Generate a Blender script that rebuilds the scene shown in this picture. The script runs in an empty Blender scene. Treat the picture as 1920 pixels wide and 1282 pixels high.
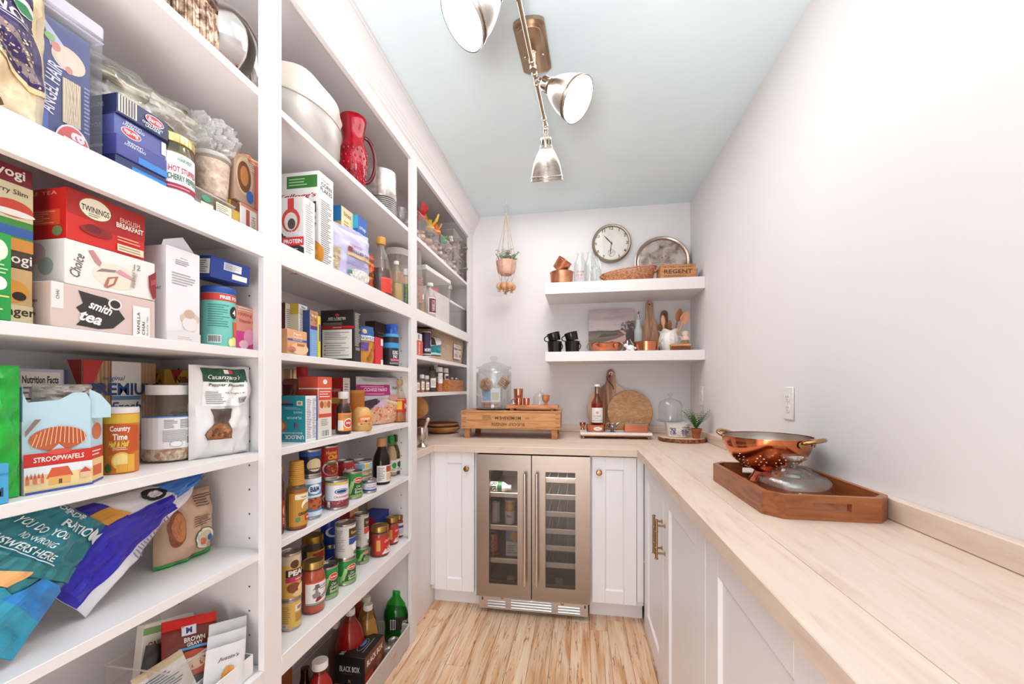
import bpy, bmesh, math, random
from math import sin, cos, pi, radians as R
from mathutils import Vector, Matrix, noise
random.seed(7)
SC = bpy.context.scene
COL = SC.collection

# ---------------------------------------------------------------- camera, world, lights, exposure
cam = bpy.data.cameras.new('camera'); co = bpy.data.objects.new('camera', cam); COL.objects.link(co)
cam.sensor_width = 36; cam.lens = 14.2035; cam.shift_y = .04456; cam.clip_start = .02
co.location = (0, 0, 1.2333); co.rotation_euler = (pi/2, 0, .1653)
SC.camera = co
SC.view_settings.view_transform = 'Standard'; SC.view_settings.look = 'None'
SC.view_settings.exposure = .02; SC.view_settings.gamma = 1; SC.view_settings.use_curve_mapping = False
SC.cycles.transparent_max_bounces = 24; SC.cycles.sample_clamp_indirect = 6; SC.cycles.caustics_reflective = False
W = bpy.data.worlds.new('world'); SC.world = W; W.use_nodes = True
bg = W.node_tree.nodes['Background']; bg.inputs[0].default_value = (.96, .985, 1.0, 1); bg.inputs[1].default_value = 1.0

def area_light(name, loc, rot, sx, sy, power, col=(1, 1, 1), spread=180):
    l = bpy.data.lights.new(name, 'AREA'); l.shape = 'RECTANGLE'; l.size = sx; l.size_y = sy; l.energy = power; l.color = col; l.spread = R(spread)
    o = bpy.data.objects.new(name, l); o.location = loc; o.rotation_euler = rot; COL.objects.link(o); return o
# daylight that enters the pantry through its open end behind the camera
area_light('daylight_from_open_end', (-.25, -1.4, .6), (R(90), 0, 0), 1.3, 1.1, 19, (.96, .985, 1))
area_light('added_ceiling_uplight', (-.2, -.7, 1.25), (R(146), 0, 0), .7, .7, 22, (.96, .985, 1), 95)  # uplight added to brighten the ceiling, in the manner of a bounced flash
area_light('added_soft_fill', (-.2, 1.75, 2.5), (0, 0, 0), .7, 1.9, 13, (.985, .99, 1))  # unseen fill added under the ceiling to brighten the far end, no fitting there

# ---------------------------------------------------------------- materials
MATS = {}
def lin(hexs):
    h = hexs.lstrip('#'); o = []
    for i in (0, 2, 4):
        c = int(h[i:i+2], 16)/255
        o.append(c/12.92 if c <= .04045 else ((c+.055)/1.055)**2.4)
    return (*o, 1)
def base(name):
    m = bpy.data.materials.new(name); m.use_nodes = True
    nt = m.node_tree; return m, nt, nt.nodes['Principled BSDF']
def mat(hexs, rough=.5, metal=0, bump=0, scale=60):
    k = (hexs, rough, metal, bump, scale)
    if k in MATS: return MATS[k]
    m, nt, b = base('paint_'+hexs); b.inputs['Base Color'].default_value = lin(hexs)
    b.inputs['Roughness'].default_value = rough; b.inputs['Metallic'].default_value = metal
    n = nt.nodes.new('ShaderNodeTexNoise'); n.inputs['Scale'].default_value = scale
    if bump:
        bp = nt.nodes.new('ShaderNodeBump'); bp.inputs['Strength'].default_value = bump; bp.inputs['Distance'].default_value = .002
        nt.links.new(n.outputs[0], bp.inputs['Height']); nt.links.new(bp.outputs[0], b.inputs['Normal'])
    else:
        mr = nt.nodes.new('ShaderNodeMapRange'); mr.inputs['To Min'].default_value = max(.02, rough-.05); mr.inputs['To Max'].default_value = min(1, rough+.05)
        nt.links.new(n.outputs[0], mr.inputs[0]); nt.links.new(mr.outputs[0], b.inputs['Roughness'])
    MATS[k] = m; return m
def mottled(c1, c2, scale=8, rough=.5, metal=0, bump=0, stretch=(1, 1, 1), detail=4, contrast=(.35, .65), c3=None):
    k = ('mot', c1, c2, scale, rough, metal, bump, stretch, detail, contrast, c3)
    if k in MATS: return MATS[k]
    m, nt, b = base('mottled_'+c1); L = nt.links.new
    tc = nt.nodes.new('ShaderNodeTexCoord'); mp = nt.nodes.new('ShaderNodeMapping'); mp.inputs['Scale'].default_value = stretch
    n = nt.nodes.new('ShaderNodeTexNoise'); n.inputs['Scale'].default_value = scale; n.inputs['Detail'].default_value = detail; n.inputs['Distortion'].default_value = .4
    r = nt.nodes.new('ShaderNodeValToRGB'); e = r.color_ramp.elements
    e[0].position, e[1].position = contrast; e[0].color = lin(c1); e[1].color = lin(c2)
    if c3: x = e.new((contrast[0]+contrast[1])/2); x.color = lin(c3)
    L(tc.outputs['Object'], mp.inputs[0]); L(mp.outputs[0], n.inputs[0]); L(n.outputs[0], r.inputs[0]); L(r.outputs[0], b.inputs['Base Color'])
    b.inputs['Roughness'].default_value = rough; b.inputs['Metallic'].default_value = metal
    if bump:
        bp = nt.nodes.new('ShaderNodeBump'); bp.inputs['Strength'].default_value = bump; bp.inputs['Distance'].default_value = .003
        L(n.outputs[0], bp.inputs['Height']); L(bp.outputs[0], b.inputs['Normal'])
    MATS[k] = m; return m
def wood(c1, c2, c3=None, axis='Y', scale=9, rough=.45, stretch=9, bump=.05, rnd=.0):
    """grain runs along the axis; rnd lets each board differ in tone"""
    k = ('wood', c1, c2, c3, axis, scale, rough, stretch, rnd)
    if k in MATS: return MATS[k]
    m, nt, b = base('wood_'+c1); L = nt.links.new; N = nt.nodes.new
    tc = N('ShaderNodeTexCoord'); mp = N('ShaderNodeMapping'); sc = [stretch]*3; sc['XYZ'.index(axis)] = 1; mp.inputs['Scale'].default_value = sc
    oi = N('ShaderNodeObjectInfo'); ad = N('ShaderNodeVectorMath'); ad.operation = 'MULTIPLY_ADD'
    cmb = N('ShaderNodeCombineXYZ')
    for i in range(3): L(oi.outputs['Random'], cmb.inputs[i])
    ad.inputs[1].default_value = (17, 23, 31)
    L(cmb.outputs[0], ad.inputs[0]); L(tc.outputs['Object'], ad.inputs[2]); L(ad.outputs[0], mp.inputs[0])
    n = N('ShaderNodeTexNoise'); n.inputs['Scale'].default_value = scale; n.inputs['Detail'].default_value = 6; n.inputs['Distortion'].default_value = .8
    L(mp.outputs[0], n.inputs[0])
    r = N('ShaderNodeValToRGB'); e = r.color_ramp.elements; e[0].position = .32; e[1].position = .68; e[0].color = lin(c1); e[1].color = lin(c2)
    if c3: x = e.new(.42); x.color = lin(c3)
    L(n.outputs[0], r.inputs[0])
    hs = N('ShaderNodeHueSaturation'); mr = N('ShaderNodeMapRange'); mr.inputs['To Min'].default_value = 1-rnd; mr.inputs['To Max'].default_value = 1+rnd
    L(oi.outputs['Random'], mr.inputs[0]); L(mr.outputs[0], hs.inputs['Value']); L(r.outputs[0], hs.inputs['Color']); L(hs.outputs[0], b.inputs['Base Color'])
    b.inputs['Roughness'].default_value = rough
    bp = N('ShaderNodeBump'); bp.inputs['Strength'].default_value = bump; bp.inputs['Distance'].default_value = .002
    L(n.outputs[0], bp.inputs['Height']); L(bp.outputs[0], b.inputs['Normal'])
    MATS[k] = m; return m
def brushed(hexs, rough=.3, axis='Z', metal=1):
    k = ('br', hexs, rough, axis)
    if k in MATS: return MATS[k]
    m, nt, b = base('metal_'+hexs); L = nt.links.new; N = nt.nodes.new
    tc = N('ShaderNodeTexCoord'); mp = N('ShaderNodeMapping'); sc = [1, 1, 1]; sc['XYZ'.index(axis)] = 60; mp.inputs['Scale'].default_value = sc
    n = N('ShaderNodeTexNoise'); n.inputs['Scale'].default_value = 12; n.inputs['Detail'].default_value = 3
    L(tc.outputs['Object'], mp.inputs[0]); L(mp.outputs[0], n.inputs[0])
    mr = N('ShaderNodeMapRange'); mr.inputs['To Min'].default_value = rough-.08; mr.inputs['To Max'].default_value = rough+.1
    L(n.outputs[0], mr.inputs[0]); L(mr.outputs[0], b.inputs['Roughness'])
    b.inputs['Base Color'].default_value = lin(hexs); b.inputs['Metallic'].default_value = metal
    MATS[k] = m; return m
def film(hexs='#ffffff', haze=.06, gloss=.08, ior=1.45):
    """thin clear glass or plastic: see-through, tinted, with a fresnel gloss and a little haze"""
    k = ('film', hexs, haze, gloss, ior)
    if k in MATS: return MATS[k]
    m = bpy.data.materials.new('clear_'+hexs); m.use_nodes = True; nt = m.node_tree; nt.nodes.clear(); N = nt.nodes.new; L = nt.links.new
    out = N('ShaderNodeOutputMaterial'); tr = N('ShaderNodeBsdfTransparent'); tr.inputs[0].default_value = lin(hexs)
    df = N('ShaderNodeBsdfDiffuse'); df.inputs[0].default_value = lin(hexs)
    gl = N('ShaderNodeBsdfGlossy'); gl.inputs['Roughness'].default_value = gloss
    lw = N('ShaderNodeLayerWeight'); lw.inputs[0].default_value = .5
    pw_ = N('ShaderNodeMath'); pw_.operation = 'POWER'; pw_.inputs[1].default_value = 3.5; L(lw.outputs['Facing'], pw_.inputs[0])
    fr = N('ShaderNodeMapRange'); f0 = ((ior-1)/(ior+1))**2; fr.inputs['To Min'].default_value = f0; fr.inputs['To Max'].default_value = .6; L(pw_.outputs[0], fr.inputs[0])
    nz = N('ShaderNodeTexNoise'); nz.inputs['Scale'].default_value = 40
    mr = N('ShaderNodeMapRange'); mr.inputs['To Min'].default_value = haze*.6; mr.inputs['To Max'].default_value = haze*1.4
    m1 = N('ShaderNodeMixShader'); m2 = N('ShaderNodeMixShader')
    L(nz.outputs[0], mr.inputs[0]); L(mr.outputs[0], m1.inputs[0]); L(tr.outputs[0], m1.inputs[1]); L(df.outputs[0], m1.inputs[2])
    L(fr.outputs[0], m2.inputs[0]); L(m1.outputs[0], m2.inputs[1]); L(gl.outputs[0], m2.inputs[2]); L(m2.outputs[0], out.inputs[0])
    MATS[k] = m; return m
def glow(hexs, strength):
    k = ('glow', hexs, strength)
    if k in MATS: return MATS[k]
    m, nt, b = base('lit_'+hexs); b.inputs['Base Color'].default_value = lin(hexs)
    b.inputs['Emission Color'].default_value = lin(hexs); b.inputs['Emission Strength'].default_value = strength
    MATS[k] = m; return m
def liquid(hexs, rough=.06): return mat(hexs, rough)

# ---------------------------------------------------------------- mesh builder
def asm(m): return mat(m) if isinstance(m, str) else m
def poly_clip(poly, x, keep_left):
    out = []; n = len(poly)
    for i in range(n):
        a, b = poly[i], poly[(i+1) % n]
        ia = (a[0] <= x) if keep_left else (a[0] >= x); ib = (b[0] <= x) if keep_left else (b[0] >= x)
        if ia: out.append(a)
        if ia != ib:
            t = (x-a[0])/(b[0]-a[0]); out.append((x, a[1]+t*(b[1]-a[1])))
    return out
def strips(poly, step):
    xs = [p[0] for p in poly]; x0, x1 = min(xs), max(xs)
    if not step or x1-x0 <= step: return [poly]
    n = int(math.ceil((x1-x0)/step)); res = []; rest = poly
    for i in range(1, n):
        x = x0+(x1-x0)*i/n
        l = poly_clip(rest, x, True)
        if len(l) > 2: res.append(l)
        rest = poly_clip(rest, x, False)
        if len(rest) < 3: break
    if len(rest) > 2: res.append(rest)
    return res
GLY = {}
def glyphs(s, bold=.012, shear=0):
    k = (s, bold, shear)
    if k not in GLY:
        cu = bpy.data.curves.new('lettering', 'FONT'); cu.body = s; cu.resolution_u = 2; cu.offset = bold; cu.shear = shear; cu.align_x = 'LEFT'; cu.space_line = .8
        o = bpy.data.objects.new('lettering', cu); me = bpy.data.meshes.new_from_object(o)
        vs = [(v.co.x, v.co.y) for v in me.vertices]; fs = [[vs[i] for i in p.vertices] for p in me.polygons]
        bpy.data.objects.remove(o); bpy.data.curves.remove(cu); bpy.data.meshes.remove(me)
        if not vs: vs = [(0, 0), (1, 1)]
        xs = [v[0] for v in vs]; ys = [v[1] for v in vs]
        GLY[k] = (fs, min(xs), max(xs), min(ys), max(ys))
    return GLY[k]
def ell(cx, cy, rx, ry, n=20, a0=0, a1=2*pi):
    return [(cx+rx*cos(a0+(a1-a0)*i/n), cy+ry*sin(a0+(a1-a0)*i/n)) for i in range(n+(0 if abs(a1-a0-2*pi) < 1e-6 else 1))]
class M:
    def __init__(s): s.v = []; s.f = []; s.mi = []; s.mats = []
    def m(s, mt):
        mt = asm(mt)
        if mt not in s.mats: s.mats.append(mt)
        return s.mats.index(mt)
    def add(s, vs, fs, mt, xf=None):
        o = len(s.v); i = s.m(mt)
        s.v += [tuple(xf @ Vector(p)) for p in vs] if xf else [tuple(p) for p in vs]
        for f in fs: s.f.append([o+k for k in f]); s.mi.append(i)
        return s
    def box(s, p0, p1, mt, bev=0, xf=None):
        lo = [min(a, b) for a, b in zip(p0, p1)]; hi = [max(a, b) for a, b in zip(p0, p1)]
        if not bev:
            vs = [(x, y, z) for z in (lo[2], hi[2]) for y in (lo[1], hi[1]) for x in (lo[0], hi[0])]
            return s.add(vs, [(0, 2, 3, 1), (4, 5, 7, 6), (0, 1, 5, 4), (2, 6, 7, 3), (0, 4, 6, 2), (1, 3, 7, 5)], mt, xf)
        vs = []; ix = {}
        for sx in (0, 1):
            for sy in (0, 1):
                for sz in (0, 1):
                    sg = (sx, sy, sz)
                    for a in range(3):
                        ix[(sg, a)] = len(vs)
                        vs.append([(hi[k] if sg[k] else lo[k]) + (0 if k == a else (-bev if sg[k] else bev)) for k in range(3)])
        fs = []
        for a in range(3):
            b, c = [(1, 2), (2, 0), (0, 1)][a]
            for e in (0, 1):
                q = []
                for (eb, ec) in ((0, 0), (1, 0), (1, 1), (0, 1)):
                    g = [0]*3; g[a] = e; g[b] = eb; g[c] = ec; q.append(ix[(tuple(g), a)])
                fs.append(q if e else q[::-1])
            for eb in (0, 1):
                for ec in (0, 1):
                    g0 = [0]*3; g0[b] = eb; g0[c] = ec; g1 = list(g0); g1[a] = 1; g0, g1 = tuple(g0), tuple(g1)
                    q = [ix[(g0, b)], ix[(g1, b)], ix[(g1, c)], ix[(g0, c)]]
                    fs.append(q if eb == ec else q[::-1])
        for sg in [(x, y, z) for x in (0, 1) for y in (0, 1) for z in (0, 1)]:
            q = [ix[(sg, 0)], ix[(sg, 1)], ix[(sg, 2)]]
            fs.append(q if sum(sg) % 2 else q[::-1])
        return s.add(vs, fs, mt, xf)
    def lathe(s, prof, mt, n=24, xf=None, sq=None):
        """profile of (r, z); sq = superellipse power for squarish sections with optional (ax, ay) scale"""
        vs = []; fs = []; rows = []
        for r, z in prof:
            if r < 1e-6: rows.append([len(vs)]); vs.append((0, 0, z)); continue
            row = []
            for i in range(n):
                a = 2*pi*i/n; c_, s_ = cos(a), sin(a); k = 1
                if sq: k = (abs(c_)**sq+abs(s_)**sq)**(-1/sq)
                row.append(len(vs)); vs.append((r*k*c_, r*k*s_, z))
            rows.append(row)
        for a, b in zip(rows, rows[1:]):
            if len(a) == 1 and len(b) == 1: continue
            for i in range(n):
                j = (i+1) % n
                if len(a) == 1: fs.append((a[0], b[j], b[i]))
                elif len(b) == 1: fs.append((a[i], a[j], b[0]))
                else: fs.append((a[i], a[j], b[j], b[i]))
        return s.add(vs, fs, mt, xf)
    def tube(s, pts, r, mt, n=8, closed=False, xf=None):
        P_ = [Vector(p) for p in pts]; N = len(P_); rs = r if isinstance(r, (list, tuple)) else [r]*N
        t0 = (P_[1]-P_[0]).normalized(); nrm = t0.orthogonal().normalized(); vs = []; fs = []
        for i in range(N):
            if closed: t = (P_[(i+1) % N]-P_[i-1]).normalized()
            else: t = (P_[min(i+1, N-1)]-P_[max(i-1, 0)]).normalized()
            nrm = (nrm-t*nrm.dot(t)).normalized(); bn = t.cross(nrm)
            for k in range(n):
                a = 2*pi*k/n; vs.append(P_[i]+(nrm*cos(a)+bn*sin(a))*rs[i])
        for i in range(N if closed else N-1):
            j = (i+1) % N
            for k in range(n): l = (k+1) % n; fs.append((i*n+k, i*n+l, j*n+l, j*n+k))
        if not closed: fs.append(tuple(range(n))[::-1]); fs.append(tuple((N-1)*n+k for k in range(n)))
        return s.add(vs, fs, mt, xf)
    def prism(s, poly, z0, z1, mt, xf=None):
        n = len(poly); vs = [(x, y, z0) for x, y in poly]+[(x, y, z1) for x, y in poly]
        fs = [tuple(range(n))[::-1], tuple(range(n, 2*n))]+[(i, (i+1) % n, n+(i+1) % n, n+i) for i in range(n)]
        return s.add(vs, fs, mt, xf)
    def grid(s, fn, nu, nv, mt, wrapu=False, xf=None):
        vs = [fn(i/nu, j/nv) for j in range(nv+1) for i in range(nu+(0 if wrapu else 1))]; w = nu if wrapu else nu+1
        fs = [(j*w+i, j*w+(i+1) % w, (j+1)*w+(i+1) % w, (j+1)*w+i) for j in range(nv) for i in range(nu)]
        return s.add(vs, fs, mt, xf)
    def ball(s, c, r, mt, n=12, sc=(1, 1, 1), xf=None):
        k = n//2; pr = [(max(0, sin(pi*i/k)), -cos(pi*i/k)) for i in range(k+1)]; pr[0] = (0, -1); pr[-1] = (0, 1)
        X_ = Matrix.Translation(c) @ Matrix.Diagonal((r*sc[0], r*sc[1], r*sc[2], 1))
        return s.lathe(pr, mt, n, (xf @ X_) if xf else X_)
    def flat(s, polys, mt, fmap, off, step=0):
        sx, sy = step if isinstance(step, tuple) else (step, 0)
        for p in polys:
            for q in strips(p, sx):
                for r in ([[(b, a) for a, b in g] for g in strips([(b, a) for a, b in q], sy)] if sy else [q]):
                    s.add([fmap(x, y, off) for x, y in r], [tuple(range(len(r)))], mt)
    def design(s, items, w, h, fmap, step=0, off0=.0003, doff=.00018):
        """flat print: items in fractions of a w x h face, laid on the surface given by fmap(x, y, offset)"""
        for k, it in enumerate(items):
            off = off0+doff*k; t = it[0]; col = None; polys = []
            if t == 'r': _, x0, y0, x1, y1, col = it; polys = [[(x0*w, y0*h), (x1*w, y0*h), (x1*w, y1*h), (x0*w, y1*h)]]
            elif t == 'e': _, cx, cy, rx, ry, col = it; polys = [ell(cx*w, cy*h, rx*w, ry*h)]
            elif t == 'p':
                _, pts, col = it
                polys = [[(x*w, y*h) for x, y in pts]]
            elif t == 't':
                _, txt, cx, cy, hh, col = it[:6]; o = it[6] if len(it) > 6 else {}
                fs, a0, a1, b0, b1 = glyphs(txt, o.get('b', .012), o.get('s', 0))
                sc = hh*h/(b1-b0); sx = sc*o.get('k', 1); mw = o.get('w')
                rot = R(o.get('rot', 0)); ca, sa = cos(rot), sin(rot)
                if mw: sx = mw*(w if abs(ca) > .5 else h)/(a1-a0)
                mx, my = (a0+a1)/2, (b0+b1)/2
                polys = [[(cx*w+(x-mx)*sx*ca-(y-my)*sc*sa, cy*h+(x-mx)*sx*sa+(y-my)*sc*ca) for x, y in f] for f in fs]
            elif t == 'L':       # lines of fine print too small to read
                _, x0, y0, x1, y1, n, col = it
                rg = random.Random(int((x0+y0*3+y1*7)*1000)+n); dy = (y1-y0)/n
                for i in range(n):
                    xe = x0+(x1-x0)*rg.uniform(.6, 1); yy = y0+dy*i
                    polys.append([(x0*w, (yy+dy*.3)*h), (xe*w, (yy+dy*.3)*h), (xe*w, (yy+dy*.68)*h), (x0*w, (yy+dy*.68)*h)])
            elif t == 'bar':     # bar code on a white ground
                _, x0, y0, x1, y1 = it; s.flat([[(x0*w, y0*h), (x1*w, y0*h), (x1*w, y1*h), (x0*w, y1*h)]], '#f4f2f0', fmap, off-.0001, step)
                col = '#222222'; rg = random.Random(int(x0*999+y0*77)); x = x0+.06*(x1-x0)
                while x < x1-.08*(x1-x0):
                    b = (x1-x0)*rg.choice((.015, .03, .05)); polys.append([(x*w, (y0+.12*(y1-y0))*h), ((x+b)*w, (y0+.12*(y1-y0))*h), ((x+b)*w, (y1-.08*(y1-y0))*h), (x*w, (y1-.08*(y1-y0))*h)]); x += b+(x1-x0)*rg.choice((.02, .035))
            elif t == 'bits':    # a scatter of small shapes (cereal, flowers, grain printed on the pack)
                _, x0, y0, x1, y1, n, sz, cols = it; rg = random.Random(n+int(x0*100))
                for i in range(n):
                    cx, cy = rg.uniform(x0, x1)*w, rg.uniform(y0, y1)*h; q = sz*h*rg.uniform(.6, 1.2); a = rg.uniform(0, 6)
                    s.flat([ell(cx, cy, q, q*rg.uniform(.5, 1), 7, a, a+2*pi)], rg.choice(cols), fmap, off+.00001*i, step)
                continue
            s.flat(polys, col, fmap, off, step)
        return s
    def mesh(s, name, smooth=True, angle=38, normals=True):
        me = bpy.data.meshes.new(name); me.from_pydata(s.v, [], s.f); me.update()
        for mt in s.mats: me.materials.append(mt)
        me.polygons.foreach_set('material_index', s.mi)
        if normals:
            b = bmesh.new(); b.from_mesh(me); bmesh.ops.recalc_face_normals(b, faces=b.faces); b.to_mesh(me); b.free()
        if smooth: me.shade_smooth(); me.set_sharp_from_angle(angle=R(angle))
        return me
# ---------------------------------------------------------------- scene objects
def link(name, m, parent=None, loc=(0, 0, 0), rz=0, **kw):
    data = (m.mesh(name, **kw) if isinstance(m, M) else m)
    o = bpy.data.objects.new(name, data); COL.objects.link(o); o.location = loc; o.rotation_euler = rz if isinstance(rz, tuple) else (0, 0, R(rz))
    if parent: o.parent = parent
    return o
def thing(name, label, cat, loc=(0, 0, 0), rz=0, m=None, group=None, **kw):
    o = link(name, m, None, loc, rz, **kw); o['label'] = label; o['category'] = cat
    if group: o['group'] = group
    return o
def part(name, parent, m, label=None, loc=(0, 0, 0), rz=0, **kw):
    o = link(name, m, parent, loc, rz, **kw)
    if label: o['label'] = label
    return o
def struct(name, m, parent=None, **kw):
    o = link(name, m, parent, **kw)
    if not parent: o['kind'] = 'structure'
    return o
def copy_tree(o, parent=None):
    c = o.copy(); COL.objects.link(c); c.parent = parent
    for ch in o.children: copy_tree(ch, c)
    return c
def again(o, loc, rz=None, label=None, group=None):
    c = copy_tree(o); c.location = loc
    if rz is not None: c.rotation_euler = rz if isinstance(rz, tuple) else (0, 0, R(rz))
    if label: c['label'] = label
    if group: c['group'] = group
    return c
TX = Matrix.Translation
def RX(a): return Matrix.Rotation(R(a), 4, 'X')
def RY(a): return Matrix.Rotation(R(a), 4, 'Y')
def RZ(a): return Matrix.Rotation(R(a), 4, 'Z')

def carton(name, label, cat, x, z, y, w, h, d, col, front=(), side=(), top=(), rside=(), rz=90, group=None, bev=.0012, rough=.45, extra=None, tilt=None):
    """folding carton: front faces local -y, origin at the foot of its front"""
    b = M().box((-w/2, 0, 0), (w/2, d, h), mat(col, rough) if isinstance(col, str) else col, bev)
    # the flap joints of the folded card
    o = thing(name, label, cat, (x, y, z), rz, b, group)
    if tilt: o.rotation_euler = tuple(R(t) for t in tilt)
    for it, a_, b_, fm in ((front, w, h, lambda a, c, f: (a-w/2, -f, c)), (side, d, h, lambda a, c, f: (-w/2-f, d-a, c)), (rside, d, h, lambda a, c, f: (w/2+f, a, c)), (top, w, d, lambda a, c, f: (a-w/2, c, h+f))):
        if it: part('printed_panel', o, M().design(it, a_, b_, fm), normals=False, smooth=False)
    if extra: extra(o, w, d, h)
    return o
def wrap(m, r, z0, z1, items, span=None, a0=0, step=.004, off0=.0004):
    """print on a cylinder: x runs round the side, centre of the design faces -y"""
    w = span or 2*pi*r
    m.design(items, w, z1-z0, lambda a, c, f: ((r+f)*sin((a-w/2)/r+a0), -(r+f)*cos((a-w/2)/r+a0), z0+c), step, off0)
    return m
def can(name, label, r, h, x, y, z, body, items=(), rz=90, group=None, cat='can', lid='#b9b4ae', span=None):
    """food can: paper-wrapped body, rolled metal rims, recessed lid with a ring"""
    o = thing(name, label, cat, (x, y, z), rz, None, group)
    b = M().lathe([(0, .002), (r*.93, .002), (r*.97, .0), (r, .0012), (r, .004), (r*.975, .006), (r*.975, h-.006), (r, h-.004), (r, h-.001), (r*.985, h), (r*.955, h-.001), (r*.94, h-.005), (r*.7, h-.005), (r*.68, h-.0062), (0, h-.0062)], brushed(lid, .28), 28)
    part('tin_body', o, b)
    l = M().lathe([(r*.976, .007), (r*.979, .0075), (r*.979, h-.0075), (r*.976, h-.007)], mat(body, .35) if isinstance(body, str) else body, 28)
    if items: wrap(l, r*.979, .0075, h-.0075, items, span, step=r*.22)
    part('paper_label', o, l, normals=False)
    return o
def jar(name, label, cat, prof, x, y, z, glass=None, fill=None, lid=None, lidcol='#c9b88a', lab=None, rz=90, group=None, n=24, lidmetal=1, fillname='contents', sq=None):
    """glass jar or bottle: prof = outer (r, z) profile; fill = (top z, colour); lid = (r, z0, z1); lab = (r, z0, z1, ground, items, span)"""
    o = thing(name, label, cat, (x, y, z), rz, None, group)
    part('glass_body', o, M().lathe(prof, glass or film(), n, sq=sq))
    if fill:
        zt, fc = fill; pr = []
        for (r, q), (r2, q2) in zip(prof, prof[1:]+prof[-1:]):
            if q <= zt: pr.append((max(0, r-.0022), max(q, .003)))
            if q <= zt < q2: k = (zt-q)/(q2-q); pr.append((max(0, r+(r2-r)*k-.0022), zt))
        pr.append((0, zt))
        part(fillname, o, M().lathe(pr, mat(fc, .12) if isinstance(fc, str) else fc, n, sq=sq))
    if lid:
        r, z0, z1 = lid; k = M().lathe([(0, z0+.001), (r*.96, z0), (r, z0+.001), (r, z1-.0025), (r*.96, z1), (r*.8, z1), (r*.78, z1-.0012), (0, z1-.0012)], brushed(lidcol, .3) if lidmetal else mat(lidcol, .4), n)
        if not lidmetal or r > .012:
            for i in range(28):
                a = 2*pi*i/28; k.box((-.0006, -r-.0005, z0+.002), (.0006, -r+.001, z1-.003), k.mats[0], xf=RZ(math.degrees(a)))
        part('lid' if r > .022 else 'cap', o, k)
    if lab:
        r, z0, z1, ground, items, span = lab; l = M()
        wrap(l, r, z0, z1, [('r', 0, 0, 1, 1, ground)]+list(items), span, step=max(.003, r*.22)); part('paper_label', o, l, normals=False)
    return o
def bagmap(w, h, t, seed, amp=.006, puff=.5, bulge=.0, cut=None):
    def surf(u, v, side):
        a = max(0, 1-abs(2*u-1)**2.2); b = max(0, 1-abs(2*v-1-bulge)**3) if abs(2*v-1-bulge) < 1 else 0
        s = (a**.5)*(b**puff)
        q = noise.noise(Vector((u*5+seed, v*6, side*3.7)))*amp+noise.noise(Vector((u*14, v*13+seed, side*2.1)))*amp*.45
        q *= min(1, s*2.5)
        neck = 1-.05*s
        if cut and v > cut[0]: k = cut[1]*(v-cut[0])/(1-cut[0]); u = u*(1-k)+k
        return ((u-.5)*w*neck, -side*(t/2*s+.0006)-side*q, v*h+noise.noise(Vector((u*4, seed, 7)))*h*.008)
    return surf
def pouch(name, label, cat, w, h, t, col, loc, rz=90, items=(), seed=1, amp=.006, group=None, tilt=None, rough=.28, puff=.5, bulge=0, back=None, cut=None, nu=26, nv=30, extra=None):
    """filled foil or paper bag, crimped along its top and bottom"""
    sf = bagmap(w, h, t, seed, amp, puff, bulge, cut)
    m = M(); mt = mat(col, rough) if isinstance(col, str) else col
    m.grid(lambda u, v: sf(u, v, 1), nu, nv, mt); m.grid(lambda u, v: sf(u, v, -1), nu, nv, back or mt)
    o = thing(name, label, cat, loc, rz, m, group)
    if tilt: o.rotation_euler = tuple(R(q) for q in tilt)
    if items:
        p = M()
        p.design(items, w, h, lambda a, c, f: (lambda q: (q[0], q[1]-.0016-f*2, q[2]))(sf(min(1, max(0, a/w)), min(1, max(0, c/h)), 1)), (w/nu*.8, h/nv*.8))
        part('printed_panel', o, p, normals=False)
    if extra: extra(o, sf)
    return o

# ================================================================ the room
WHITE = '#efe9e5'; YB, XR, XL, ZC, YF = 2.98, .762, -1.14, 2.5246, -1.5
wallm = mottled('#eae5e5', '#ece7e7', 3, .85, bump=.04)
ceilm = mottled('#e2f0f5', '#e6f3f7', 3, .9, bump=.03)
cab = mat('#efe9e8', .38)
lowcab = mat('#f6f3f5', .36)
struct('wall_back', M().box((XL-.1, YB, 0), (XR+.1, YB+.1, ZC), wallm))
struct('wall_right', M().box((XR, YF, 0), (XR+.1, YB, ZC), wallm))
struct('wall_left', M().box((XL-.1, YF, 0), (XL, YB, ZC), wallm))
struct('ceiling', M().box((XL-.1, YF, ZC), (XR+.1, YB+.1, ZC+.1), ceilm))
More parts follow.
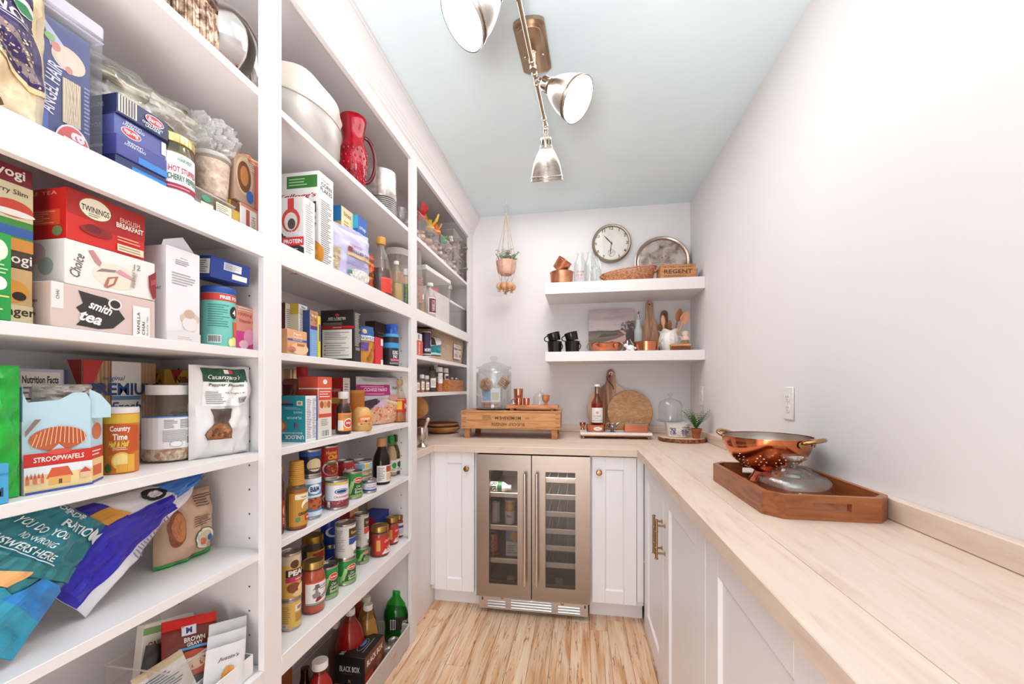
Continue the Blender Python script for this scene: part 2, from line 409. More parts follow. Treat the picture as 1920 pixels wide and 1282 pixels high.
# floor of maple planks with dark streaks: every plank is a piece of its own
floor = struct('floor', M().box((XL-.1, YF, -.05), (XR+.1, YB, -.004), mat('#7a5a40', .7)))
def plank_mat():
    m, nt, b = base('spalted_maple'); L = nt.links.new; N = nt.nodes.new
    tc = N('ShaderNodeTexCoord'); oi = N('ShaderNodeObjectInfo'); cmb = N('ShaderNodeCombineXYZ')
    for i in range(3): L(oi.outputs['Random'], cmb.inputs[i])
    ad = N('ShaderNodeVectorMath'); ad.operation = 'MULTIPLY_ADD'; ad.inputs[1].default_value = (9, 31, 5); L(cmb.outputs[0], ad.inputs[0]); L(tc.outputs['Object'], ad.inputs[2])
    def nz(sx, sy, sc, det, dist):
        mp = N('ShaderNodeMapping'); mp.inputs['Scale'].default_value = (sx, sy, 1); n = N('ShaderNodeTexNoise'); n.inputs['Scale'].default_value = sc; n.inputs['Detail'].default_value = det; n.inputs['Distortion'].default_value = dist
        L(ad.outputs[0], mp.inputs[0]); L(mp.outputs[0], n.inputs[0]); return n
    n1 = nz(9, .8, 3, 3, .6); n2 = nz(14, .55, 2.2, 5, 1.1); n3 = nz(60, 2, 6, 2, .2)
    r = N('ShaderNodeValToRGB'); e = r.color_ramp.elements; e[0].position, e[1].position = .34, .66; e[0].color = lin('#d9a071'); e[1].color = lin('#f9dcbd'); x = e.new(.48); x.color = lin('#f0c69f')
    L(n1.outputs[0], r.inputs[0])
    r2 = N('ShaderNodeValToRGB'); q = r2.color_ramp.elements; q[0].position, q[1].position = .36, .62; q[0].color = (1, 1, 1, 1); q[1].color = (1, 1, 1, 1)
    for p_, v in ((.484, 0), (.497, .95), (.51, 0)):
        x = q.new(p_); x.color = (1-v, 1-v, 1-v, 1)
    L(n2.outputs[0], r2.inputs[0])
    mx = N('ShaderNodeMix'); mx.data_type = 'RGBA'; mx.inputs['A'].default_value = lin('#8f5833'); L(r2.outputs[0], mx.inputs['Factor']); L(r.outputs[0], mx.inputs['B'])
    mr = N('ShaderNodeMapRange'); mr.inputs['To Min'].default_value = .93; mr.inputs['To Max'].default_value = 1.07; L(n3.outputs[0], mr.inputs[0])
    hs = N('ShaderNodeHueSaturation'); L(mx.outputs['Result'], hs.inputs['Color']); L(mr.outputs[0], hs.inputs['Value'])
    h2 = N('ShaderNodeHueSaturation'); m2 = N('ShaderNodeMapRange'); m2.inputs['To Min'].default_value = .9; m2.inputs['To Max'].default_value = 1.06; L(oi.outputs['Random'], m2.inputs[0]); L(m2.outputs[0], h2.inputs['Value']); L(hs.outputs[0], h2.inputs['Color'])
    L(h2.outputs[0], b.inputs['Base Color']); b.inputs['Roughness'].default_value = .32
    return m
pm = plank_mat(); rg = random.Random(4); pw = .0915; x = XL+.001
full = M().box((0, 0, -.004), (pw-.0012, 1.1, 0), pm, .0008).mesh('plank', smooth=False)
while x < .35:
    y = YF+rg.uniform(-.9, 0)+.0
    while y < 2.4:
        a, b_ = max(y, YF), min(y+1.1, 2.4)
        if b_-a > 1.099: link('plank', full, floor, (x, a, 0))
        elif b_-a > .02: link('plank', M().box((0, 0, -.004), (pw-.0012, b_-a-.001, 0), pm, .0008), floor, (x, a, 0), smooth=False)
        y += 1.101
    x += pw

# ================================================================ built-in shelving along the room's long wall
FX, SX = -.797, -.815            # front of the face frame, front of the shelves
unit = thing('pantry_shelving', 'tall white built-in pantry shelving with crown moulding and three bays', 'shelving', (0, 0, 0))
for y0, y1 in ((-.03, .035), (.917, .979), (1.838, 1.905)):
    part('stile', unit, M().box((SX, y0, 0), (FX, y1, 2.335), cab, .001))
part('stile', unit, M().box((SX, 2.866, .914), (FX, YB, 2.335), cab, .001))
part('top_rail', unit, M().box((SX, -.03, 2.3352), (FX-.0008, YB, 2.43), cab, .001))
for (y0, y1) in ((.035, .917), (.979, 1.838), (1.905, 2.866)):
    part('middle_rail', unit, M().box((SX, y0, 1.567), (FX, y1, 1.627), cab, .001))
for (y0, y1) in ((.035, .917), (.979, 1.838)):
    part('bottom_rail', unit, M().box((SX, y0, .450), (FX, y1, .506), cab, .001))
    part('shelf_board', unit, M().box((XL, y0-.02, .484), (SX, y1+.02, .5045), cab, .001))
part('middle_board', unit, M().box((XL, -.03, 1.606), (SX, YB, 1.6255), cab, .001))
part('top_board', unit, M().box((XL, -.03, 1.985), (SX, YB, 2.005), cab, .001))
# side panels of the lower part, with their rows of shelf-pin holes
for yc in (.0, .948, 1.871):
    p = M().box((XL, yc-.009, 0), (SX, yc+.009, 1.606), cab, .0008)
    sp = part('side_panel', unit, p)
    if yc > .5:
        h = M()
        for k in range(15):
            z = .58+.064*k
            for xx in (-.86, -1.08): h.lathe([(.0028, 0), (.0028, .0006), (0, .0006)], '#6d655f', 8, TX((xx, yc-.009, z)) @ RX(90))
        part('pin_hole_row', sp, h)['kind'] = 'stuff'
part('top_panel', unit, M().box((XL, -.03, 2.5), (SX-.004, YB-.001, 2.512), cab))
part('cleat', unit, M().box((XL, .0, 1.53), (XL+.018, 1.86, 1.606), cab, .001))
for b_, (y0, y1), zs in ((1, (.009, .939), (1.3298, 1.0655, .8085)), (2, (.957, 1.862), (1.3298, 1.0655, .8085)), (3, (1.88, 2.975), (1.400, 1.207))):
    for z in zs: part('shelf', unit, M().box((XL, y0, z-.0205), (SX, y1, z), cab, .0012))
# crown moulding: stepped profile swept along the front
prof = [(-.797, 2.335), (-.797, 2.395), (-.789, 2.398), (-.789, 2.412), (-.784, 2.416), (-.784, 2.427), (-.779, 2.431), (-.777, 2.442), (-.772, 2.448), (-.766, 2.462), (-.757, 2.478), (-.749, 2.492), (-.745, 2.5), (-.745, 2.507), (-.741, 2.509), (-.741, 2.5246), (-.81, 2.5246), (-.81, 2.335)]
part('crown_moulding', unit, M().prism([(x, z) for x, z in prof], 0, YB+.03, cab, Matrix(((1, 0, 0, 0), (0, 0, 1, -.03), (0, 1, 0, 0), (0, 0, 0, 1)))), angle=12)
# panel below the worktop in the third bay
part('base_panel', unit, M().box((-.852, 1.905, 0), (-.834, 2.27, .875), cab, .001))

# ================================================================ worktop of maple boards
maple = wood('#d8bdab', '#e6d0c0', '#dfc7b6', 'Y', 5, .42, 7, .03, .035)
maplex = wood('#d8bdab', '#e6d0c0', '#dfc7b6', 'X', 5, .42, 7, .03, .035)
wt = thing('worktop', 'pale maple plank worktop running round three sides of the pantry', 'worktop', (0, 0, 0))
H0, H1 = .876, .914
for x0, x1 in ((.2958, .405), (.405, .53), (.53, .64), (.64, XR)):
    part('board', wt, M().box((x0+.0002, YF, H0), (x1-.0002, YB if x0 > .3 else YB, H1), maple, .0016 if x0 < .3 else .0004), smooth=False)
for y0, y1 in ((2.1517, 2.29), (2.29, 2.44), (2.44, 2.61), (2.61, 2.78), (2.78, YB)):
    part('board', wt, M().box((XL, y0+.0002, H0), (.2956, y1-.0002, H1), maplex, .0016 if y0 < 2.16 else .0004), smooth=False)
for x0, x1 in ((XL, -.96), (-.96, -.80)):
    part('board', wt, M().box((x0, 1.8805, H0), (x1-.0002, 2.1515, H1), maple, .0016 if x1 > -.9 else .0004), smooth=False)
part('upstand', wt, M().box((.739, YF, H1+.0005), (XR-.0005, YB-.022, H1+.053), maple, .0025), smooth=False)
part('upstand', wt, M().box((-.797, YB-.021, H1+.0005), (XR-.0005, YB-.0005, H1+.053), maplex, .0025), smooth=False)

# ================================================================ base cabinets
def shaker_door(parent, w, h, rail, xf, mt, rail_b=None):
    """door leaf in the xz plane, front at y=0 facing -y; recessed flat panel with a small bevel"""
    rb = rail_b or rail; m = M()
    m.box((0, 0, 0), (rail[0], .02, h), mt, .0012, xf); m.box((w-rail[1], 0, 0), (w, .02, h), mt, .0012, xf)
    m.box((rail[0], 0, 0), (w-rail[1], .02, rail[2]), mt, .0012, xf); m.box((rail[0], 0, h-rail[3]), (w-rail[1], .02, h), mt, .0012, xf)
    d = part('door', parent, m)
    x0, x1, z0, z1 = rail[0], w-rail[1], rail[2], h-rail[3]; g = .006
    p = M().add([(x0, .0005, z0), (x1, .0005, z0), (x1, .0005, z1), (x0, .0005, z1), (x0+g, .009, z0+g), (x1-g, .009, z0+g), (x1-g, .009, z1-g), (x0+g, .009, z1-g)],
                [(0, 1, 5, 4), (1, 2, 6, 5), (2, 3, 7, 6), (3, 0, 4, 7), (4, 5, 6, 7)], mt, xf)
    part('panel', d, p, smooth=False)
    return d
def knob(parent, loc, col='#a87a52'):
    part('knob', parent, M().lathe([(0, 0), (.011, 0), (.011, .002), (.006, .004), (.0055, .012), (.012, .016), (.0155, .021), (.0155, .025), (.012, .029), (0, .0305)], brushed(col, .25), 20, TX(loc) @ RX(90)), 'antique brass knob')
YD = 2.178
lc_ = thing('base_cabinet', 'narrow white base cabinet between the shelving and the drinks fridge', 'cabinet', (0, 0, 0))
part('carcass', lc_, M().box((-.832, YD+.021, .09), (-.5535, 2.75, .8755), lowcab))
part('filler', lc_, M().box((-.8335, YD+.008, .115), (-0.8080, YD+.0205, .8755), lowcab, .001))
part('toe_kick', lc_, M().box((-.832, 2.245, 0), (-.5535, 2.262, .0895), lowcab))
d = shaker_door(lc_, 0.2295, 0.7764, (0.0715, 0.0705, 0.0670, .062), TX((-0.8060, YD, 0.0964)), lowcab)
knob(d, (-0.6163, YD, 0.7847))
rc = thing('base_cabinet', 'narrow white base cabinet between the drinks fridge and the corner', 'cabinet', (0, 0, 0))
part('carcass', rc, M().box((.0535, YD+.021, .09), (.331, 2.75, .8755), lowcab))
part('filler', rc, M().box((0.2963, YD+.008, .115), (.3305, YD+.0205, .8755), lowcab, .001))
part('toe_kick', rc, M().box((.0535, 2.245, 0), (.331, 2.262, .0895), lowcab))
d = shaker_door(rc, 0.2272, 0.7689, (0.0683, 0.0639, 0.0661, .066), TX((0.0658, YD, 0.0991)), lowcab)
knob(d, (0.1017, YD, 0.7889))
# run under the long worktop: doors face the shelving (-x)
XC = .331
def side_cab(y0, y1, label, doors):
    c = thing('base_cabinet', label, 'cabinet', (0, 0, 0))
    part('carcass', c, M().box((XC+.021, y0, .004), (XR-.001, y1, .8755), lowcab))
    for (a, b_, hinge) in doors:
        xf = TX((XC, b_-.0015, .006)) @ RZ(-90)
        d = shaker_door(c, b_-a-.003, .864, (.095, .095, .101, .095), xf, lowcab)
        if hinge:
            yh = a+.028 if hinge == 'far' else b_-.028
            hm = brushed('#a58a68', .25); z0, z1 = (.56, .712)
            g = M().tube([(XC-.032, yh, z0), (XC-.032, yh, z1)], .0055, hm, 12)
            for z in (z0+.022, z1-.022):
                g.tube([(XC-.032, yh, z), (XC, yh, z)], .0042, hm, 10)
                g.lathe([(0, 0), (.0085, 0), (.0085, .003), (0, .003)], hm, 14, TX((XC, yh, z)) @ RY(-90))
            for z in (z0, z0+.045, z1-.045, z1): g.lathe([(.0055, -.002), (.0072, -.001), (.0072, .001), (.0055, .002)], hm, 14, TX((XC-.032, yh, z)))
            part('bar_handle', d, g, 'brass bar pull')
    return c
side_cab(1.1465, 2.172, 'white double-door base cabinet with two brass bar pulls, by the corner', ((1.1465, 1.69, 'near'), (1.69, 2.172, 'far')))
side_cab(.05, 1.1445, 'white base cabinet under the wooden tray, nearer end of the run', ((.6, 1.1445, ''), (.05, .6, '')))
side_cab(-1.49, .048, 'white base cabinet at the open end of the room', ((-.5, .048, ''), (-1.05, -.5, '')))

# ================================================================ drinks fridge
steel = brushed('#a3948a', .34, 'X'); steelz = brushed('#d6cbc3', .22, 'Z'); dark = mat('#2b2522', .5)
fr = thing('drinks_fridge', 'stainless steel double-door drinks fridge with two dark glass windows', 'fridge', (0, 0, 0))
FY = 2.155; fx0, fx1 = -.5495, .0495
b = M().box((fx0, FY+.045, .1), (fx0+.03, 2.75, .868), dark).box((fx1-.03, FY+.045, .1), (fx1, 2.75, .868), dark).box((fx0, FY+.045, .838), (fx1, 2.75, .868), dark)
b.box((fx0, FY+.045, .1), (fx1, 2.75, .13), dark).box((fx0, 2.72, .1), (fx1, 2.75, .868), mat('#6a625c', .6)).box((-.266, FY+.045, .1), (-.236, 2.72, .868), dark)
part('cabinet_shell', fr, b, smooth=False)
gz = film('#e3dfdd', .02, .02, 1.5)
zb, zt_ = 0.0939, 0.8686
for k, (u0, u1, wa, wb, hx) in enumerate(((-0.5568, -0.2562, -0.4867, -0.3295, -0.2861), (-0.2510, 0.0555, -0.1792, -0.0210, -0.2227))):
    w0, w1 = 0.1678, 0.7835
    m = M().box((u0, FY, zb), (wa, FY+.042, zt_), steel).box((wb, FY, zb), (u1, FY+.042, zt_), steel)
    m.box((wa, FY, zb), (wb, FY+.042, w0), steel).box((wa, FY, w1), (wb, FY+.042, zt_), steel)
    d = part('door', fr, m, smooth=False)
    part('glass_pane', d, M().box((wa, FY+.004, w0), (wb, FY+.009, w1), gz), 'dark tinted glass', smooth=False)
    g = M().tube([(hx, FY-.038, 0.1863), (hx, FY-.038, 0.7783)], .0085, steelz, 16)
    for z in (.30, .735): g.tube([(hx, FY-.038, z), (hx, FY+.002, z)], .006, steelz, 10)
    part('bar_handle', d, g)
gr = part('kick_grille', fr, M().box((fx0+.004, FY+.012, .022), (fx1-.004, FY+.03, zb-.004), brushed('#c9c1bd', .35, 'X'), .001), smooth=False)
for (a, b_) in ((.05, .155), (.18, .405), (.435, .555)):
    for k in range(4):
        if a != .18 and k == 3 : continue
        z = .034+k*.0145
        part('louvre', gr, M().box((fx0+a, FY+.004, z), (fx0+b_, FY+.014, z+.0075), brushed('#d8d3d0', .3, 'X'), .003), smooth=False)
for a, z in ((.135, .088), (.46, .083)): part('screw', gr, M().lathe([(0, 0), (.009, 0), (.009, .002), (.004, .0035), (0, .003)], brushed('#b98f6c', .3), 16, TX((fx0+a, FY+.012, z)) @ RX(90)))
for a, z in ((.02, .075), (.575, .075)): part('slot', gr, M().box((fx0+a, FY+.0105, z-.008), (fx0+a+.007, FY+.0125, z+.008), '#2a2524'))
part('foot', fr, M().box((fx0+.02, FY+.05, 0), (fx1-.02, 2.74, .1), dark))
beech = wood('#ead6bf', '#f5e8d8', None, 'X', 6, .5, 6)
LF = [(-0.5030, -0.3365)]
for v in (0.6340, 0.4514, 0.2660):
    s_ = part('shelf', fr, M().box((fx0+.031, FY+.06, v-.012), (-.267, FY+.075, v+.012), beech, .001)); part('wire_rack', s_, M().box((fx0+.031, FY+.075, v-.002), (-.267, 2.7, v+.002), film('#888480', .3, .3)))
for v in (0.7268, 0.6355, 0.5414, 0.4472, 0.3556, 0.2620):
    s_ = part('shelf', fr, M().box((-.235, FY+.06, v-.013), (fx1-.031, FY+.075, v+.013), mat('#efe6dd', .4), .001))
    w_ = M()
    for k in range(5): w_.tube([(-.22+k*.05, FY+.075, v), (-.22+k*.05, 2.7, v)], .002, '#8d8781', 6)
    part('wire_rack', s_, w_)['kind'] = 'stuff'
for xa in (-.392, -.108):
    ld = part('led_strip', fr, M().box((xa-.09, FY+.075, .83), (xa+.09, FY+.095, .8375), glow('#fff6ec', 3)), 'lit strip at the top of the compartment')
    l = bpy.data.lights.new('fridge_light', 'AREA'); l.shape = 'RECTANGLE'; l.size = .2; l.size_y = .03; l.energy = 2.4; l.color = (1, .96, .92)
    lo = bpy.data.objects.new('fridge_light', l); COL.objects.link(lo); lo.parent = fr; lo.location = (xa, FY+.052, .822); lo.rotation_euler = (R(38), 0, 0)
zl = (0.6340, 0.4514, 0.2660)
can('soda_can', 'slim white and orange drink can on the middle fridge shelf', .029, .145, -0.3927, 2.28, zl[1]+.0025, '#efe9e4', [('r', 0, .55, 1, .95, '#e39a3c'), ('e', .5, .74, .13, .13, '#f5c95a'), ('t', 'fizz', .5, .35, .12, '#333333')], 0, 'drinks in the fridge')
can('soda_can', 'pink and silver drink can on the middle fridge shelf, beside the white one', .031, .13, -0.4843, 2.3, zl[1]+.0025, '#d9496a', [('r', .45, 0, .8, 1, '#d6d2d4')], 0, 'drinks in the fridge')
can('soda_can', 'orange drink can with dark lettering on the lowest fridge shelf', .032, .122, -0.4969, 2.3, zl[2]+.0025, '#d9663a', [('t', 'ORANGE', .5, .5, .2, '#f3d9b0', {'rot': 90}), ('r', 0, .05, 1, .15, '#7c2f22')], 0, 'drinks in the fridge')
carton('drink_carton', 'white and blue drinks carton with an orange disc on the lowest fridge shelf', 'carton', -0.3788, zl[2]+.0025, 2.28, .075, .15, .09, '#e9e6e4', [('r', 0, .55, 1, 1, '#8f9bd2'), ('e', .62, .76, .3, .17, '#e8a33c'), ('L', .1, .1, .9, .45, 4, '#8890b0')], rz=0)
t_ = thing('drink_bottle', 'white bottle with green label lying on the top fridge shelf', 'bottle', (-0.5008, 2.26, zl[0]+.0325), (0, R(90), 0))
part('bottle_body', t_, M().lathe([(0, 0), (.028, 0), (.03, .004), (.03, .075), (.014, .1), (.014, .118), (0, .118)], '#e9e7e5', 20))
part('green_band', t_, wrap(M(), .0303, .005, .07, [('r', 0, .6, 1, 1, '#2f6f43'), ('t', 'RISE', .5, .28, .5, '#333333')], None, R(0)), normals=False)
thing('glass_jar', 'tiny amber jar on the fridge floor behind its glass', 'jar', (-0.3845, 2.25, .1302), 0, M().lathe([(0, 0), (.02, 0), (.022, .004), (.022, .03), (.016, .036), (0, .037)], '#c98a3a', 16))
thing('glass_tumbler', 'small clear tumbler on the floor of the fridge side with six shelves', 'glass', (-0.1118, 2.25, .1302), 0, M().lathe([(0, 0), (.02, 0), (.024, .04), (.023, .04), (.019, .003), (0, .003)], film('#e6e6e6', .3), 16))

# ================================================================ floating shelves and what stands on them
SY = 2.638
s = thing('floating_shelf', 'upper thick white floating shelf under the wall clock', 'shelf', (0, 0, 0), m=M().box((-.223, SY, 1.8433), (XR-.0005, YB-.0005, 1.9167), cab, .002), smooth=False)
s = thing('floating_shelf', 'lower thick white floating shelf holding black mugs and copper pots', 'shelf', (0, 0, 0), m=M().box((-.221, SY, 1.4035), (XR-.0005, YB-.0005, 1.4664), cab, .002), smooth=False)
ZT, ZB_ = 1.9172, 1.4669
copper = brushed('#d98a66', .16, 'Z'); copper2 = brushed('#e0977a', .22, 'Z'); rosec = brushed('#dc8d6c', .2, 'X')
brass = brushed('#b8935f', .25); silver = brushed('#b9b2ad', .25)
# clock
cx, cz, cr = .225, 2.262, .137
ck = thing('wall_clock', 'round wall clock with pewter rim and cream dial above the upper shelf', 'clock', (cx, YB-.0005, cz))
X90 = RX(90)
part('case', ck, M().lathe([(0, 0), (cr*.99, 0), (cr, .012), (cr*.985, .03), (cr*.94, .036), (cr*.88, .034), (cr*.86, .028), (cr*.855, .02), (0, .02)], brushed('#a3927f', .35), 48, X90))
dl = M(); dl.flat([ell(0, 0, cr*.853, cr*.853, 40)], mottled('#e6dfd4', '#efeae1', 20, .6), lambda x, y, f: (x, -f, y), .0212)
F = lambda x, y, f: (x-.15, -.0214-f, y-.15)
it = [('t', str(n), .5+.40*sin(2*pi*n/12)*.9, .5+.40*cos(2*pi*n/12)*.9, .075, '#2f2a27', {'b': .02}) for n in range(1, 13) if n != 6]
for k in range(60):
    a = 2*pi*k/60; q = .008 if k % 5 else .014
    it.append(('p', [(.5+(.385+q*.0)*sin(a)-.0016*cos(a), .5+.385*cos(a)+.0016*sin(a)), (.5+(.385+q)*sin(a)-.0016*cos(a), .5+(.385+q)*cos(a)+.0016*sin(a)), (.5+(.385+q)*sin(a)+.0016*cos(a), .5+(.385+q)*cos(a)-.0016*sin(a)), (.5+.385*sin(a)+.0016*cos(a), .5+.385*cos(a)-.0016*sin(a))], '#5a534d'))
def ringp(cx, cy, r, w, n=28): return [('p', [(cx+r*cos(2*pi*i/n), cy+r*sin(2*pi*i/n)), (cx+r*cos(2*pi*(i+1)/n), cy+r*sin(2*pi*(i+1)/n)), (cx+(r-w)*cos(2*pi*(i+1)/n), cy+(r-w)*sin(2*pi*(i+1)/n)), (cx+(r-w)*cos(2*pi*i/n), cy+(r-w)*sin(2*pi*i/n))], '#5a534d') for i in range(n)]
it += ringp(.5, .27, .085, .007)+ringp(.5, .27, .06, .002)
dl.design(it, .3, .3, F, doff=.000002); part('dial', ck, dl, normals=False, smooth=False)
for nm, ang, l, w, y in (('hour_hand', -42, .083, .0042, -.0235), ('minute_hand', 187, .094, .003, -.0255), ('second_hand', 60, .02, .0012, -.024)):
    hd = M(); hd.prism([(-w*.5, -.012), (w*.5, -.012), (w, l*.55), (0, l), (-w, l*.55)], -.0006, .0006, '#3c3632', TX((0, y, 0 if nm != 'second_hand' else -.069)) @ RY(ang) @ RX(90))
    part(nm, ck, hd)
part('hub', ck, M().lathe([(0, 0), (.006, 0), (.005, .004), (0, .0045)], '#3c3632', 14, TX((0, -.0245, 0)) @ X90))
part('glass_cover', ck, M().lathe([(0, .0345), (cr*.5, .0335), (cr*.872, .03)], film('#ffffff', .01, .03), 40, X90))
# silver tray leaning on the wall
tr = thing('round_tray', 'tarnished round silver tray leaning on the wall behind the basket', 'tray', (.563, 2.925, ZT+.184), (R(-7), 0, 0))
q = .183
part('rim', tr, M().lathe([(q*.86, .006), (q*.9, .003), (q*.93, .008), (q*.97, .011), (q, .008), (q*1.0, .003), (q*.97, .004), (q*.92, -.001), (q*.86, -.001)], brushed('#b59f93', .25), 56, X90))
part('plate', tr, M().lathe([(0, 0), (q*.87, 0), (q*.87, .0045), (0, .0045)], mottled('#6f5c50', '#ded2cb', 14, .33, .85, contrast=(.3, .6), c3='#b8a598'), 56, X90))
en = M(); en.design([('L', .2, .2, .8, .5, 9, '#8a776d')]+[('e', .3+.1*k, .62+.04*(k % 2), .03, .03, '#9b8478') for k in range(5)], .24, .24, lambda x, y, f: (x-.12, -.0048-f, y-.12)); part('engraving', tr, en, normals=False, smooth=False)
# basket
bk = thing('bread_basket', 'shallow oval wicker basket with looped ends on the upper shelf', 'basket', (0.3190, 2.735, ZT), 2)
wk = mottled('#a3643e', '#d9a27a', 90, .7, bump=.5, c3='#c1835b')
A_, B_ = 0.1672, .07
def brow(k, amp, ph):
    pts = []
    z = .004+k*.0092; g = .84+.16*(k/9)
    for i in range(72):
        t = 2*pi*i/72; _ = 0
        w_ = .0016*(1 if (i+k) % 2 else -1)
        zz = z*(.78+.22*cos(t))
        pts.append(((A_*g+w_)*cos(t), (B_*g+w_)*sin(t), zz))
    return pts
wv = M()
for k in range(10): wv.tube(brow(k, 0, 0), .0038, wk, 6, True)
part('woven_side', bk, wv)['kind'] = 'stuff'
part('woven_base', bk, M().prism(ell(0, 0, A_*.8, B_*.8, 40), .0005, .005, wk))
part('braided_rim', bk, M().tube([(p[0], p[1], p[2]+.005) for p in brow(10, 0, 0)], .0062, mottled('#b0734b', '#d59c72', 60, .65, bump=.4), 8, True))
for sx, zz in ((1, .062), (-1, .03)): part('loop_handle', bk, M().tube([(sx*(A_-.012+.03*sin(t)), .022*cos(t), zz+.014*sin(t)+.003) for t in [pi*i/10 for i in range(11)]], .006, wk, 8))
# regent box
rb = thing('wooden_box', 'small printed wooden cheese box on the upper shelf beside the basket', 'box', (0.6099, 2.665, ZT), 2)
w_ = 0.2116; h_ = .088; ow = wood('#a8683a', '#cf9560', '#bd8150', 'X', 8, .55, 8)
part('front_board', rb, M().box((-w_/2, 0, 0), (w_/2, .008, h_), ow, .0006)); part('back_board', rb, M().box((-w_/2, .112, 0), (w_/2, .12, h_), ow, .0006))
for sx in (-1, 1): part('end_board', rb, M().box((sx*w_/2, .008, 0), (sx*(w_/2-.008), .112, h_), ow, .0006))
part('bottom_board', rb, M().box((-w_/2+.008, .008, .002), (w_/2-.008, .112, .007), ow))
pr = M(); pr.design([('t', 'REGENT', .5, .5, .3, '#4a3423', {'w': .8, 'b': .02}), ('t', 'No. 2 FINEST CREAM BRAND', .5, .82, .1, '#5a3e2a', {'w': .8}), ('L', .1, .12, .9, .28, 2, '#6a4a33')], w_, h_, lambda a, c, f: (a-w_/2, -f, c)); part('lettering', rb, pr, normals=False, smooth=False)
thing('greeting_card', 'grey folded card standing at the end of the upper shelf by the wall', 'card', (.72, 2.72, ZT), 0, M().prism([(-.016, 0), (.02, 0), (.02, .075), (.012, .07)], 0, .002, mat('#b9b2ae', .6), RX(90)))
# copper mugs
def mug(name, label, cat, r, h, mt, loc, rot, handle, hm=None, group=None, flare=1.0, inner=None):
    t = thing(name, label, cat, loc, rot, None, group)
    part('cup', t, M().lathe([(0, 0), (r*.9, 0), (r*.94, .002), (r*flare, h-.003), (r*flare+.0025, h-.0015), (r*flare, h), (r*flare-.002, h-.002), (r*.9-.001, .004), (0, .004)], mt, 28))
    if handle:
        hh = M(); a0 = handle
        pts = [(r*.94+.026*sin(t_)*1.0, 0, h*.5+h*.33*cos(t_)) for t_ in [pi*i/12 for i in range(13)]]
        hh.tube(pts, .0035, hm or mt, 8, xf=RZ(a0)); part('handle', t, hh)
    return t
cmx = -0.1166; cml = mottled('#b8633c', '#e6a684', 12, .25, .9, contrast=(.3, .6))
mug('copper_pot', 'mottled copper pot on the upper shelf with a mug tipped into it', 'pot', .076, .083, cml, (cmx, 2.715, ZT), 0, 0, flare=1.02)
mug('copper_mug', 'mottled copper mug tipped on top of the copper pot', 'mug', .05, .075, cml, (cmx-.018, 2.70, ZT+.098), (R(20), R(38), 0), 60)
# milk bottles
def mb(u, v0, v1): pass
g_ = film('#fbfcfc', .03, .03, 1.5)
def milk(x, y, r, h, label, lipc=None):
    return jar('milk_bottle', label, 'bottle', [(0, .003), (r*.8, 0), (r, .006), (r, h*.55), (r*.92, h*.66), (r*.5, h*.86), (r*.46, h*.95), (r*.55, h*.97), (r*.55, h), (r*.46, h), (r*.42, h*.95), (r*.46, h*.86), (r*.88, h*.66), (r*.95, h*.55), (r*.95, .009), (0, .008)], x, y, ZT, g_, rz=0)
o = milk(0.0057, 2.715, .043, .205, 'clear milk bottle with red print beside the copper pot')
p = M(); wrap(p, .0431, .02, .09, [('t', 'FARM', .5, .75, .2, '#c46a62'), ('t', 'DAIRY', .5, .45, .2, '#c46a62'), ('L', .3, .05, .7, .3, 3, '#d08a82')], .09); part('red_print', o, p, normals=False)
milk(0.0739, 2.80, .042, .235, 'taller clear milk bottle standing behind the squat jar')
o = jar('swing_top_jar', 'squat clear jar with wire bail between bottles and basket', 'jar', [(0, .002), (.032, 0), (.036, .004), (.036, .07), (.028, .088), (.028, .097), (.032, .1), (.032, .106), (.026, .106), (.026, .09), (.034, .068), (.034, .006), (0, .005)], 0.1051, 2.69, ZT, g_, rz=0)
part('wire_bail', o, M().tube([(.03*cos(t), -.012, .09+.075*sin(t)) for t in [R(160)*i/12 for i in range(13)]], .0018, silver, 6))
# black mugs
bm = mat('#17130f', .08)
mx = [-0.1624, -0.0465]
for k, x in enumerate(mx):
    wh = ('at the shelf end', 'next to the painting')[k]
    mug('black_mug', 'glossy black mug standing upright on the lower shelf %s' % wh, 'mug', .047, .072, bm, (x, 2.70, ZB_), -20, 0.001 if 0 else 340, group='black mugs', flare=1.04)
    mug('black_mug', 'glossy black mug tipped on top of the mug %s' % wh, 'mug', .042, .055, bm, (x+.002, 2.70, ZB_+.0755), (0, R(14), R(180)), .01, group='black mugs', flare=1.03)
# painting
pw_, ph_ = 0.3128, .318
pt = thing('canvas_painting', 'unframed canvas landscape painting with a path and a dark tree', 'painting', (0.2195, 2.86, ZB_), (R(-9), 0, 0))
part('canvas', pt, M().box((-pw_/2, 0, 0), (pw_/2, .018, ph_), mottled('#b3a4a6', '#cbbcbb', 5, .7, bump=.2, stretch=(1, 1, 5)), .001))
S_ = lambda y: .26+y*.72
im = [('r', 0, 0, 1, .36, '#6d5a50'), ('p', [(0, .3), (.2, .37), (.5, .35), (.75, .4), (1, .38), (1, .3)], '#54453f'), ('p', [(.3, 0), (.78, .0), (.86, .2), (.76, .36), (.66, .37), (.8, .22), (.6, .1)], '#c79c89'), ('p', [(0, .2), (.5, .26), (.68, .2), (.5, .15), (0, .08)], '#7e6b52'), ('p', [(.2, .14), (.6, .2), (.66, .26), (.3, .26)], '#4c3d37'), ('p', [(.82, 0), (1, 0), (1, .36), (.9, .36), (.8, .24)], '#42342f')]
rg = random.Random(3)
for k in range(46): im.append(('e', rg.uniform(.73, 1.0), rg.uniform(.38, .62), .025, .03, rg.choice(['#453630', '#5c4a42', '#6a574e', '#87716a'])))
for k in range(30): a = rg.uniform(0, .8); im.append(('r', a, .42+k*.019, a+rg.uniform(.08, .2), .423+k*.019+.006, rg.choice(['#c5b3b5', '#a99a9f', '#d0c0bd'])))
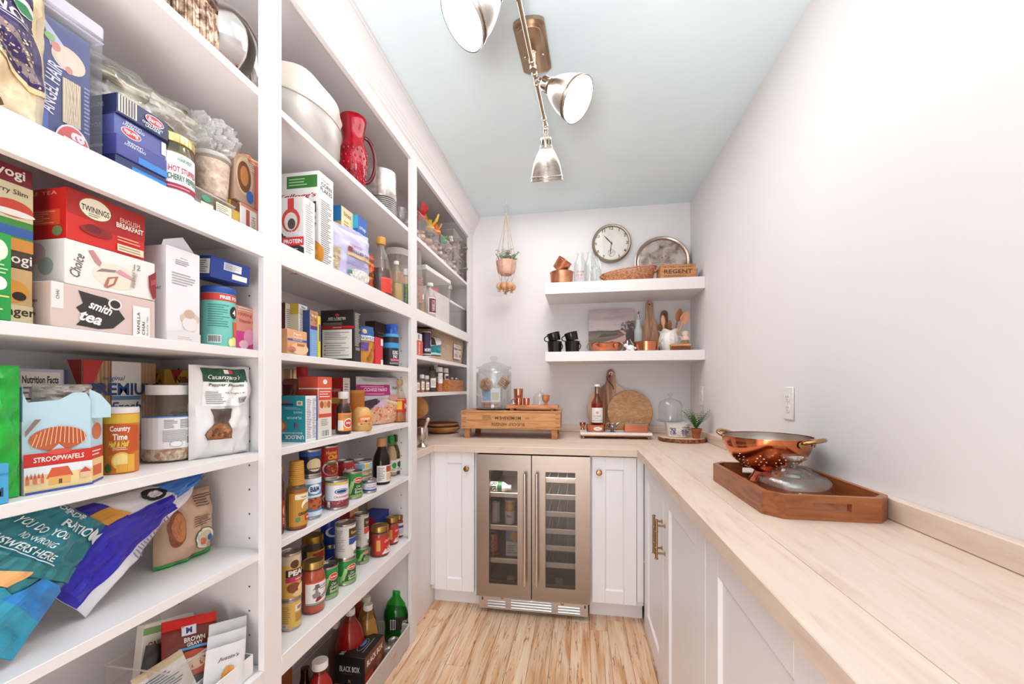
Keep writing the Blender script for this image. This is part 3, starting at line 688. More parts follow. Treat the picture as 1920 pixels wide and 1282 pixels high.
def up(i): return ('p', [(x, S_(y)) for x, y in i[1]], i[2]) if i[0] == 'p' else (('e', i[1], S_(i[2])) + i[3:] if i[0] == 'e' else ('r', i[1], S_(i[2]), i[3], S_(i[4]), i[5]))
im = [('r', 0, 0, 1, .4, '#6d5a50')]+[up(i) for i in im]
q = M(); q.design(im, pw_, ph_, lambda a, c, f: (a-pw_/2, -f, c), doff=.00001); part('painted_scene', pt, q, normals=False, smooth=False)
# oil bottle
o = jar('oil_bottle', 'slim frosted oil bottle with metal pourer beside the painting', 'bottle', [(0, 0), (.023, 0), (.025, .004), (.025, .145), (.014, .185), (.0115, .215), (.014, .218), (.014, .224), (0, .224)], 0.3842, 2.78, ZB_, film('#dfe6e6', .45, .1), rz=0)
part('pourer', o, M().lathe([(0, .2245), (.015, .2245), (.015, .229), (.005, .234), (.004, .253), (0, .253)], silver, 14).tube([(0, 0, .25), (.003, -.002, .262), (.004, -.003, .27)], .0035, '#2a2421', 8))
# boards behind the jug
def paddle(w, h, hl, hw, t, mt, hole=True):
    """rounded board with a handle at its top; xz outline, thickness along y"""
    o = []
    r = min(w*.22, .03)
    o += [(-w/2+r*(1-cos(a)), r*(1-sin(a))) for a in [R(90)*i/5 for i in range(6)][::-1]][::-1] if 0 else [(-w/2, .012), (-w/2+.012, 0), (w/2-.012, 0), (w/2, .012)]
    o += [(w/2, h*.86), (w/2-.008, h*.93), (hw/2+.02, h*.985), (hw/2+.004, h+.015)]
    o += [(hw/2*1.05*cos(a), h+hl-hw/2+hw/2*1.05*sin(a)) for a in [pi*i/10 for i in range(11)]]
    o += [(-hw/2-.004, h+.015), (-hw/2-.02, h*.985), (-w/2+.008, h*.93), (-w/2, h*.86)]
    return M().prism(o, 0, t, mt, RX(90))
pb = wood('#8a5f42', '#c39b7b', '#a97d5c', 'Z', 7, .5, 8)
o = thing('cutting_board', 'tall weathered handled cutting board leaning behind the white jug', 'cutting board', (0.4805, 2.905, ZB_), (R(-6), 0, 0), paddle(.112, .225, .145, .046, .016, pb))
part('hanging_hole', o, M().lathe([(.006, 0), (0, 0)], '#2b1d14', 14, TX((0, -.0163, .345)) @ RX(90)))
o = thing('cutting_board', 'small brown handled cutting board partly hidden by the wooden spoons', 'cutting board', (0.5789, 2.925, ZB_), (R(-4), 0, R(0)), paddle(.1, .2, .1, .045, .014, wood('#6b4228', '#9a6a47', None, 'Z', 7, .5, 8)))
part('hanging_hole', o, M().lathe([(.006, 0), (0, 0)], '#2b1d14', 14, TX((0, -.0143, .275)) @ RX(90)))
# white jug with wooden utensils
jx, jy = 0.5794, 2.79
jg = thing('ribbed_jug', 'white leaf-textured ceramic jug holding wooden utensils', 'jug', (jx, jy, ZB_))
cer = mottled('#ece5dc', '#f7f2ec', 60, .35, bump=.5)
def jf(u, v):
    a = 2*pi*u; z = .142*v; r = .048+.016*sin(pi*min(1, v*1.05))+.0015*sin(14*a)*sin(pi*v)
    if v > .85: r += (v-.85)*.09*(1+.5*sin(5*a))
    return (r*cos(a), r*sin(a), z+(.006*sin(5*a) if v > .95 else 0))
part('jug_body', jg, M().grid(jf, 56, 16, cer, True).lathe([(0, .001), (.049, .001)], cer, 24))
part('jug_inside', jg, M().lathe([(0, .004), (.045, .004), (.06, .066), (.05, .13)], cer, 24))
part('handle', jg, M().tube([(.062+.03*sin(t), 0, .062+.04*cos(t)) for t in [pi*i/10 for i in range(11)]], .006, cer, 8))
def utensil(label, dx, dy, tx, ty, L_, head, mt, name='wooden_spoon'):
    o = thing(name, label, 'utensil', (jx+dx, jy+dy, ZB_+.006), (R(ty), R(tx), 0))
    part('handle', o, M().tube([(0, 0, 0), (0, 0, L_*.5), (0, 0, L_*.74)], [.0045, .005, .006], mt, 8))
    hw_, hl_ = head; n = 10
    pts = [(hw_*(sin(pi*(.08+.86*i/n)))**.8, L_*.7+hl_*i/n) for i in range(n+1)]
    part('head', o, M().prism([(x, z) for x, z in pts]+[(-x, z) for x, z in pts[::-1]], -.003, .003, mt, RX(90)))
    return o
wl, wd, wr = wood('#c98f5e', '#e3b486', None, 'Z', 8, .5, 6), wood('#7d4a26', '#b3743f', None, 'Z', 8, .45, 6), wood('#b97350', '#dba27e', None, 'Z', 6, .4, 4)
utensil('pale wooden spoon upright in the white jug', -.022, -.012, -5, 2, .235, (.013, .07), wl)
utensil('dark wooden spatula leaning out of the white jug', .012, .008, 13, -2, .29, (.021, .085), wd, 'wooden_spatula')
utensil('broad reddish wooden scoop leaning out of the white jug', .006, -.016, 23, 3, .265, (.03, .085), wr, 'wooden_scoop')
utensil('brown wooden spoon half hidden at the back of the jug', .0, .02, 4, -4, .215, (.014, .06), wd)
# copper tray, rabbit, pan, brushes
o = thing('copper_dish', 'oval copper dish with small copper cups in it on the lower shelf', 'dish', (0.1675, 2.715, ZB_))
part('dish_body', o, M().lathe([(0, .001), (.74, .001), (.86, .01/.06*.06), (1, .05), (1.02, .052), (.99, .053), (.84, .012), (0, .004)], copper, 40, Matrix.Diagonal((.098, .052, 1, 1))))
for sx in (-1, 1): part('handle', o, M().tube([(sx*(.094+.022*sin(t)), .016*cos(t)*0, .036+.028*cos(t)) for t in [pi*i/8 for i in range(9)]], .0028, brass, 6))
for k, (dx, lbl) in enumerate(((-.055, 'small copper cup in the oval dish, under the painting edge nearer the black mugs'), (.055, 'small copper cup in the oval dish, beside the white rabbit'))):
    mug('copper_cup', lbl, 'cup', .03, .05, copper, (0.1675+dx*.95, 2.715, ZB_+.0125), (0, R((-14, 14)[k]), 0), 90+180*k)
rbm = thing('rabbit_figurine', 'white ceramic rabbit figurine between copper dish and copper pan', 'figurine', (0.3204, 2.69, ZB_), 0)
wcer = mat('#f3eee9', .3)
b = M().ball((.004, 0, .022), .021, wcer, 16, (1.35, .85, .95)).ball((-.024, 0, .038), .013, wcer, 14, (1.15, .9, .95)).ball((.034, 0, .02), .008, wcer, 10)
for sy in (-1, 1): b.ball((-.015, sy*.006, .058), .006, wcer, 10, (.7, .6, 2.3), ).ball((-.02, sy*.009, .005), .006, wcer, 10, (1.6, .8, .8)).ball((.014, sy*.012, .006), .008, wcer, 10, (1.7, .8, .75))
part('rabbit_body', rbm, b)
o = mug('copper_pan', 'round copper pan with wire handles beside the white jug', 'pan', .078, .062, copper, (0.4266, 2.72, ZB_), 0, 0, flare=1.02)
for sx in (-1, 1): part('handle', o, M().tube([(sx*(.076+.028*sin(t)), 0, .048+.024*sin(t)), ] if 0 else [(sx*(.076+.026*t), .014*(1-2*abs(.5-t))*0+(.016 if 0 else 0), .045+.035*t**1.5) for t in [i/8 for i in range(9)]], .003, silver, 6))
o = thing('scrub_brush', 'flat wooden scrubbing brush at the end of the lower shelf', 'brush', (0.6272, 2.685, ZB_), 0)
part('brush_back', o, M().box((-.061, -.022, .026), (.061, .022, .041), wood('#c07c45', '#dda46f', None, 'X', 8, .5, 6), .004))
br = M()
for i in range(13):
    for j in range(4): br.tube([(-.055+i*.0092, -.017+j*.0113, .027), (-.0565+i*.0094, -.018+j*.012, .001)], .0022, '#9b6238', 5)
part('bristles', o, br)['kind'] = 'stuff'
o = thing('dish_brush', 'round pale wooden dish brush standing on the scrubbing brush', 'brush', (0.6582, 2.69, ZB_+.0415), 0)
br = M()
for i in range(40):
    a = i*2.4; r = .026*(i/40)**.5; br.tube([(r*.85*cos(a), r*.85*sin(a), .024), (r*1.15*cos(a), r*1.15*sin(a), .0005)], .0018, '#b59a80', 5)
part('bristles', o, br)['kind'] = 'stuff'
part('brush_head', o, M().lathe([(0, .022), (.024, .022), (.026, .026), (.026, .036), (.02, .042), (.015, .05), (.02, .064), (.019, .075), (.01, .082), (0, .083)], wood('#d9b39a', '#e9cdb8', None, 'Z', 6, .5, 4), 22))

# ================================================================ things on the back worktop
H = H1+.0006
cw = wood('#b5733f', '#dba26c', '#c98a55', 'X', 6, .6, 9, .15, .08); cwe = wood('#a5683a', '#cf965f', None, 'Y', 6, .6, 9, .15)
cr_ = thing('crate_bench', 'upturned printed wooden crate standing on short legs', 'crate', (-.428, 2.485, H), 1.2)
cl, z0, z1, dp = .313, 0.0602, 0.1619, .35
for k in range(2):
    a = z0+(z1-z0)*k/2; bb = z0+(z1-z0)*(k+1)/2-.001
    part('front_slat', cr_, M().box((-cl, 0, a), (cl, .01, bb), cw, .0008)); part('back_slat', cr_, M().box((-cl, dp-.01, a), (cl, dp, bb), cw, .0008))
for k in range(4):
    yy = .004+k*(dp-.008)/4; part('top_slat', cr_, M().box((-cl-.004, yy, z1+.0005), (cl+.004, yy+(dp-.008)/4-.0015, z1+.0105), cw, .0008))
for sx in (-1, 1): part('end_board', cr_, M().box((sx*cl, .0105, z0+.002), (sx*(cl-.016), dp-.0105, z1), cwe, .0008))
for sx in (-1, 1):
    for y in (.012, dp-.045): part('leg', cr_, M().box((sx*(cl-.018), y, 0), (sx*(cl-.055), y+.032, z0+.03), cwe, .001))
p = M(); hh = z1-z0
p.design([('t', 'RUDOLF  HENSEN', .48, .28, .2, '#4a2f1c', {'rot': 180, 'b': .01, 'w': .33}), ('t', 'MOMERSHEIM', .48, .67, .2, '#4a2f1c', {'rot': 180, 'b': .01, 'w': .26}), ('t', 'TO', .675, .68, .12, '#6a452c', {'rot': 180}), ('L', .22, .55, .32, .85, 3, '#8a5a36')], 2*cl, hh, lambda a, c, f: (a-cl, -.0002-f, z0+c)); part('stencilled_lettering', cr_, p, normals=False, smooth=False)
p = M()
for sx in (-1, 1):
    for k in range(4): p.box((sx*(cl-.006), -.0006, z0+.014+k*.026), (sx*(cl-.030), .0004, z0+.0165+k*.026), '#4b2d1a')
part('staples', cr_, p)
cz = H+z1+.0106
jx, jy = -0.5685, 2.665
thing('metal_plate', 'dark round metal plate under the glass cookie jar', 'plate', (jx, jy, cz), 0, M().lathe([(0, 0), (.11, 0), (.122, .005), (.123, .0065), (.11, .0035), (0, .003)], brushed('#5b4638', .35), 40))
z = cz+.0036; gl_ = film('#fafbfb', .015, .015, 1.75)
R_ = .118
cj = thing('cookie_jar', 'large round lidded glass jar holding wrapped cookies on the crate', 'jar', (jx, jy, z))
hb = 1.3395-z
part('jar_body', cj, M().lathe([(0, .004), (R_*.9, 0), (R_, .012), (R_, hb-.01), (R_*.95, hb), (R_*.88, hb+.004), (R_*.86, hb+.016), (R_*.9, hb+.02), (R_*.85, hb+.02), (R_*.83, hb+.004), (R_*.93, hb-.006), (R_*.97, hb-.014), (R_*.97, .014), (0, .012)], gl_, 48))
part('lid', cj, M().lathe([(R_*.97, hb+.0205), (R_*1.0, hb+.026), (R_*.98, hb+.032), (R_*.72, hb+.037), (R_*.58, hb+.052), (R_*.3, hb+.062), (R_*.12, hb+.065), (R_*.13, hb+.075), (R_*.22, hb+.086), (R_*.22, hb+.097), (R_*.15, hb+.103), (0, hb+.104)], film('#f6f8f8', .04, .03, 1.55), 40))
ck1 = mottled('#8a5530', '#d9a878', 40, .6, bump=.3); ck2 = mottled('#a06a40', '#d8ab80', 40, .6, bump=.3)
def cookies(label, x, y, zz, r, n, mt, rot):
    o = thing('cookie_pack', label, 'cookies', (x, y, zz), rot)
    for k in range(n): part('cookie', o, M().lathe([(0, k*.013), (r*.85, k*.013), (r, k*.013+.004), (r*.95, k*.013+.009), (0, k*.013+.012)], mt, 20))
    part('cellophane', o, M().lathe([(0, -.003), (r*1.05, -.002), (r*1.1, .004), (r*1.08, n*.013), (r*.6, n*.013+.008), (r*.15, n*.013+.012), (r*.3, n*.013+.03)], film('#fff6ee', .05, .1, 1.6), 16))
    return o
cookies('wrapped round cookies lying on the white card box inside the glass jar', jx-.03, jy-.055, z+.155, .04, 3, ck1, (R(70), 0, R(-14)))
cookies('stack of wrapped cookies leaning on the far side inside the jar', jx+.055, jy-.02, z+.15, .034, 5, ck2, (0, R(35), 0))
carton('cookie_box', 'white and blue card box lying inside the glass jar', 'box', jx-.005, z+.0125, jy-.075, .125, .125, .08, '#e9edf5', [('r', 0, 0, 1, .28, '#c49a80'), ('t', 'NUT FREE MIX', .5, .14, .1, '#7a3f2a', {'w': .8}), ('r', .05, .35, .5, .9, '#9fb4dd'), ('r', .55, .4, .92, .8, '#d7c9a0')], rz=0)
# small wooden serving tray on the crate with copper cups
tx0, tx1, ty = -0.4635, -0.1329, 2.54
tz = cz
tb = thing('serving_board', 'footed reddish wooden serving board on the crate', 'serving board', ((tx0+tx1)/2, ty, tz), 0)
rw = wood('#b46a3c', '#d99563', None, 'X', 8, .45, 6)
part('board_top', tb, M().box((tx0/2-tx1/2, 0, .012), (tx1/2-tx0/2, .15, .034), rw, .003))
for sx in (-1, 1):
    for y in (.012, .12): part('foot', tb, M().box((sx*(tx1-tx0)*.39-.012, y, 0), (sx*(tx1-tx0)*.39+.012, y+.018, .0125), rw, .002))
z = tz+.0343
cm = wood('#b36a3a', '#d99a66', None, 'Z', 8, .4, 5)
mug('copper_cup', 'tall flared copper beaker on the serving board', 'cup', .028, .105, copper2, (-0.3960, 2.63, z), 0, 0, flare=1.12)
mug('copper_jug', 'tiny copper jug with a ring handle in front of the tall beaker', 'jug', .022, .048, copper, (-0.3845, 2.565, z), 0, 180, flare=.9)
mug('copper_cup', 'short straight copper cup on the serving board between jug and cloche', 'cup', .021, .045, copper2, (-0.3351, 2.57, z), 0, 0)
o = thing('glass_cloche', 'small clear glass cloche with ball knob on the serving board', 'cloche', (-0.2543, 2.62, z))
part('dome', o, M().lathe([(.043, .001), (.047, .0), (.048, .004), (.044, .009), (.044, .045), (.034, .068), (.018, .08), (.008, .084), (.0065, .09)], gl_, 32)); part('knob', o, M().ball((0, 0, .099), .0115, gl_, 14))
o = thing('egg_cup', 'turned wooden egg cup on the serving board in front of the cloche', 'egg cup', (-0.2104, 2.57, z), 0, M().lathe([(0, 0), (.018, 0), (.018, .004), (.008, .01), (.008, .016), (.019, .026), (.025, .045), (.025, .062), (.027, .064), (.024, .064), (.02, .042), (0, .025)], cm, 26))
# marble tray
tl, tr_ = 0.0120, 0.4352
mt_ = thing('marble_tray', 'white marble tray with ball feet and gilt underside', 'tray', ((tl+tr_)/2, 2.572, H), 1.5)
w2 = (tr_-tl)/2+.006
part('slab', mt_, M().box((-w2, 0, .023), (w2, .16, .04), mottled('#e9e3e0', '#f7f4f2', 8, .2), .002)); part('gilt_edge', mt_, M().box((-w2+.004, .004, .016), (w2-.004, .156, .0232), brushed('#c98a5c', .25, 'X'), .001))
for sx in (-1, 1):
    for y in (.016, .144): part('ball_foot', mt_, M().ball((sx*(w2-.02), y, .0083), .0081, silver, 12))
z = H+.0402
o = jar('wine_bottle', 'rose wine bottle with white label on the marble tray', 'bottle', [(0, .004), (.036, .0), (.038, .006), (.038, .165), (.034, .19), (.018, .215), (.0145, .23), (.0145, .285), (.016, .287), (.016, .295), (0, .296)], 0.1124, 2.665, z, film('#e0a484', .02, .03, 1.6), (.18, '#a33a22'), None, lab=(.0384, .055, .15, '#f1ebe2', [('t', 'LE ROSE', .5, .45, .1, '#6a5a4f', {'w': .55}), ('e', .5, .68, .12, .1, '#c9a79a'), ('L', .3, .25, .7, .35, 2, '#9c8c80'), ('r', .05, .13, .95, .15, '#5a4436')], .085), rz=0, fillname='wine')
part('capsule', o, M().lathe([(.0152, .24), (.0155, .288), (.0168, .29), (.0168, .2985), (0, .299)], brushed('#a08a80', .3), 20)); part('foil_top', o, M().lathe([(.0172, .286), (.0175, .2995), (0, .3)], '#f1eeeb', 20))
o = thing('copper_pan', 'small oval copper pan with white name plate on the marble tray', 'pan', (0.1016, 2.61, z))
part('pan_body', o, M().lathe([(0, .001), (.9, .001), (.97, .004), (1, .042), (1.03, .044), (.99, .045), (.93, .006), (0, .005)], copper, 40, Matrix.Diagonal((.06, .034, 1, 1))))
p = M(); p.flat([ell(0, 0, .026, .012, 24)], '#f2ede8', lambda x, y, f: (x+.012, -.0348*(1-((x+.012)/.062)**2)**.5-f, .022+y), .001, .01)
p.design([('t', 'Olive', .5, .5, .5, '#777777', {'s': .3})], .04, .018, lambda x, y, f: (x-.02+.012, -.0348*(1-((x-.02+.012)/.062)**2)**.5-f, .013+y), .006, .0014); part('name_plate', o, p, normals=False)
for sx in (-1, 1): part('ear_handle', o, M().tube([(sx*(.058+.014*sin(t)), .012*cos(t), .038) for t in [pi*i/8 for i in range(9)]], .0028, brass, 6))
o = thing('bottle_stopper', 'copper bottle stopper standing at the end of the worktop tray', 'stopper', (0.0215, 2.74, H), 0, M().lathe([(0, 0), (.011, 0), (.014, .04), (.012, .048), (.009, .052), (.014, .062), (.018, .07), (.02, .082), (.018, .088), (0, .09)], copper, 20))
o = thing('silver_creamer', 'ornate tarnished silver creamer with curled handle on the marble tray', 'creamer', (0.2043, 2.6, z))
sv = mottled('#6b5a56', '#cbbdb8', 20, .2, .9)
part('creamer_body', o, M().lathe([(0, 0), (.018, 0), (.02, .003), (.009, .009), (.009, .013), (.022, .022), (.026, .034), (.021, .045), (.024, .054), (.0225, .054), (.019, .045), (.023, .034), (0, .018)], sv, 26))
part('spout', o, M().tube([(.018, 0, .042), (.032, 0, .052), (.042, 0, .059)], [.011, .008, .005], sv, 10))
part('handle', o, M().tube([(-.02-.022*sin(t), 0, .036+.02*cos(t)) for t in [pi*1.15*i/10 for i in range(11)]], .0032, sv, 8))
o = thing('loaf_pan', 'rectangular copper loaf pan with end handles on the marble tray', 'pan', (0.3481, 2.598, z), 1)
lw = 0.0702
part('pan_body', o, M().box((-lw, 0, .0005), (lw, .075, .003), copper2).box((-lw, 0, .0005), (lw, .003, .05), rosec, .0008).box((-lw, .072, .0005), (lw, .075, .05), rosec, .0008).box((-lw, 0, .0005), (-lw+.003, .075, .05), rosec, .0008).box((lw-.003, 0, .0005), (lw, .075, .05), rosec, .0008))
part('rolled_rim', o, M().tube([(-lw, 0, .05), (lw, 0, .05), (lw, .075, .05), (-lw, .075, .05)], .0022, silver, 6, True))
for sx in (-1, 1): part('end_handle', o, M().tube([(sx*(lw+.016*sin(t)), .0375+.02*cos(t), .044+.01*sin(t)) for t in [pi*i/8 for i in range(9)]], .003, brass, 6))
# round paddle board and round board
pcx = 0.2197; pr_ = .168
o = thing('paddle_board', 'large round walnut paddle board with leather loop leaning on the wall', 'cutting board', (pcx, 2.925, H), (R(-4), 0, 0))
poly = [(pr_*sin(a), pr_+pr_*-cos(a)) for a in [R(155)*i/30 for i in range(31)]]; hw = .03
poly += [(hw+.012, pr_*2+.005), (hw, pr_*2+.03), (hw*.92, pr_*2+.085)] + [(hw*.92*cos(a), pr_*2+.085+hw*.92*sin(a)) for a in [pi*i/8 for i in range(1, 8)]]
poly += [(-x, zz) for x, zz in [(hw*.92, pr_*2+.085), (hw, pr_*2+.03), (hw+.012, pr_*2+.005)]] + [(-pr_*sin(a), pr_-pr_*cos(a)) for a in [R(155)*i/30 for i in range(30, 0, -1)]]
def striped():
    m, nt, b = base('wood_paddle'); L = nt.links.new; N = nt.nodes.new
    tc = N('ShaderNodeTexCoord'); mp = N('ShaderNodeMapping'); mp.inputs['Scale'].default_value = (12, 12, .9); n = N('ShaderNodeTexNoise'); n.inputs['Scale'].default_value = 1.6; n.inputs['Detail'].default_value = 5; n.inputs['Distortion'].default_value = .3
    r = N('ShaderNodeValToRGB'); r.color_ramp.elements[0].position = .38; r.color_ramp.elements[0].color = lin('#7a4a2c'); r.color_ramp.elements[1].position = .6; r.color_ramp.elements[1].color = lin('#d8b394'); x = r.color_ramp.elements.new(.47); x.color = lin('#ab7650')
    L(tc.outputs['Object'], mp.inputs[0]); L(mp.outputs[0], n.inputs[0]); L(n.outputs[0], r.inputs[0]); L(r.outputs[0], b.inputs['Base Color']); b.inputs['Roughness'].default_value = .4; return m
part('board', o, M().prism(poly, 0, .018, striped(), RX(90)))
part('eyelet', o, M().lathe([(.0125, -.001), (.0125, .0015), (.006, .0015), (.006, -.001)], '#efe6dc', 20, TX((0, -.018, pr_*2+.083)) @ RX(90)))
part('leather_loop', o, M().tube([(0, -.021, pr_*2+.083), (-.012, -.025, pr_*2+.055), (-.03, -.026, pr_*2+.06), (-.02, -.025, pr_*2+.03), (.012, -.023, pr_*2-.005), (.018, -.022, pr_*2-.03)], .003, '#3b2417', 6))
rc_ = 0.3419; rr = .151
o = thing('round_board', 'round pale wooden board leaning on the paddle board', 'cutting board', (rc_, 2.86, H), (R(-9), 0, 0))
def rings():
    m, nt, b = base('wood_rings'); L = nt.links.new; N = nt.nodes.new
    tc = N('ShaderNodeTexCoord'); mp = N('ShaderNodeMapping'); mp.inputs['Location'].default_value = (0, 0, -.15*1); mp.inputs['Scale'].default_value = (1, .2, 2.2)
    wv_ = N('ShaderNodeTexNoise'); wv_.inputs['Scale'].default_value = 22; wv_.inputs['Detail'].default_value = 6; wv_.inputs['Distortion'].default_value = 1.5
    r = N('ShaderNodeValToRGB'); r.color_ramp.elements[0].position = .3; r.color_ramp.elements[0].color = lin('#a97545'); r.color_ramp.elements[1].position = .66; r.color_ramp.elements[1].color = lin('#cf9f6c')
    L(tc.outputs['Object'], mp.inputs[0]); L(mp.outputs[0], wv_.inputs[0]); L(wv_.outputs[0], r.inputs[0]); L(r.outputs[0], b.inputs['Base Color']); b.inputs['Roughness'].default_value = .5; return m
part('board', o, M().lathe([(0, 0), (rr-.004, 0), (rr, .004), (rr, .014), (rr-.004, .018), (0, .018)], rings(), 56, TX((0, 0, rr)) @ RX(90)))
# wood slice with floral bowl, dome and plant
sx_, sy_ = 0.6054, 2.555
sl = thing('wood_slice', 'round bark-edged wood slice in the worktop corner', 'wood slice', (sx_, sy_, H), 0)
rg = random.Random(8); rad = [.132+rg.uniform(-.003, .003) for _ in range(40)]
pl = [(rad[i]*cos(2*pi*i/40), rad[i]*sin(2*pi*i/40)*.93) for i in range(40)]
part('slice', sl, M().prism([(x*.97, y*.97) for x, y in pl], 0, .022, wood('#d7b190', '#ecd0b4', None, 'X', 5, .6, 2)))
bkm = mottled('#4a2a17', '#b0703f', 55, .8, bump=.9, c3='#7d4a28'); n = 40
part('bark', sl, M().add([(x*s_, y*s_, zz) for (s_, zz) in ((.968, .0004), (1, .002), (1.01, .011), (1, .02), (.968, .0224)) for x, y in pl], [(k*n+i, k*n+(i+1) % n, (k+1)*n+(i+1) % n, (k+1)*n+i) for k in range(4) for i in range(n)], bkm))
z = H+.0226
fbx, fby = 0.5835, 2.585
fb = thing('floral_bowl', 'square white porcelain bowl with blue flowers on the wood slice', 'bowl', (fbx, fby, z), 0)
por = mat('#f0ecea', .2)
part('bowl_body', fb, M().lathe([(0, .0005), (.05, .0005), (.053, .003), (.06, .05), (.066, .076), (.0695, .082), (.066, .083), (.062, .076), (.05, .006), (0, .005)], por, 40, RZ(0), sq=4))
p = M(); fl = [('bits', .08, .2, .36, .75, 40, .06, ['#8d8aa6', '#5a5678', '#b3aec4', '#3f3b58']), ('bits', .62, .1, .95, .85, 50, .06, ['#6d5a6e', '#4b4258', '#a19bb4', '#7c6a78']), ('bits', .4, .1, .6, .5, 12, .035, ['#a6a3b8', '#c9c5d2']), ('bits', .1, .02, .95, .2, 20, .03, ['#9995b2', '#c5c1d0'])]
p.design(fl, .11, .07, lambda a, c, f: ((a-.055)*(1+.22*c/.07), -.0535-.0155*(c/.07)-f*.4, .004+c), .01); part('flower_print', fb, p, normals=False)
o = thing('cake_dome', 'clear glass cake dome with knob set on its plate above the floral bowl', 'cake dome', (fbx-.032, fby+.03, z+.0845))
part('glass_plate', o, M().lathe([(0, 0), (.06, 0), (.078, .006), (.084, .012), (.082, .014), (.06, .004), (0, .003)], film('#f1f5f4', .06, .03, 1.55), 40))
part('dome', o, M().lathe([(.067, .0125), (.069, .014), (.07, .1), (.06, .125), (.035, .14), (.01, .146), (.006, .15)], gl_, 40)); part('knob', o, M().lathe([(.006, .15), (.007, .157), (.0145, .167), (.015, .175), (.008, .183), (0, .184)], film('#eef1f1', .1, .03, 1.6), 18))
po = thing('potted_fern', 'small green fern in a terracotta pot on the wood slice', 'plant', (0.6735, 2.505, z))
tc_ = mottled('#8f4a28', '#b8693e', 20, .8)
part('pot', po, M().lathe([(0, 0), (.019, 0), (.026, .044), (.03, .044), (.031, .058), (.027, .058), (.025, .045), (0, .045)], tc_, 24))
part('soil', po, M().lathe([(.0255, .05), (0, .052)], '#3a271b', 16))
gm = [mat('#4f7a3a', .6), mat('#6d9448', .6), mat('#3d6330', .6)]; rg = random.Random(2)
for k in range(26):
    f_ = M(); a = rg.uniform(0, 2*pi); L_ = rg.uniform(.07, .135); sp = rg.uniform(.25, .8); st = []
    for i in range(9):
        t = i/8; st.append(Vector((cos(a)*L_*sp*t**1.3, sin(a)*L_*sp*t**1.3*.6, .05+L_*(t-.28*t*t*sp))))
    f_.tube(st, [.0012*(1-.6*i/8) for i in range(9)], gm[2], 4)
    for i in range(1, 9):
        for sd in (-1, 1):
            p0 = st[i]; dr = (st[i]-st[i-1]).normalized(); sdv = dr.cross(Vector((0, 0, 1))).normalized()*sd; l = .02*(1-.55*abs(i/8-.45)); e = p0+sdv*l+dr*l*.6; q = p0+sdv*l*.5+dr*l*.1+Vector((0, 0, .002))
            f_.add([p0, p0+sdv*l*.5+dr*l*.55, e, q], [(0, 1, 2, 3)], gm[k % 3])
    part('frond', po, f_, normals=False)

# ================================================================ long worktop: tray, colander, dome; outlets; lamp; planter
ow_ = wood('#7a4023', '#a96637', '#91522d', 'Y', 7, .35, 7, .06, .05); oe_ = wood('#7d4224', '#ad6a3a', '#94552e', 'X', 7, .35, 7, .06, .05)
tr = thing('serving_tray', 'reddish-brown wooden tray with cut corners and slot handles on the worktop', 'tray', (0, 0, H))
X0, X1, Y0, Y1, ch, th, ht = .455, .7365, 1.077, 1.525, .037, .014, .0585
oct_ = [(X0+ch, Y0), (X1-ch, Y0), (X1, Y0+ch), (X1, Y1-ch), (X1-ch, Y1), (X0+ch, Y1), (X0, Y1-ch), (X0, Y0+ch)]
ctr = ((X0+X1)/2, (Y0+Y1)/2)
inn = []
for i in range(8):
    p0, p1, p2 = Vector(oct_[i-1]), Vector(oct_[i]), Vector(oct_[(i+1) % 8])
    n1 = Vector((-(p1-p0).y, (p1-p0).x)).normalized(); n2 = Vector((-(p2-p1).y, (p2-p1).x)).normalized(); b = (n1+n2).normalized(); inn.append(p1+b*th/ b.dot(n1))
part('tray_floor', tr, M().prism([tuple(p1*.02+q*.98) if 0 else tuple(q) for p1, q in zip(oct_, inn)], .0008, .012, ow_))
part('base_strip', tr, M().prism(oct_, .0, .0075, oe_))
def wallpiece(i, slot):
    a, b, c, d = Vector(oct_[i]), Vector(oct_[(i+1) % 8]), inn[(i+1) % 8], inn[i]
    def seg(t0, t1, z0, z1, m): m.prism([tuple(a.lerp(b, t0)), tuple(a.lerp(b, t1)), tuple(d.lerp(c, t1)), tuple(d.lerp(c, t0))], z0, z1, oe_ if i in (0, 4) else ow_)
    m = M()
    if slot: seg(0, .3, .0077, ht, m); seg(.7, 1, .0077, ht, m); seg(.3, .7, .0077, .024, m); seg(.3, .7, .042, ht, m)
    else: seg(0, 1, .0077, ht, m)
    part('tray_wall', tr, m, smooth=False)
for i in range(8): wallpiece(i, i in (0, 4))
zf = H+.0121
cp = brushed('#d67f55', .13, 'Z')
cx, cy = .607, 1.452
co_ = thing('colander', 'large footed copper colander with brass handles standing in the wooden tray', 'colander', (cx, cy, zf), 0)
zb = .03; rt = .127; hh_ = .115
def cprof(v): return rt*(1-(1-v)**2.3)**.62 if v > 0 else 0
pf = [(.033+ (cprof(v)-.0)*(1-.033/rt) if 0 else max(.03, cprof(v)), zb+hh_*v) for v in [i/14 for i in range(15)]]
tin = brushed('#c8bfb6', .3)
part('bowl', co_, M().lathe([(0, zb)]+pf+[(rt+.004, zb+hh_+.001), (rt+.004, zb+hh_+.004), (rt+.0005, zb+hh_+.004)], cp, 64))
part('tin_lining', co_, M().lathe([(0, zb+.002)]+[(max(.029, r-.0018), z+.002) for r, z in pf], tin, 64))
part('foot_ring', co_, M().lathe([(.052, .0), (.055, .002), (.05, .008), (.04, .02), (.036, .028), (.034, zb+.003)], cp, 48).lathe([(.049, .0005), (.046, .008), (.037, .02), (.033, .028)], cp, 48))
hm = M(); dk = mat('#fbe9d6', .5)
rows = [(.16, 0, 1), (.26, 0, 1), (.36, 0, 1), (.46, 0, 1), (.56, 0, 1)]
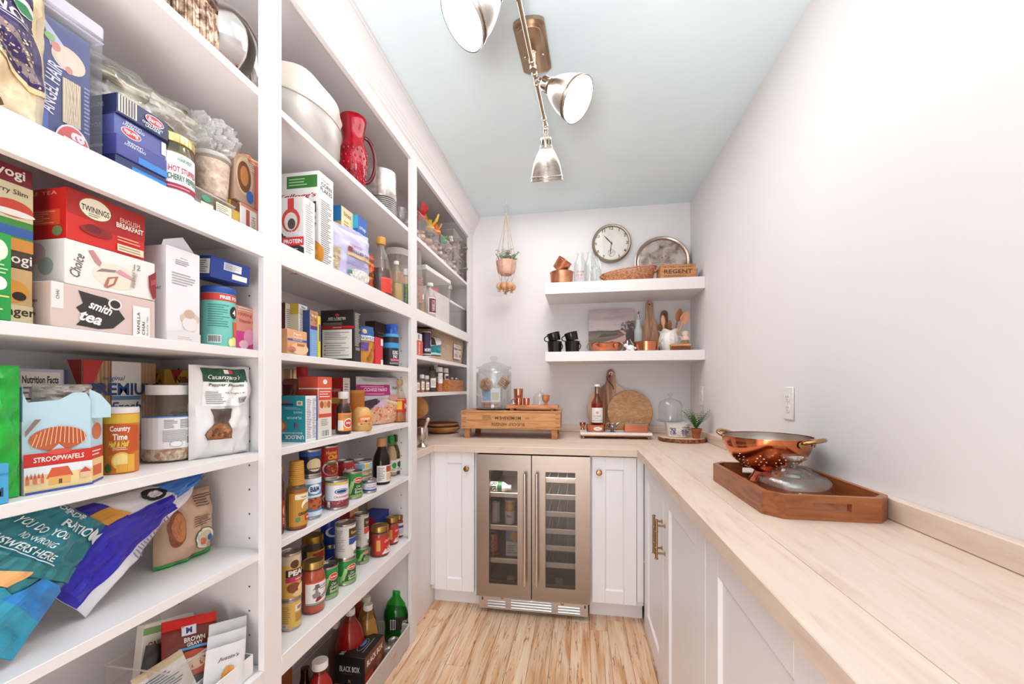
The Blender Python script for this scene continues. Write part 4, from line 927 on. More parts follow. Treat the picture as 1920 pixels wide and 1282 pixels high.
for k in range(12):
    for (v, da) in ((.2, 0), (.3, -.08), (.3, .08), (.4, -.14), (.4, 0), (.4, .14), (.5, -.08), (.5, .08), (.58, 0)):
        a = 2*pi*k/12+da; v0, v1 = v-.012, v+.012
        for out in (1, -1):
            r0, r1 = cprof(v0)+(.0006 if out > 0 else -.0026), cprof(v1)+(.0006 if out > 0 else -.0026); zc = zb+hh_*v; rm = (r0+r1)/2; tl = math.atan2(r1-r0, hh_*(v1-v0))
            hm.lathe([(.0026, 0), (0, 0)], dk if out > 0 else mat('#4a3a30', .6), 7, RZ(math.degrees(a)) @ TX((rm, 0, zc)) @ RY(90-math.degrees(tl)*1))
part('holes', co_, hm, normals=False)['kind'] = 'stuff'
for a in (128, -52-0):
    hd = part('handle', co_, M().tube([(rt+.003+.034*sin(t), .038*cos(t), zb+hh_-.006+.012*sin(t)) for t in [pi*i/12 for i in range(13)]], [.0045+.002*sin(pi*i/12) for i in range(13)], brass, 10, xf=RZ(a)), 'polished brass handle')
    pl = M()
    for s in (-1, 1): pl.lathe([(0, 0), (.012, 0), (.011, .003), (.004, .005), (0, .006)], brass, 14, RZ(a) @ TX((rt-.0035, s*.036, zb+hh_-.011)) @ RZ(s*16) @ RY(90))
    part('rivet_plate', hd, pl)
gd = film('#fbf9f6', .012, .015, 2.1)
dm = thing('glass_dome', 'low clear glass dome lid with stepped knob in the wooden tray', 'dome', (.607, 1.275, zf), 0)
part('dome_body', dm, M().lathe([(.088, .001), (.091, .0), (.0925, .004), (.092, .03), (.086, .046), (.074, .055), (.06, .059), (.056, .066), (.044, .07), (.04, .076), (.028, .08), (.02, .085), (.018, .094)], gd, 56).lathe([(.087, .002), (.087, .03), (.081, .043), (.07, .051), (.05, .057), (.03, .07), (0, .074)], gd, 56))
part('knob', dm, M().lathe([(.018, .0945), (.02, .098), (.031, .103), (.034, .108), (.031, .113), (.02, .115), (0, .115)], film('#fbf9f6', .02, .015, 2.2), 32).lathe([(.012, .096), (.016, .102), (.02, .108), (0, .11)], film('#fbf9f6', .02, .015, 2.2), 24))

# outlets on the long wall
def outlet(y, z, label):
    o = thing('wall_outlet', label, 'outlet', (XR-.0004, y, z), 0)
    pm_ = mat('#f1ecea', .3)
    part('cover_plate', o, M().box((-.006, -.0365, -.0605), (0, .0365, .0605), pm_, .003))
    for s in (-1, 1):
        q = part('socket', o, M().prism([(.0172*cos(t)*(1 if 1 else 0), max(-.0135, min(.0135, .0175*sin(t)))) for t in [2*pi*i/28 for i in range(28)]], 0, .0018, pm_, TX((-.0061, 0, s*.0195)) @ RZ(-90) @ RX(90)))
        sl = M()
        for dy in (-.0063, .0063): sl.box((-.0083, dy-.001, s*.0195+.0005), (-.0079, dy+.001, s*.0195+.008), '#4a4441')
        sl.lathe([(.0024, 0), (0, 0)], '#4a4441', 10, TX((-.0081, 0, s*.0195-.006)) @ RY(-90)); part('slots', q, sl, normals=False)
    part('screw', o, M().lathe([(0, .0005), (.0028, .0), (.0028, .0009), (0, .0014)], '#d8d2cf', 12, TX((-.006, 0, 0)) @ RY(-90)))
outlet(1.633, 1.176, 'white wall outlet above the copper colander')
outlet(2.707, 1.18, 'white wall outlet near the corner, above the little fern')

# three-head ceiling lamp
nick = brushed('#b7aa9d', .24, 'Z'); nickb = brushed('#b39f8b', .3, 'Y')
lp = thing('ceiling_lamp', 'antique brass ceiling lamp with three bell shades on one rod', 'lamp', (-.172, 1.515, ZC), -3)
def oct2(w, l, c): return [(-w+c, -l), (w-c, -l), (w, -l+c), (w, l-c*.0-.02), (w*.7, l), (-w*.7, l), (-w, l-.02), (-w, -l+c)]
cn = [(.056*cos(t) if abs(cos(t)) > .0 else 0, .122*1.0) for t in [0]]
po = [(-.056, -.1)]+[(.056*-cos(t), -.1-.024*sin(t)) for t in [pi*i/8 for i in range(1, 8)]]+[(.056, -.1), (.056, .105), (.038, .122), (-.038, .122), (-.056, .105)]
part('ceiling_plate', lp, M().prism(po, -.014, -.0004, nickb).prism([(x*.86, y*.92) for x, y in po], -.021, -.0139, nickb).prism([(x*.72, y*.86) for x, y in po], -.026, -.0209, nickb), angle=20)
for sx in (-1, 1): part('plate_screw', lp, M().lathe([(0, 0), (.006, 0), (.005, -.004), (0, -.005)], nick, 12, TX((sx*.032, .02, -.026))))
zr = -.083
part('stem', lp, M().lathe([(.011, -.026), (.013, -.03), (.009, -.036), (.009, zr+.006), (.013, zr+.002), (.013, zr-.012), (0, zr-.014)], nickb, 20))
part('rod', lp, M().tube([(0, -.36, zr), (0, .355, zr)], .0078, nickb, 14))
cl_ = M()
for y in (-.35, -.28, -.03, .03, .085, .3, .345): cl_.lathe([(.0078, -.006), (.0115, -.004), (.0115, .004), (.0078, .006)], nickb, 16, TX((0, y, zr)) @ RX(90))
part('collars', lp, cl_)
shade_in = mat('#f7f2ec', .6)
def head(y, aim, label, watts=10):
    """bell shade hung on a swivel; aim = direction its mouth points"""
    a = Vector(aim).normalized(); q = Vector((0, 0, -1)).rotation_difference(a).to_matrix().to_4x4()
    B = Vector((0, y, zr))
    g = M().ball((0, 0, -.014), .011, nick, 12).tube([(0, 0, -.012), (0, 0, -.045)], .0055, nick, 10).lathe([(.0055, -.02), (.011, -.022), (.011, -.03), (.0055, -.032)], nick, 14).lathe([(.0055, -.036), (.01, -.038), (.01, -.044), (.0055, -.046)], nick, 14)
    xf = TX(B) @ q; h = part('lamp_head', lp, M().lathe([(0, -.045), (.024, -.046), (.026, -.05), (.026, -.08), (.0305, -.083), (.0305, -.088), (0, -.088)], nick, 28, xf), label)
    g2 = M(); g2.v, g2.f, g2.mi, g2.mats = [tuple(xf @ Vector(v)) for v in g.v], g.f, g.mi, g.mats
    part('swivel', h, g2)
    sl = M()
    for k in range(8): sl.box((-.003, -.0268, -.074), (.003, -.0255, -.056), '#2c2019', xf=xf @ RZ(45*k+20))
    part('vent_slot', h, sl)['kind'] = 'stuff'
    pr_ = [(.0275, -.089), (.036, -.1), (.045, -.115), (.057, -.14), (.066, -.165), (.071, -.19), (.074, -.205), (.0775, -.207), (.0775, -.211), (.074, -.212), (.076, -.222), (.0795, -.224), (.0795, -.228)]
    part('shade', h, M().lathe(pr_, brushed('#b5aaa0', .26, 'Z'), 48, xf), 'brushed antique brass bell shade')
    part('shade_lining', h, M().lathe([(r-.0022, z+.0008) for r, z in pr_], shade_in, 48, xf))
    part('bulb', h, M().lathe([(0, -.095), (.018, -.1), (.026, -.13), (.05, -.165), (.064, -.19), (.07, -.206), (.066, -.214), (.04, -.221), (0, -.223)], glow('#fff3e6', 9), 32, xf), 'glowing white reflector bulb')
    l = bpy.data.lights.new('lamp_light', 'SPOT'); l.energy = watts; l.color = (1, .965, .95); l.spot_size = R(150); l.spot_blend = .9; l.shadow_soft_size = .055
    o = bpy.data.objects.new('lamp_light', l); COL.objects.link(o); o.parent = lp; o.matrix_local = xf @ TX((0, 0, -.236))
head(-.345, (-.6, -.32, -.75), 'lamp head nearest the open end, tipped toward the shelves', 4)
head(.06, (.72, -.22, -.62), 'middle lamp head, tipped toward the long blank wall', 4)
head(.35, (-.04, .5, -.95), 'lamp head hanging straight down nearest the clock wall', 9)

# hanging planter
hp = thing('hanging_planter', 'hanging string planter with pink clay pot and round wooden bulbs', 'planter', (-0.4945, 2.72, 0), 0)
z1, z2 = 2.4250, 2.0965
ztop = 2.4870
part('ceiling_hook', hp, M().tube([(0, 0, ZC), (0, 0, ztop+.012), (.006, 0, ztop+.004), (0, 0, ztop-.004), (-.006, 0, ztop+.002)], .0016, '#d9d9d9', 6))
part('loop', hp, M().tube([(.012*sin(t), 0, (z1+ztop)/2+(ztop-z1)/2*cos(t)) for t in [2*pi*i/20 for i in range(20)]], .0024, '#8d8a86', 6, True))
rp, zb = .066, 2.0090
cord = mottled('#a08870', '#cbb39a', 80, .8)
for k in range(6):
    a = 2*pi*k/6+.3; c_, s_ = cos(a), sin(a)
    part('string', hp, M().tube([(0, 0, z1+.002), (rp*1.03*c_, rp*1.03*s_, z2), (rp*1.0*c_, rp*1.0*s_, (z2+zb)/2), (rp*.8*c_, rp*.8*s_, zb-.004), (rp*.62*cos(a+.4), rp*.62*sin(a+.4), zb-.05), (rp*.6*cos(a+.4), rp*.6*sin(a+.4), zb-.075)], .0018, cord, 5))
pt_ = mottled('#cf9a86', '#e8bda9', 14, .6)
part('pot', hp, M().lathe([(0, zb-.006), (rp*.6, zb-.005), (rp*.85, zb+.012), (rp*.98, z2-.025), (rp, z2), (rp*.94, z2), (rp*.9, z2-.02), (0, z2-.022)], pt_, 32))
part('soil', hp, M().lathe([(rp*.9, z2-.008), (0, z2-.004)], '#4b3a2c', 20))
rg = random.Random(5)
for k in range(5):
    a = 2*pi*k/5+.5; rr_ = (.043, .04, .045, .03, .042)[k]; p = Vector((rr_*cos(a), rr_*sin(a), zb-.082-rg.uniform(0, .012)))
    part('wooden_bulb', hp, M().lathe([(.005, .03), (.009, .027), (.022, .018), (.026, .004), (.023, -.01), (.012, -.02), (.006, -.022), (.007, -.028), (.012, -.031), (.011, -.034), (0, -.035)], wood('#b9794d', '#e3b38a', None, 'Z', 6, .5, 3), 20, TX(p) @ RX(rg.uniform(-12, 12)) @ RY(rg.uniform(-12, 12))))
gm2 = [mat('#7f8f6a', .6), mat('#9aa58b', .6), mat('#b59a94', .6), mat('#5f7a48', .6), mat('#a9b7a8', .6)]
for k in range(34):
    a = rg.uniform(0, 2*pi); L_ = rg.uniform(.03, .085); sp = rg.uniform(.4, 1.1); b0 = Vector((rp*.6*cos(a)*rg.random(), rp*.6*sin(a)*rg.random(), z2-.006)); f_ = M()
    st = [b0+Vector((cos(a)*L_*sp*t, sin(a)*L_*sp*t, L_*(t-.35*t*t*sp))) for t in [i/5 for i in range(6)]]
    mt = gm2[k % 5]; f_.tube(st, .0011, mt, 4)
    for i in range(1, 6):
        for s in (-1, 1):
            d = Vector((-sin(a), cos(a), .3))*s; f_.ball(st[i]+d*.006, .0055, mt, 6, (1, 1, .6))
    part('succulent_sprig', hp, f_)

# ================================================================ groceries, first bay
S0, S1, S2, S3, S4, S5 = 2.0055, 1.6275, 1.3303, 1.066, .809, .505
def canister(name, label, cat, x, z, y, r, h, col, lidcol, items=(), rz=90, lidh=.014, sq=None, span=None, rough=.4, group=None):
    """straight-sided tub or canister with a snap lid"""
    o = thing(name, label, cat, (x, y, z), rz, None, group)
    part('tub_body', o, M().lathe([(0, .001), (r*.95, 0), (r*.985, .003), (r*.985, h-lidh), (0, h-lidh)], mat(col, rough) if isinstance(col, str) else col, 32, sq=sq))
    part('lid', o, M().lathe([(0, h-lidh+.0003), (r*.99, h-lidh+.0003), (r*1.0, h-lidh+.002), (r, h-.002), (r*.97, h), (r*.93, h), (r*.9, h-.002), (0, h-.002)], mat(lidcol, .4) if isinstance(lidcol, str) else lidcol, 32, sq=sq))
    if items:
        l = M()
        if sq: l.design(items, 1.5*r, h-lidh-.004, lambda a, c, f: (a-.75*r, -r*.987-f, .002+c))
        else: wrap(l, r*.986, .003, h-lidh-.001, items, span, step=r*.22)
        part('printed_panel', o, l, normals=False)
    return o
def clearbox(name, label, cat, x, z, y, w, h, d, lidcol=None, rz=90, tint='#fdfdfd', taper=.0, haze=.05, group=None, lidh=.018, th=.002):
    """clear plastic box, front faces local -y"""
    o = thing(name, label, cat, (x, y, z), rz, None, group); g = film(tint, haze, .06, 1.45); k = taper
    def quadbox(w0, d0, y0, w1, d1, y1, z0, z1):
        return [(-w0, y0, z0), (w0, y0, z0), (w0, y0+d0, z0), (-w0, y0+d0, z0), (-w1, y1, z1), (w1, y1, z1), (w1, y1+d1, z1), (-w1, y1+d1, z1)]
    m = M(); hh = h-(lidh if lidcol else 0)
    w0, d0 = w/2*(1-k), d*(1-k)
    m.add(quadbox(w0, d0, (d-d0)/2, w/2, d, 0, 0, hh), [(3, 2, 1, 0), (0, 1, 5, 4), (1, 2, 6, 5), (2, 3, 7, 6), (3, 0, 4, 7)], g)
    part('clear_box', o, m, normals=False, smooth=False)
    rm = M().tube([(-w/2, 0, hh), (w/2, 0, hh), (w/2, d, hh), (-w/2, d, hh)], .0024, film(tint, .3, .06, 1.45), 6, True); part('rim', o, rm)
    if lidcol: part('lid', o, M().box((-w/2-.003, -.003, hh+.0026), (w/2+.003, d+.003, h), mat(lidcol, .4) if isinstance(lidcol, str) else lidcol, .004))
    return o
FXI = -.822
# ---- tea shelf
zz = S2
carton('tea_box', 'pale pink tea carton with a dark leaf emblem, lowest of the tea stack', 'box', FXI, zz, 0.5882,0.1588,0.0721, .13, '#dcc3bc', [
    ('r', 0, .42, .1, 1, '#f0e6e2'), ('t', 'CHAI', .05, .72, .06, '#5a4a48', {'rot': 90, 'w': .2}),
    ('p', [(.2, .5), (.26, .62), (.22, .9), (.36, .86), (.47, .84), (.55, .74), (.66, .4), (.54, .12), (.4, .06), (.2, .1), (.27, .3)], '#37322f'), ('e', .56, .72, .07, .14, '#eae2dd'), ('e', .56, .72, .05, .1, '#37322f'),
    ('t', 'tea', .33, .3, .24, '#f3ece8', {'s': .3, 'b': .03, 'rot': -12}), ('t', 'smith', .42, .58, .22, '#f3ece8', {'s': .3, 'b': .03, 'rot': -14, 'w': .22}),
    ('r', .74, 0, .93, .78, '#f4eeeb'), ('t', 'VANILLA', .8, .34, .07, '#3a3433', {'rot': 90, 'w': .58}), ('t', 'CHAI', .855, .22, .07, '#3a3433', {'rot': 90, 'w': .34}), ('t', 'BLACK TEA', .9, .3, .04, '#a09693', {'rot': 90, 'w': .5})], [('L', .55, .2, .8, .8, 4, '#9c8580')])
tz1 = zz+0.0721+.0006
carton('tea_box', 'white tea carton painted with pink blossoms in the middle of the tea stack', 'box', FXI, tz1, 0.5970,0.1410,0.4762-(tz1-1.0), .13, '#f1e9e3', [
    ('e', .52, .4, .26, .3, '#ece0cd'), ('t', 'Choice', .11, .46, .2, '#6d6664', {'rot': 78, 's': .3, 'w': .55}), ('p', [(.22, .86), (.27, .9), (.36, .66), (.34, .55), (.29, .62)], '#c78d8c'), ('p', [(.3, .42), (.36, .52), (.52, .56), (.5, .5), (.38, .46)], '#8f7f74'),
    ('p', [(.5, .52), (.56, .6), (.68, .5), (.72, .4), (.6, .46)], '#dc9aa4'), ('p', [(.38, .1), (.42, .34), (.54, .42), (.5, .2), (.42, .08)], '#b96f5f'), ('p', [(.42, .14), (.44, .3), (.5, .36), (.48, .22)], '#ead7c4'), ('L', .7, .3, .74, .7, 6, '#b5aaa4'), ('t', '12', .76, .76, .14, '#8a827d'), ('t', 'BREAKFAST', .72, .42, .1, '#a39a94', {'rot': 78, 'w': .4}),
    ('p', [(.9, .62), (1, .78), (1, .1), (.96, .02), (.91, .3)], '#8e2b30'), ('p', [(.93, .5), (1, .6), (1, .45), (.93, .38)], '#b34a4c')], [('e', .5, .7, .2, .25, '#dcb6b4'), ('e', .7, .4, .12, .2, '#a9b5ac')])
tz2 = tz1+0.4762-(tz1-1.0)+.0006
carton('tea_box', 'bright red breakfast tea carton with a cream oval, top of the tea stack', 'box', FXI-.002, tz2, 0.5899,0.1197,0.5616-(tz2-1.0), .13, '#d0271f', [
    ('p', [(0, .52), (.3, .5), (.45, .36), (1, .42), (1, 1), (0, 1)], '#a81f1b'), ('e', .33, .74, .2, .22, '#8c5a2a'), ('e', .33, .74, .192, .205, '#f1e6cc'), ('t', 'TWININGS', .33, .72, .12, '#2a2320', {'w': .34}), ('L', .24, .57, .42, .65, 2, '#8d7a60'), ('t', 'ENGLISH', .78, .72, .1, '#f0b7a0', {'w': .28}), ('t', 'BREAKFAST', .78, .6, .11, '#fbe9dc', {'w': .38, 'b': .025}),
    ('e', .34, .3, .2, .1, '#8c2019'), ('e', .3, .34, .1, .08, '#6f1713'), ('r', .6, .05, .97, .2, '#ead9ba'), ('L', .62, .07, .95, .18, 2, '#a08a68'), ('L', .6, .25, .95, .38, 2, '#f0a890')],
    [('t', 'PURE TEA', .55, .9, .07, '#f5a080', {'w': .6}), ('r', .1, .28, .9, .58, '#e8502e'), ('L', .15, .3, .85, .56, 6, '#f6b296'), ('e', .86, .16, .08, .1, '#7b8a5a'), ('L', .05, .06, .4, .12, 2, '#f2c8b8')])
yy = 0.4737
YW = .115
def yogi(k, zb, h, label, top, front): carton('tea_box', label, 'box', -.846, zb, yy-YW/2+.028, YW, h, .1, top, front, group=None)
h_ = [.062, .082, .0, .06]
yogi(0, S2, .085, 'orange and cream tea carton under two others beside the pale pink tea box', '#d8b07a', [('r', 0, .0, 1, .34, '#e6d2a8'), ('t', 'ginger', .82, .2, .2, '#3a2a20', {'b': .02}), ('e', .8, .58, .16, .2, '#e59b3c'), ('e', .86, .5, .07, .08, '#2a1a12')])
yogi(1, S2+.0855, .072, 'brown and green tea carton in the middle of the stack at the frame edge', '#4a3a32', [('r', 0, .62, 1, 1, '#3e8a3a'), ('r', .5, .66, 1, .86, '#3660a8'), ('r', 0, .36, 1, .62, '#d98f3a'), ('t', 'yogi', .84, .16, .26, '#f0e6d8')])
yogi(2, S2+.158, .082, 'maroon and cream tea carton topmost of the stack at the frame edge', '#7a2430', [('r', 0, 0, 1, .66, '#d9cba4'), ('t', 'yogi', .78, .83, .22, '#f1e4da', {'b': .02}), ('t', 'Berry Slim', .76, .5, .12, '#4a3a2a'), ('e', .8, .2, .2, .16, '#c8452f'), ('e', .8, .12, .22, .06, '#efe6dc')])
carton('tea_box', 'bright green thin carton standing foremost at the frame edge', 'box', -.8175, S2, 0.4116, .1, 0.1256, .026, '#1f9a43', [('e', .86, .8, .1, .12, '#e8f2d8'), ('e', .86, .42, .09, .08, '#f0f5ea'), ('L', .6, .1, .98, .3, 4, '#e9d98a'), ('L', .7, .52, .98, .7, 4, '#bfe3b0')])
def flap(o, w, d, h): part('open_flap', o, M().prism([(-w/2, h), (w/2, h), (w/2*.2, h+.03), (-w/2*.9, h+.012)], -.012, -.0112, '#ebe7ec', TX((0, 0, 0)) @ RX(90)))
carton('drink_carton', 'plain white carton with its top flap open and an oat bowl print', 'carton', FXI-.004, S2, 0.7295,0.0736,0.1942, .07, '#efeaee', [('t', '0055 5110 2', .5, .9, .012, '#777777'), ('L', .25, .82, .75, .88, 3, '#8f8a8c'), ('L', .15, .6, .85, .74, 5, '#a9a4a6'), ('e', .68, .26, .3, .07, '#d9c6b4'), ('e', .68, .2, .24, .08, '#e9e3e0'), ('e', .66, .31, .16, .05, '#cdb29a'), ('p', [(0, .1), (.5, .13), (1, .1), (1, 0), (0, 0)], '#e6dedd'), ('L', .3, .02, .8, .06, 2, '#cdb9a8')], [('t', 'OAT', .7, .55, .03, '#4a4a52')], extra=flap)
cz_ = 0.1431
canister('drink_mix_tub', 'teal drink mix tub with a blue lid under the blue box', 'tub', -.866, S2, 0.8527,0.0352,0.1439, '#7fcfc0', '#2d55a8', [('r', 0, .86, 1, 1, '#d8453f'), ('t', 'FREE FOR', .27, .93, .07, '#ffffff', {'b': .03}), ('L', .05, .35, .26, .8, 10, '#4a8f88'), ('e', .31, .66, .055, .12, '#2a2220'), ('t', '4', .31, .66, .12, '#ffffff', {'b': .03}), ('p', [(.3, .18), (.36, .18), (.37, .48), (.29, .48)], '#e0603a'), ('e', .3, .09, .035, .09, '#f4e27a'), ('e', .265, .07, .03, .08, '#f7eaa0'), ('bar', .05, .05, .17, .2)], 172, lidh=.016)
b_ = carton('tea_box', 'dark blue carton with white stickers, tilted on the teal tub', 'box', -.828, S2+cz_+.0105, 0.8481,0.0993,0.0324-(S2+cz_-1.4895), .075, '#27408f', [('r', .3, .5, .76, .86, '#f2f0ee'), ('L', .33, .53, .73, .82, 7, '#8a8a92'), ('r', .52, .14, .92, .4, '#eeeeee')]+[('r', 0, .08*k, .5, .08*k+.012, '#4a63b0') for k in range(11)], [('r', .3, .15, .95, .85, '#e9e6e4'), ('L', .35, .2, .9, .8, 6, '#888890')], rz=84)
b_.rotation_euler = (R(5), 0, R(84)); b_.location.z += .004
carton('vitamin_box', 'pink and orange vitamin carton beside the teal tub by the stile', 'box', -.85, S2, 0.9194,0.0714,0.1120, .05, '#e9a08a', [('t', '1000mg', .42, .8, .09, '#c8382f', {'w': .6}), ('t', 'Vitamin C', .5, .66, .08, '#c8382f', {'w': .7}), ('r', 0, 0, 1, .42, '#d9458a'), ('e', .6, .3, .25, .18, '#f2a0c0'), ('e', .35, .12, .2, .1, '#f6c7d0'), ('L', .1, .88, .9, .98, 2, '#fbe9e0')])

# ---- cracker shelf
hb = thing('waffle_box', 'sky-blue house-shaped waffle box with a red band and a village print', 'box', (-.846, 0.5329, S3), 82)
w_, d_, h_ = .082, .1, .15; cw_ = .034
plan = [(-w_/2, 0), (w_/2, 0), (w_/2+cw_, .034), (w_/2+cw_, d_), (-w_/2, d_)]
sky = mat('#bfdce8', .4)
part('box_body', hb, M().prism(plan, 0, h_*.76, sky), smooth=False)
part('front_gable', hb, M().prism([(-w_/2, h_*.76), (w_/2, h_*.76), (w_/2, h_*.98), (w_/2-.006, h_*1.06), (w_/2-.022, h_*1.06), (w_/2-.04, h_*.98), (-w_/2+.006, h_*.96), (-w_/2, h_*1.08), (-w_/2, h_)], -.001, 0, sky, RX(90)))
part('side_gable', hb, M().prism([(0, 0), (d_, 0), (d_, .02), (d_*.55, .04), (.02, .05), (0, .055)], 0, .001, mat('#6aa6bd', .4), TX((-w_/2, 0, h_*.76)) @ RZ(90) @ RX(90)), smooth=False)
part('carry_flap', hb, M().prism([(w_/2, h_*.76), (w_/2+.03, h_*.76), (w_/2+.03, h_*.9), (w_/2+.015, h_*1.04), (w_/2, h_*1.1)], -.0008, 0, sky, TX((0, .003, 0)) @ RX(90)))
p = M()
grid_ = [('p', [(.1+.8*(k/12), .52-.1*abs(k/12-.5)), (.115+.8*(k/12), .52-.1*abs(k/12-.5)), (.2+.8*(k/12)*.85, .62+.09*sin(pi*k/12)), (.185+.8*(k/12)*.85, .62+.09*sin(pi*k/12))], '#f0b894') for k in range(13)]
fr_ = [('e', .5, .56, .42, .13, '#c4653c'), ('p', [(.36, .42), (.5, .5), (.64, .42), (.5, .36)], '#bfdce8')]+grid_+[('r', 0, .28, 1, .42, '#cf3028'), ('e', .5, .42, .18, .03, '#d9564a'), ('t', 'STROOPWAFELS', .5, .35, .055, '#fdf3ec', {'w': .74, 'b': .02}), ('r', 0, 0, 1, .28, '#f0d79a'), ('r', 0, .19, 1, .28, '#e9eef0'), ('p', [(.3, .14), (.38, .25), (.62, .25), (.7, .14)], '#d8603c'), ('r', .34, .07, .66, .15, '#e8b066'), ('r', .48, .07, .53, .12, '#7a4a2a')]
for k in range(6): fr_ += [('r', .02+.05*k if k < 5 else .8, .1, .06+.05*k if k < 5 else .95, .16, ['#d9745a', '#e9c0a0'][k % 2]), ('p', [(.02+.05*k if k < 5 else .78, .16), (.06+.05*k if k < 5 else .97, .16), (.04+.05*k if k < 5 else .87, .22)], '#cf5040')]
fr_ += [('r', 0, 0, 1, .025, '#3a4fa0'), ('p', [(0, .66), (.13, .78), (.22, .78), (0, .6)], '#8a7468')]
p.design(fr_, w_, h_, lambda a, c, f: (a-w_/2, -.0012-f, c))
p.design([('e', .5, .6, .4, .1, '#d0734a'), ('r', 0, .28, 1, .42, '#cf3028'), ('L', .1, .31, .9, .39, 2, '#f6ded6'), ('r', 0, 0, 1, .28, '#eecb8c'), ('r', .15, .08, .85, .2, '#d8603c'), ('r', 0, 0, 1, .025, '#3a4fa0')], .048, h_, lambda a, c, f: (w_/2+a*.708+f*.7, a*.708-f*.7, c))
p.design([('r', 0, 0, 1, .58, '#a88a52'), ('e', .5, .58, .5, .12, '#a8663f'), ('L', .1, .1, .9, .5, 14, '#6d5430'), ('r', 0, 0, 1, .025, '#3a4fa0')], d_, h_, lambda a, c, f: (-w_/2-.0012-f, d_-a, c)); part('printed_panel', hb, p, normals=False, smooth=False)
canister('drink_mix_tub', 'yellow and orange half-and-half drink mix canister with white lid', 'tub', -.9, S3, 0.6645,0.0280,0.1286, '#d9782a', '#efe9e2', [('r', 0, .84, 1, 1, '#e3b93f'), ('p', [(.2, .3), (.5, .36), (.5, .8), (.2, .84)], '#c8581f'), ('t', 'Country', .3, .74, .12, '#fff6ea', {'b': .03, 'w': .17}), ('t', 'Time', .3, .61, .11, '#fff6ea', {'b': .03, 'w': .12}), ('t', 'Half & Half', .29, .49, .1, '#e9d84a', {'s': .3, 'b': .03, 'w': .17}), ('L', .24, .38, .36, .44, 2, '#f3e3c8'), ('e', .31, .2, .08, .15, '#f0c04a'), ('e', .31, .2, .065, .12, '#f7dc8a'), ('r', .27, .0, .36, .14, '#e7a63a'), ('e', .2, .08, .03, .08, '#3f5a2c'), ('r', .36, .0, .42, .3, '#e6ae3c')], 124, lidh=.012)
ct = thing('snack_tub', 'big clear plastic tub of puffed grain with white lid and nutrition label', 'tub', (-.938, 0.7912, S3), 52)
r_ = 0.0488; h_ = 0.1570
part('tub_body', ct, M().lathe([(0, 0), (r_*.9, 0), (r_, .008), (r_, h_*.72), (r_*.93, h_*.84), (r_*.8, h_*.94), (r_*.79, h_)], film('#fbfaf8', .04, .05), 36))
part('lid', ct, M().lathe([(0, h_+.016), (r_*.8, h_+.016), (r_*.82, h_+.014), (r_*.83, h_-.006), (r_*.8, h_-.006)], mat('#f4f1ee', .4), 36))
part('puffed_grain', ct, M().lathe([(0, .004), (r_*.88, .004), (r_*.96, .012), (r_*.96, h_*.56), (0, h_*.58)], mottled('#b98a62', '#f0ddc4', 90, .7, bump=1, contrast=(.4, .6)), 36))
p = M(); wrap(p, r_*1.003, h_*.2, h_*.66, [('r', 0, 0, 1, 1, '#f2efee'), ('r', 0, .96, 1, 1, '#3a72c8'), ('r', .98, .3, 1, 1, '#3a72c8'), ('L', .42, .62, .62, .9, 6, '#77757a'), ('L', .66, .62, .92, .9, 6, '#77757a'), ('L', .4, .2, .95, .58, 11, '#9a979c'), ('bar', .76, .1, .95, .38), ('e', .6, .14, .1, .1, '#aaa7ac'), ('e', .6, .14, .09, .085, '#f2efee')], 2.4*r_, step=.01); part('paper_label', ct, p, normals=False)
pouch('biscuit_bag', 'white paper biscuit bag with green label and an hourglass window', 'bag', 0.1432,0.2204, .06, '#ece9e8', (-.872, 0.8639, S3), 78, [
    ('r', .12, .56, .86, .97, '#f4f2f1'), ('r', .12, .82, .86, .97, '#1f4a34'), ('t', 'Catanzaro\'s', .46, .875, .05, '#f3ece6', {'s': .3, 'w': .56}), ('r', .45, .91, .52, .955, '#e9e4df'), ('r', .52, .91, .59, .955, '#c83a34'), ('t', 'Pepper Biscuits', .48, .785, .04, '#3a3634', {'s': .2, 'w': .6}), ('t', 'Net Weight 1 lb', .6, .7, .022, '#555555', {'w': .36}), ('L', .15, .58, .4, .72, 7, '#88898c'), ('bar', .66, .58, .82, .66),
    ('p', [(.2, .53), (.55, .53), (.53, .43), (.47, .38), (.52, .28), (.56, .2), (.15, .2), (.12, .26), (.24, .38), (.24, .44)], '#5a4a44'), ('p', [(.2, .34), (.3, .38), (.44, .36), (.52, .28), (.55, .21), (.16, .21), (.14, .26)], '#9a5f38'), ('bits', .2, .22, .48, .34, 26, .022, ['#8a4f2a', '#b97a4a', '#5a3a2a'])], seed=4, amp=.01, rough=.45)
carton('cracker_box', 'large saltine cracker carton with a red corner behind the waffle box', 'box', -.995, S3, 0.7360,0.1440,0.2245, .08, '#c9a680', [('r', .02, 0, .98, 1, '#c99f78')]+[('r', .02+k*.05, 0, .035+k*.05, 1, '#b78a62') for k in range(20)]+[('r', .35, 0, .76, 1, '#e9e2da'), ('p', [(0, 1), (.24, 1), (.1, .74), (0, .66)], '#c8352f'), ('t', 'original', .38, .83, .06, '#4a6a90', {'s': .3}), ('t', 'PREMIUM', .52, .73, .12, '#26497f', {'w': .92, 'b': .03}), ('r', .35, .625, .75, .665, '#5a86b0'), ('t', 'Fresh', .54, .56, .09, '#2a5a98', {'s': .3, 'b': .02}), ('t', 'STACKS', .52, .24, .06, '#2a5a98')], [('r', 0, 0, 1, 1, '#b9b3ac'), ('p', [(.55, 1), (1, 1), (1, .66)], '#a82a28'), ('L', .3, .3, .8, .6, 5, '#4a5a80')])
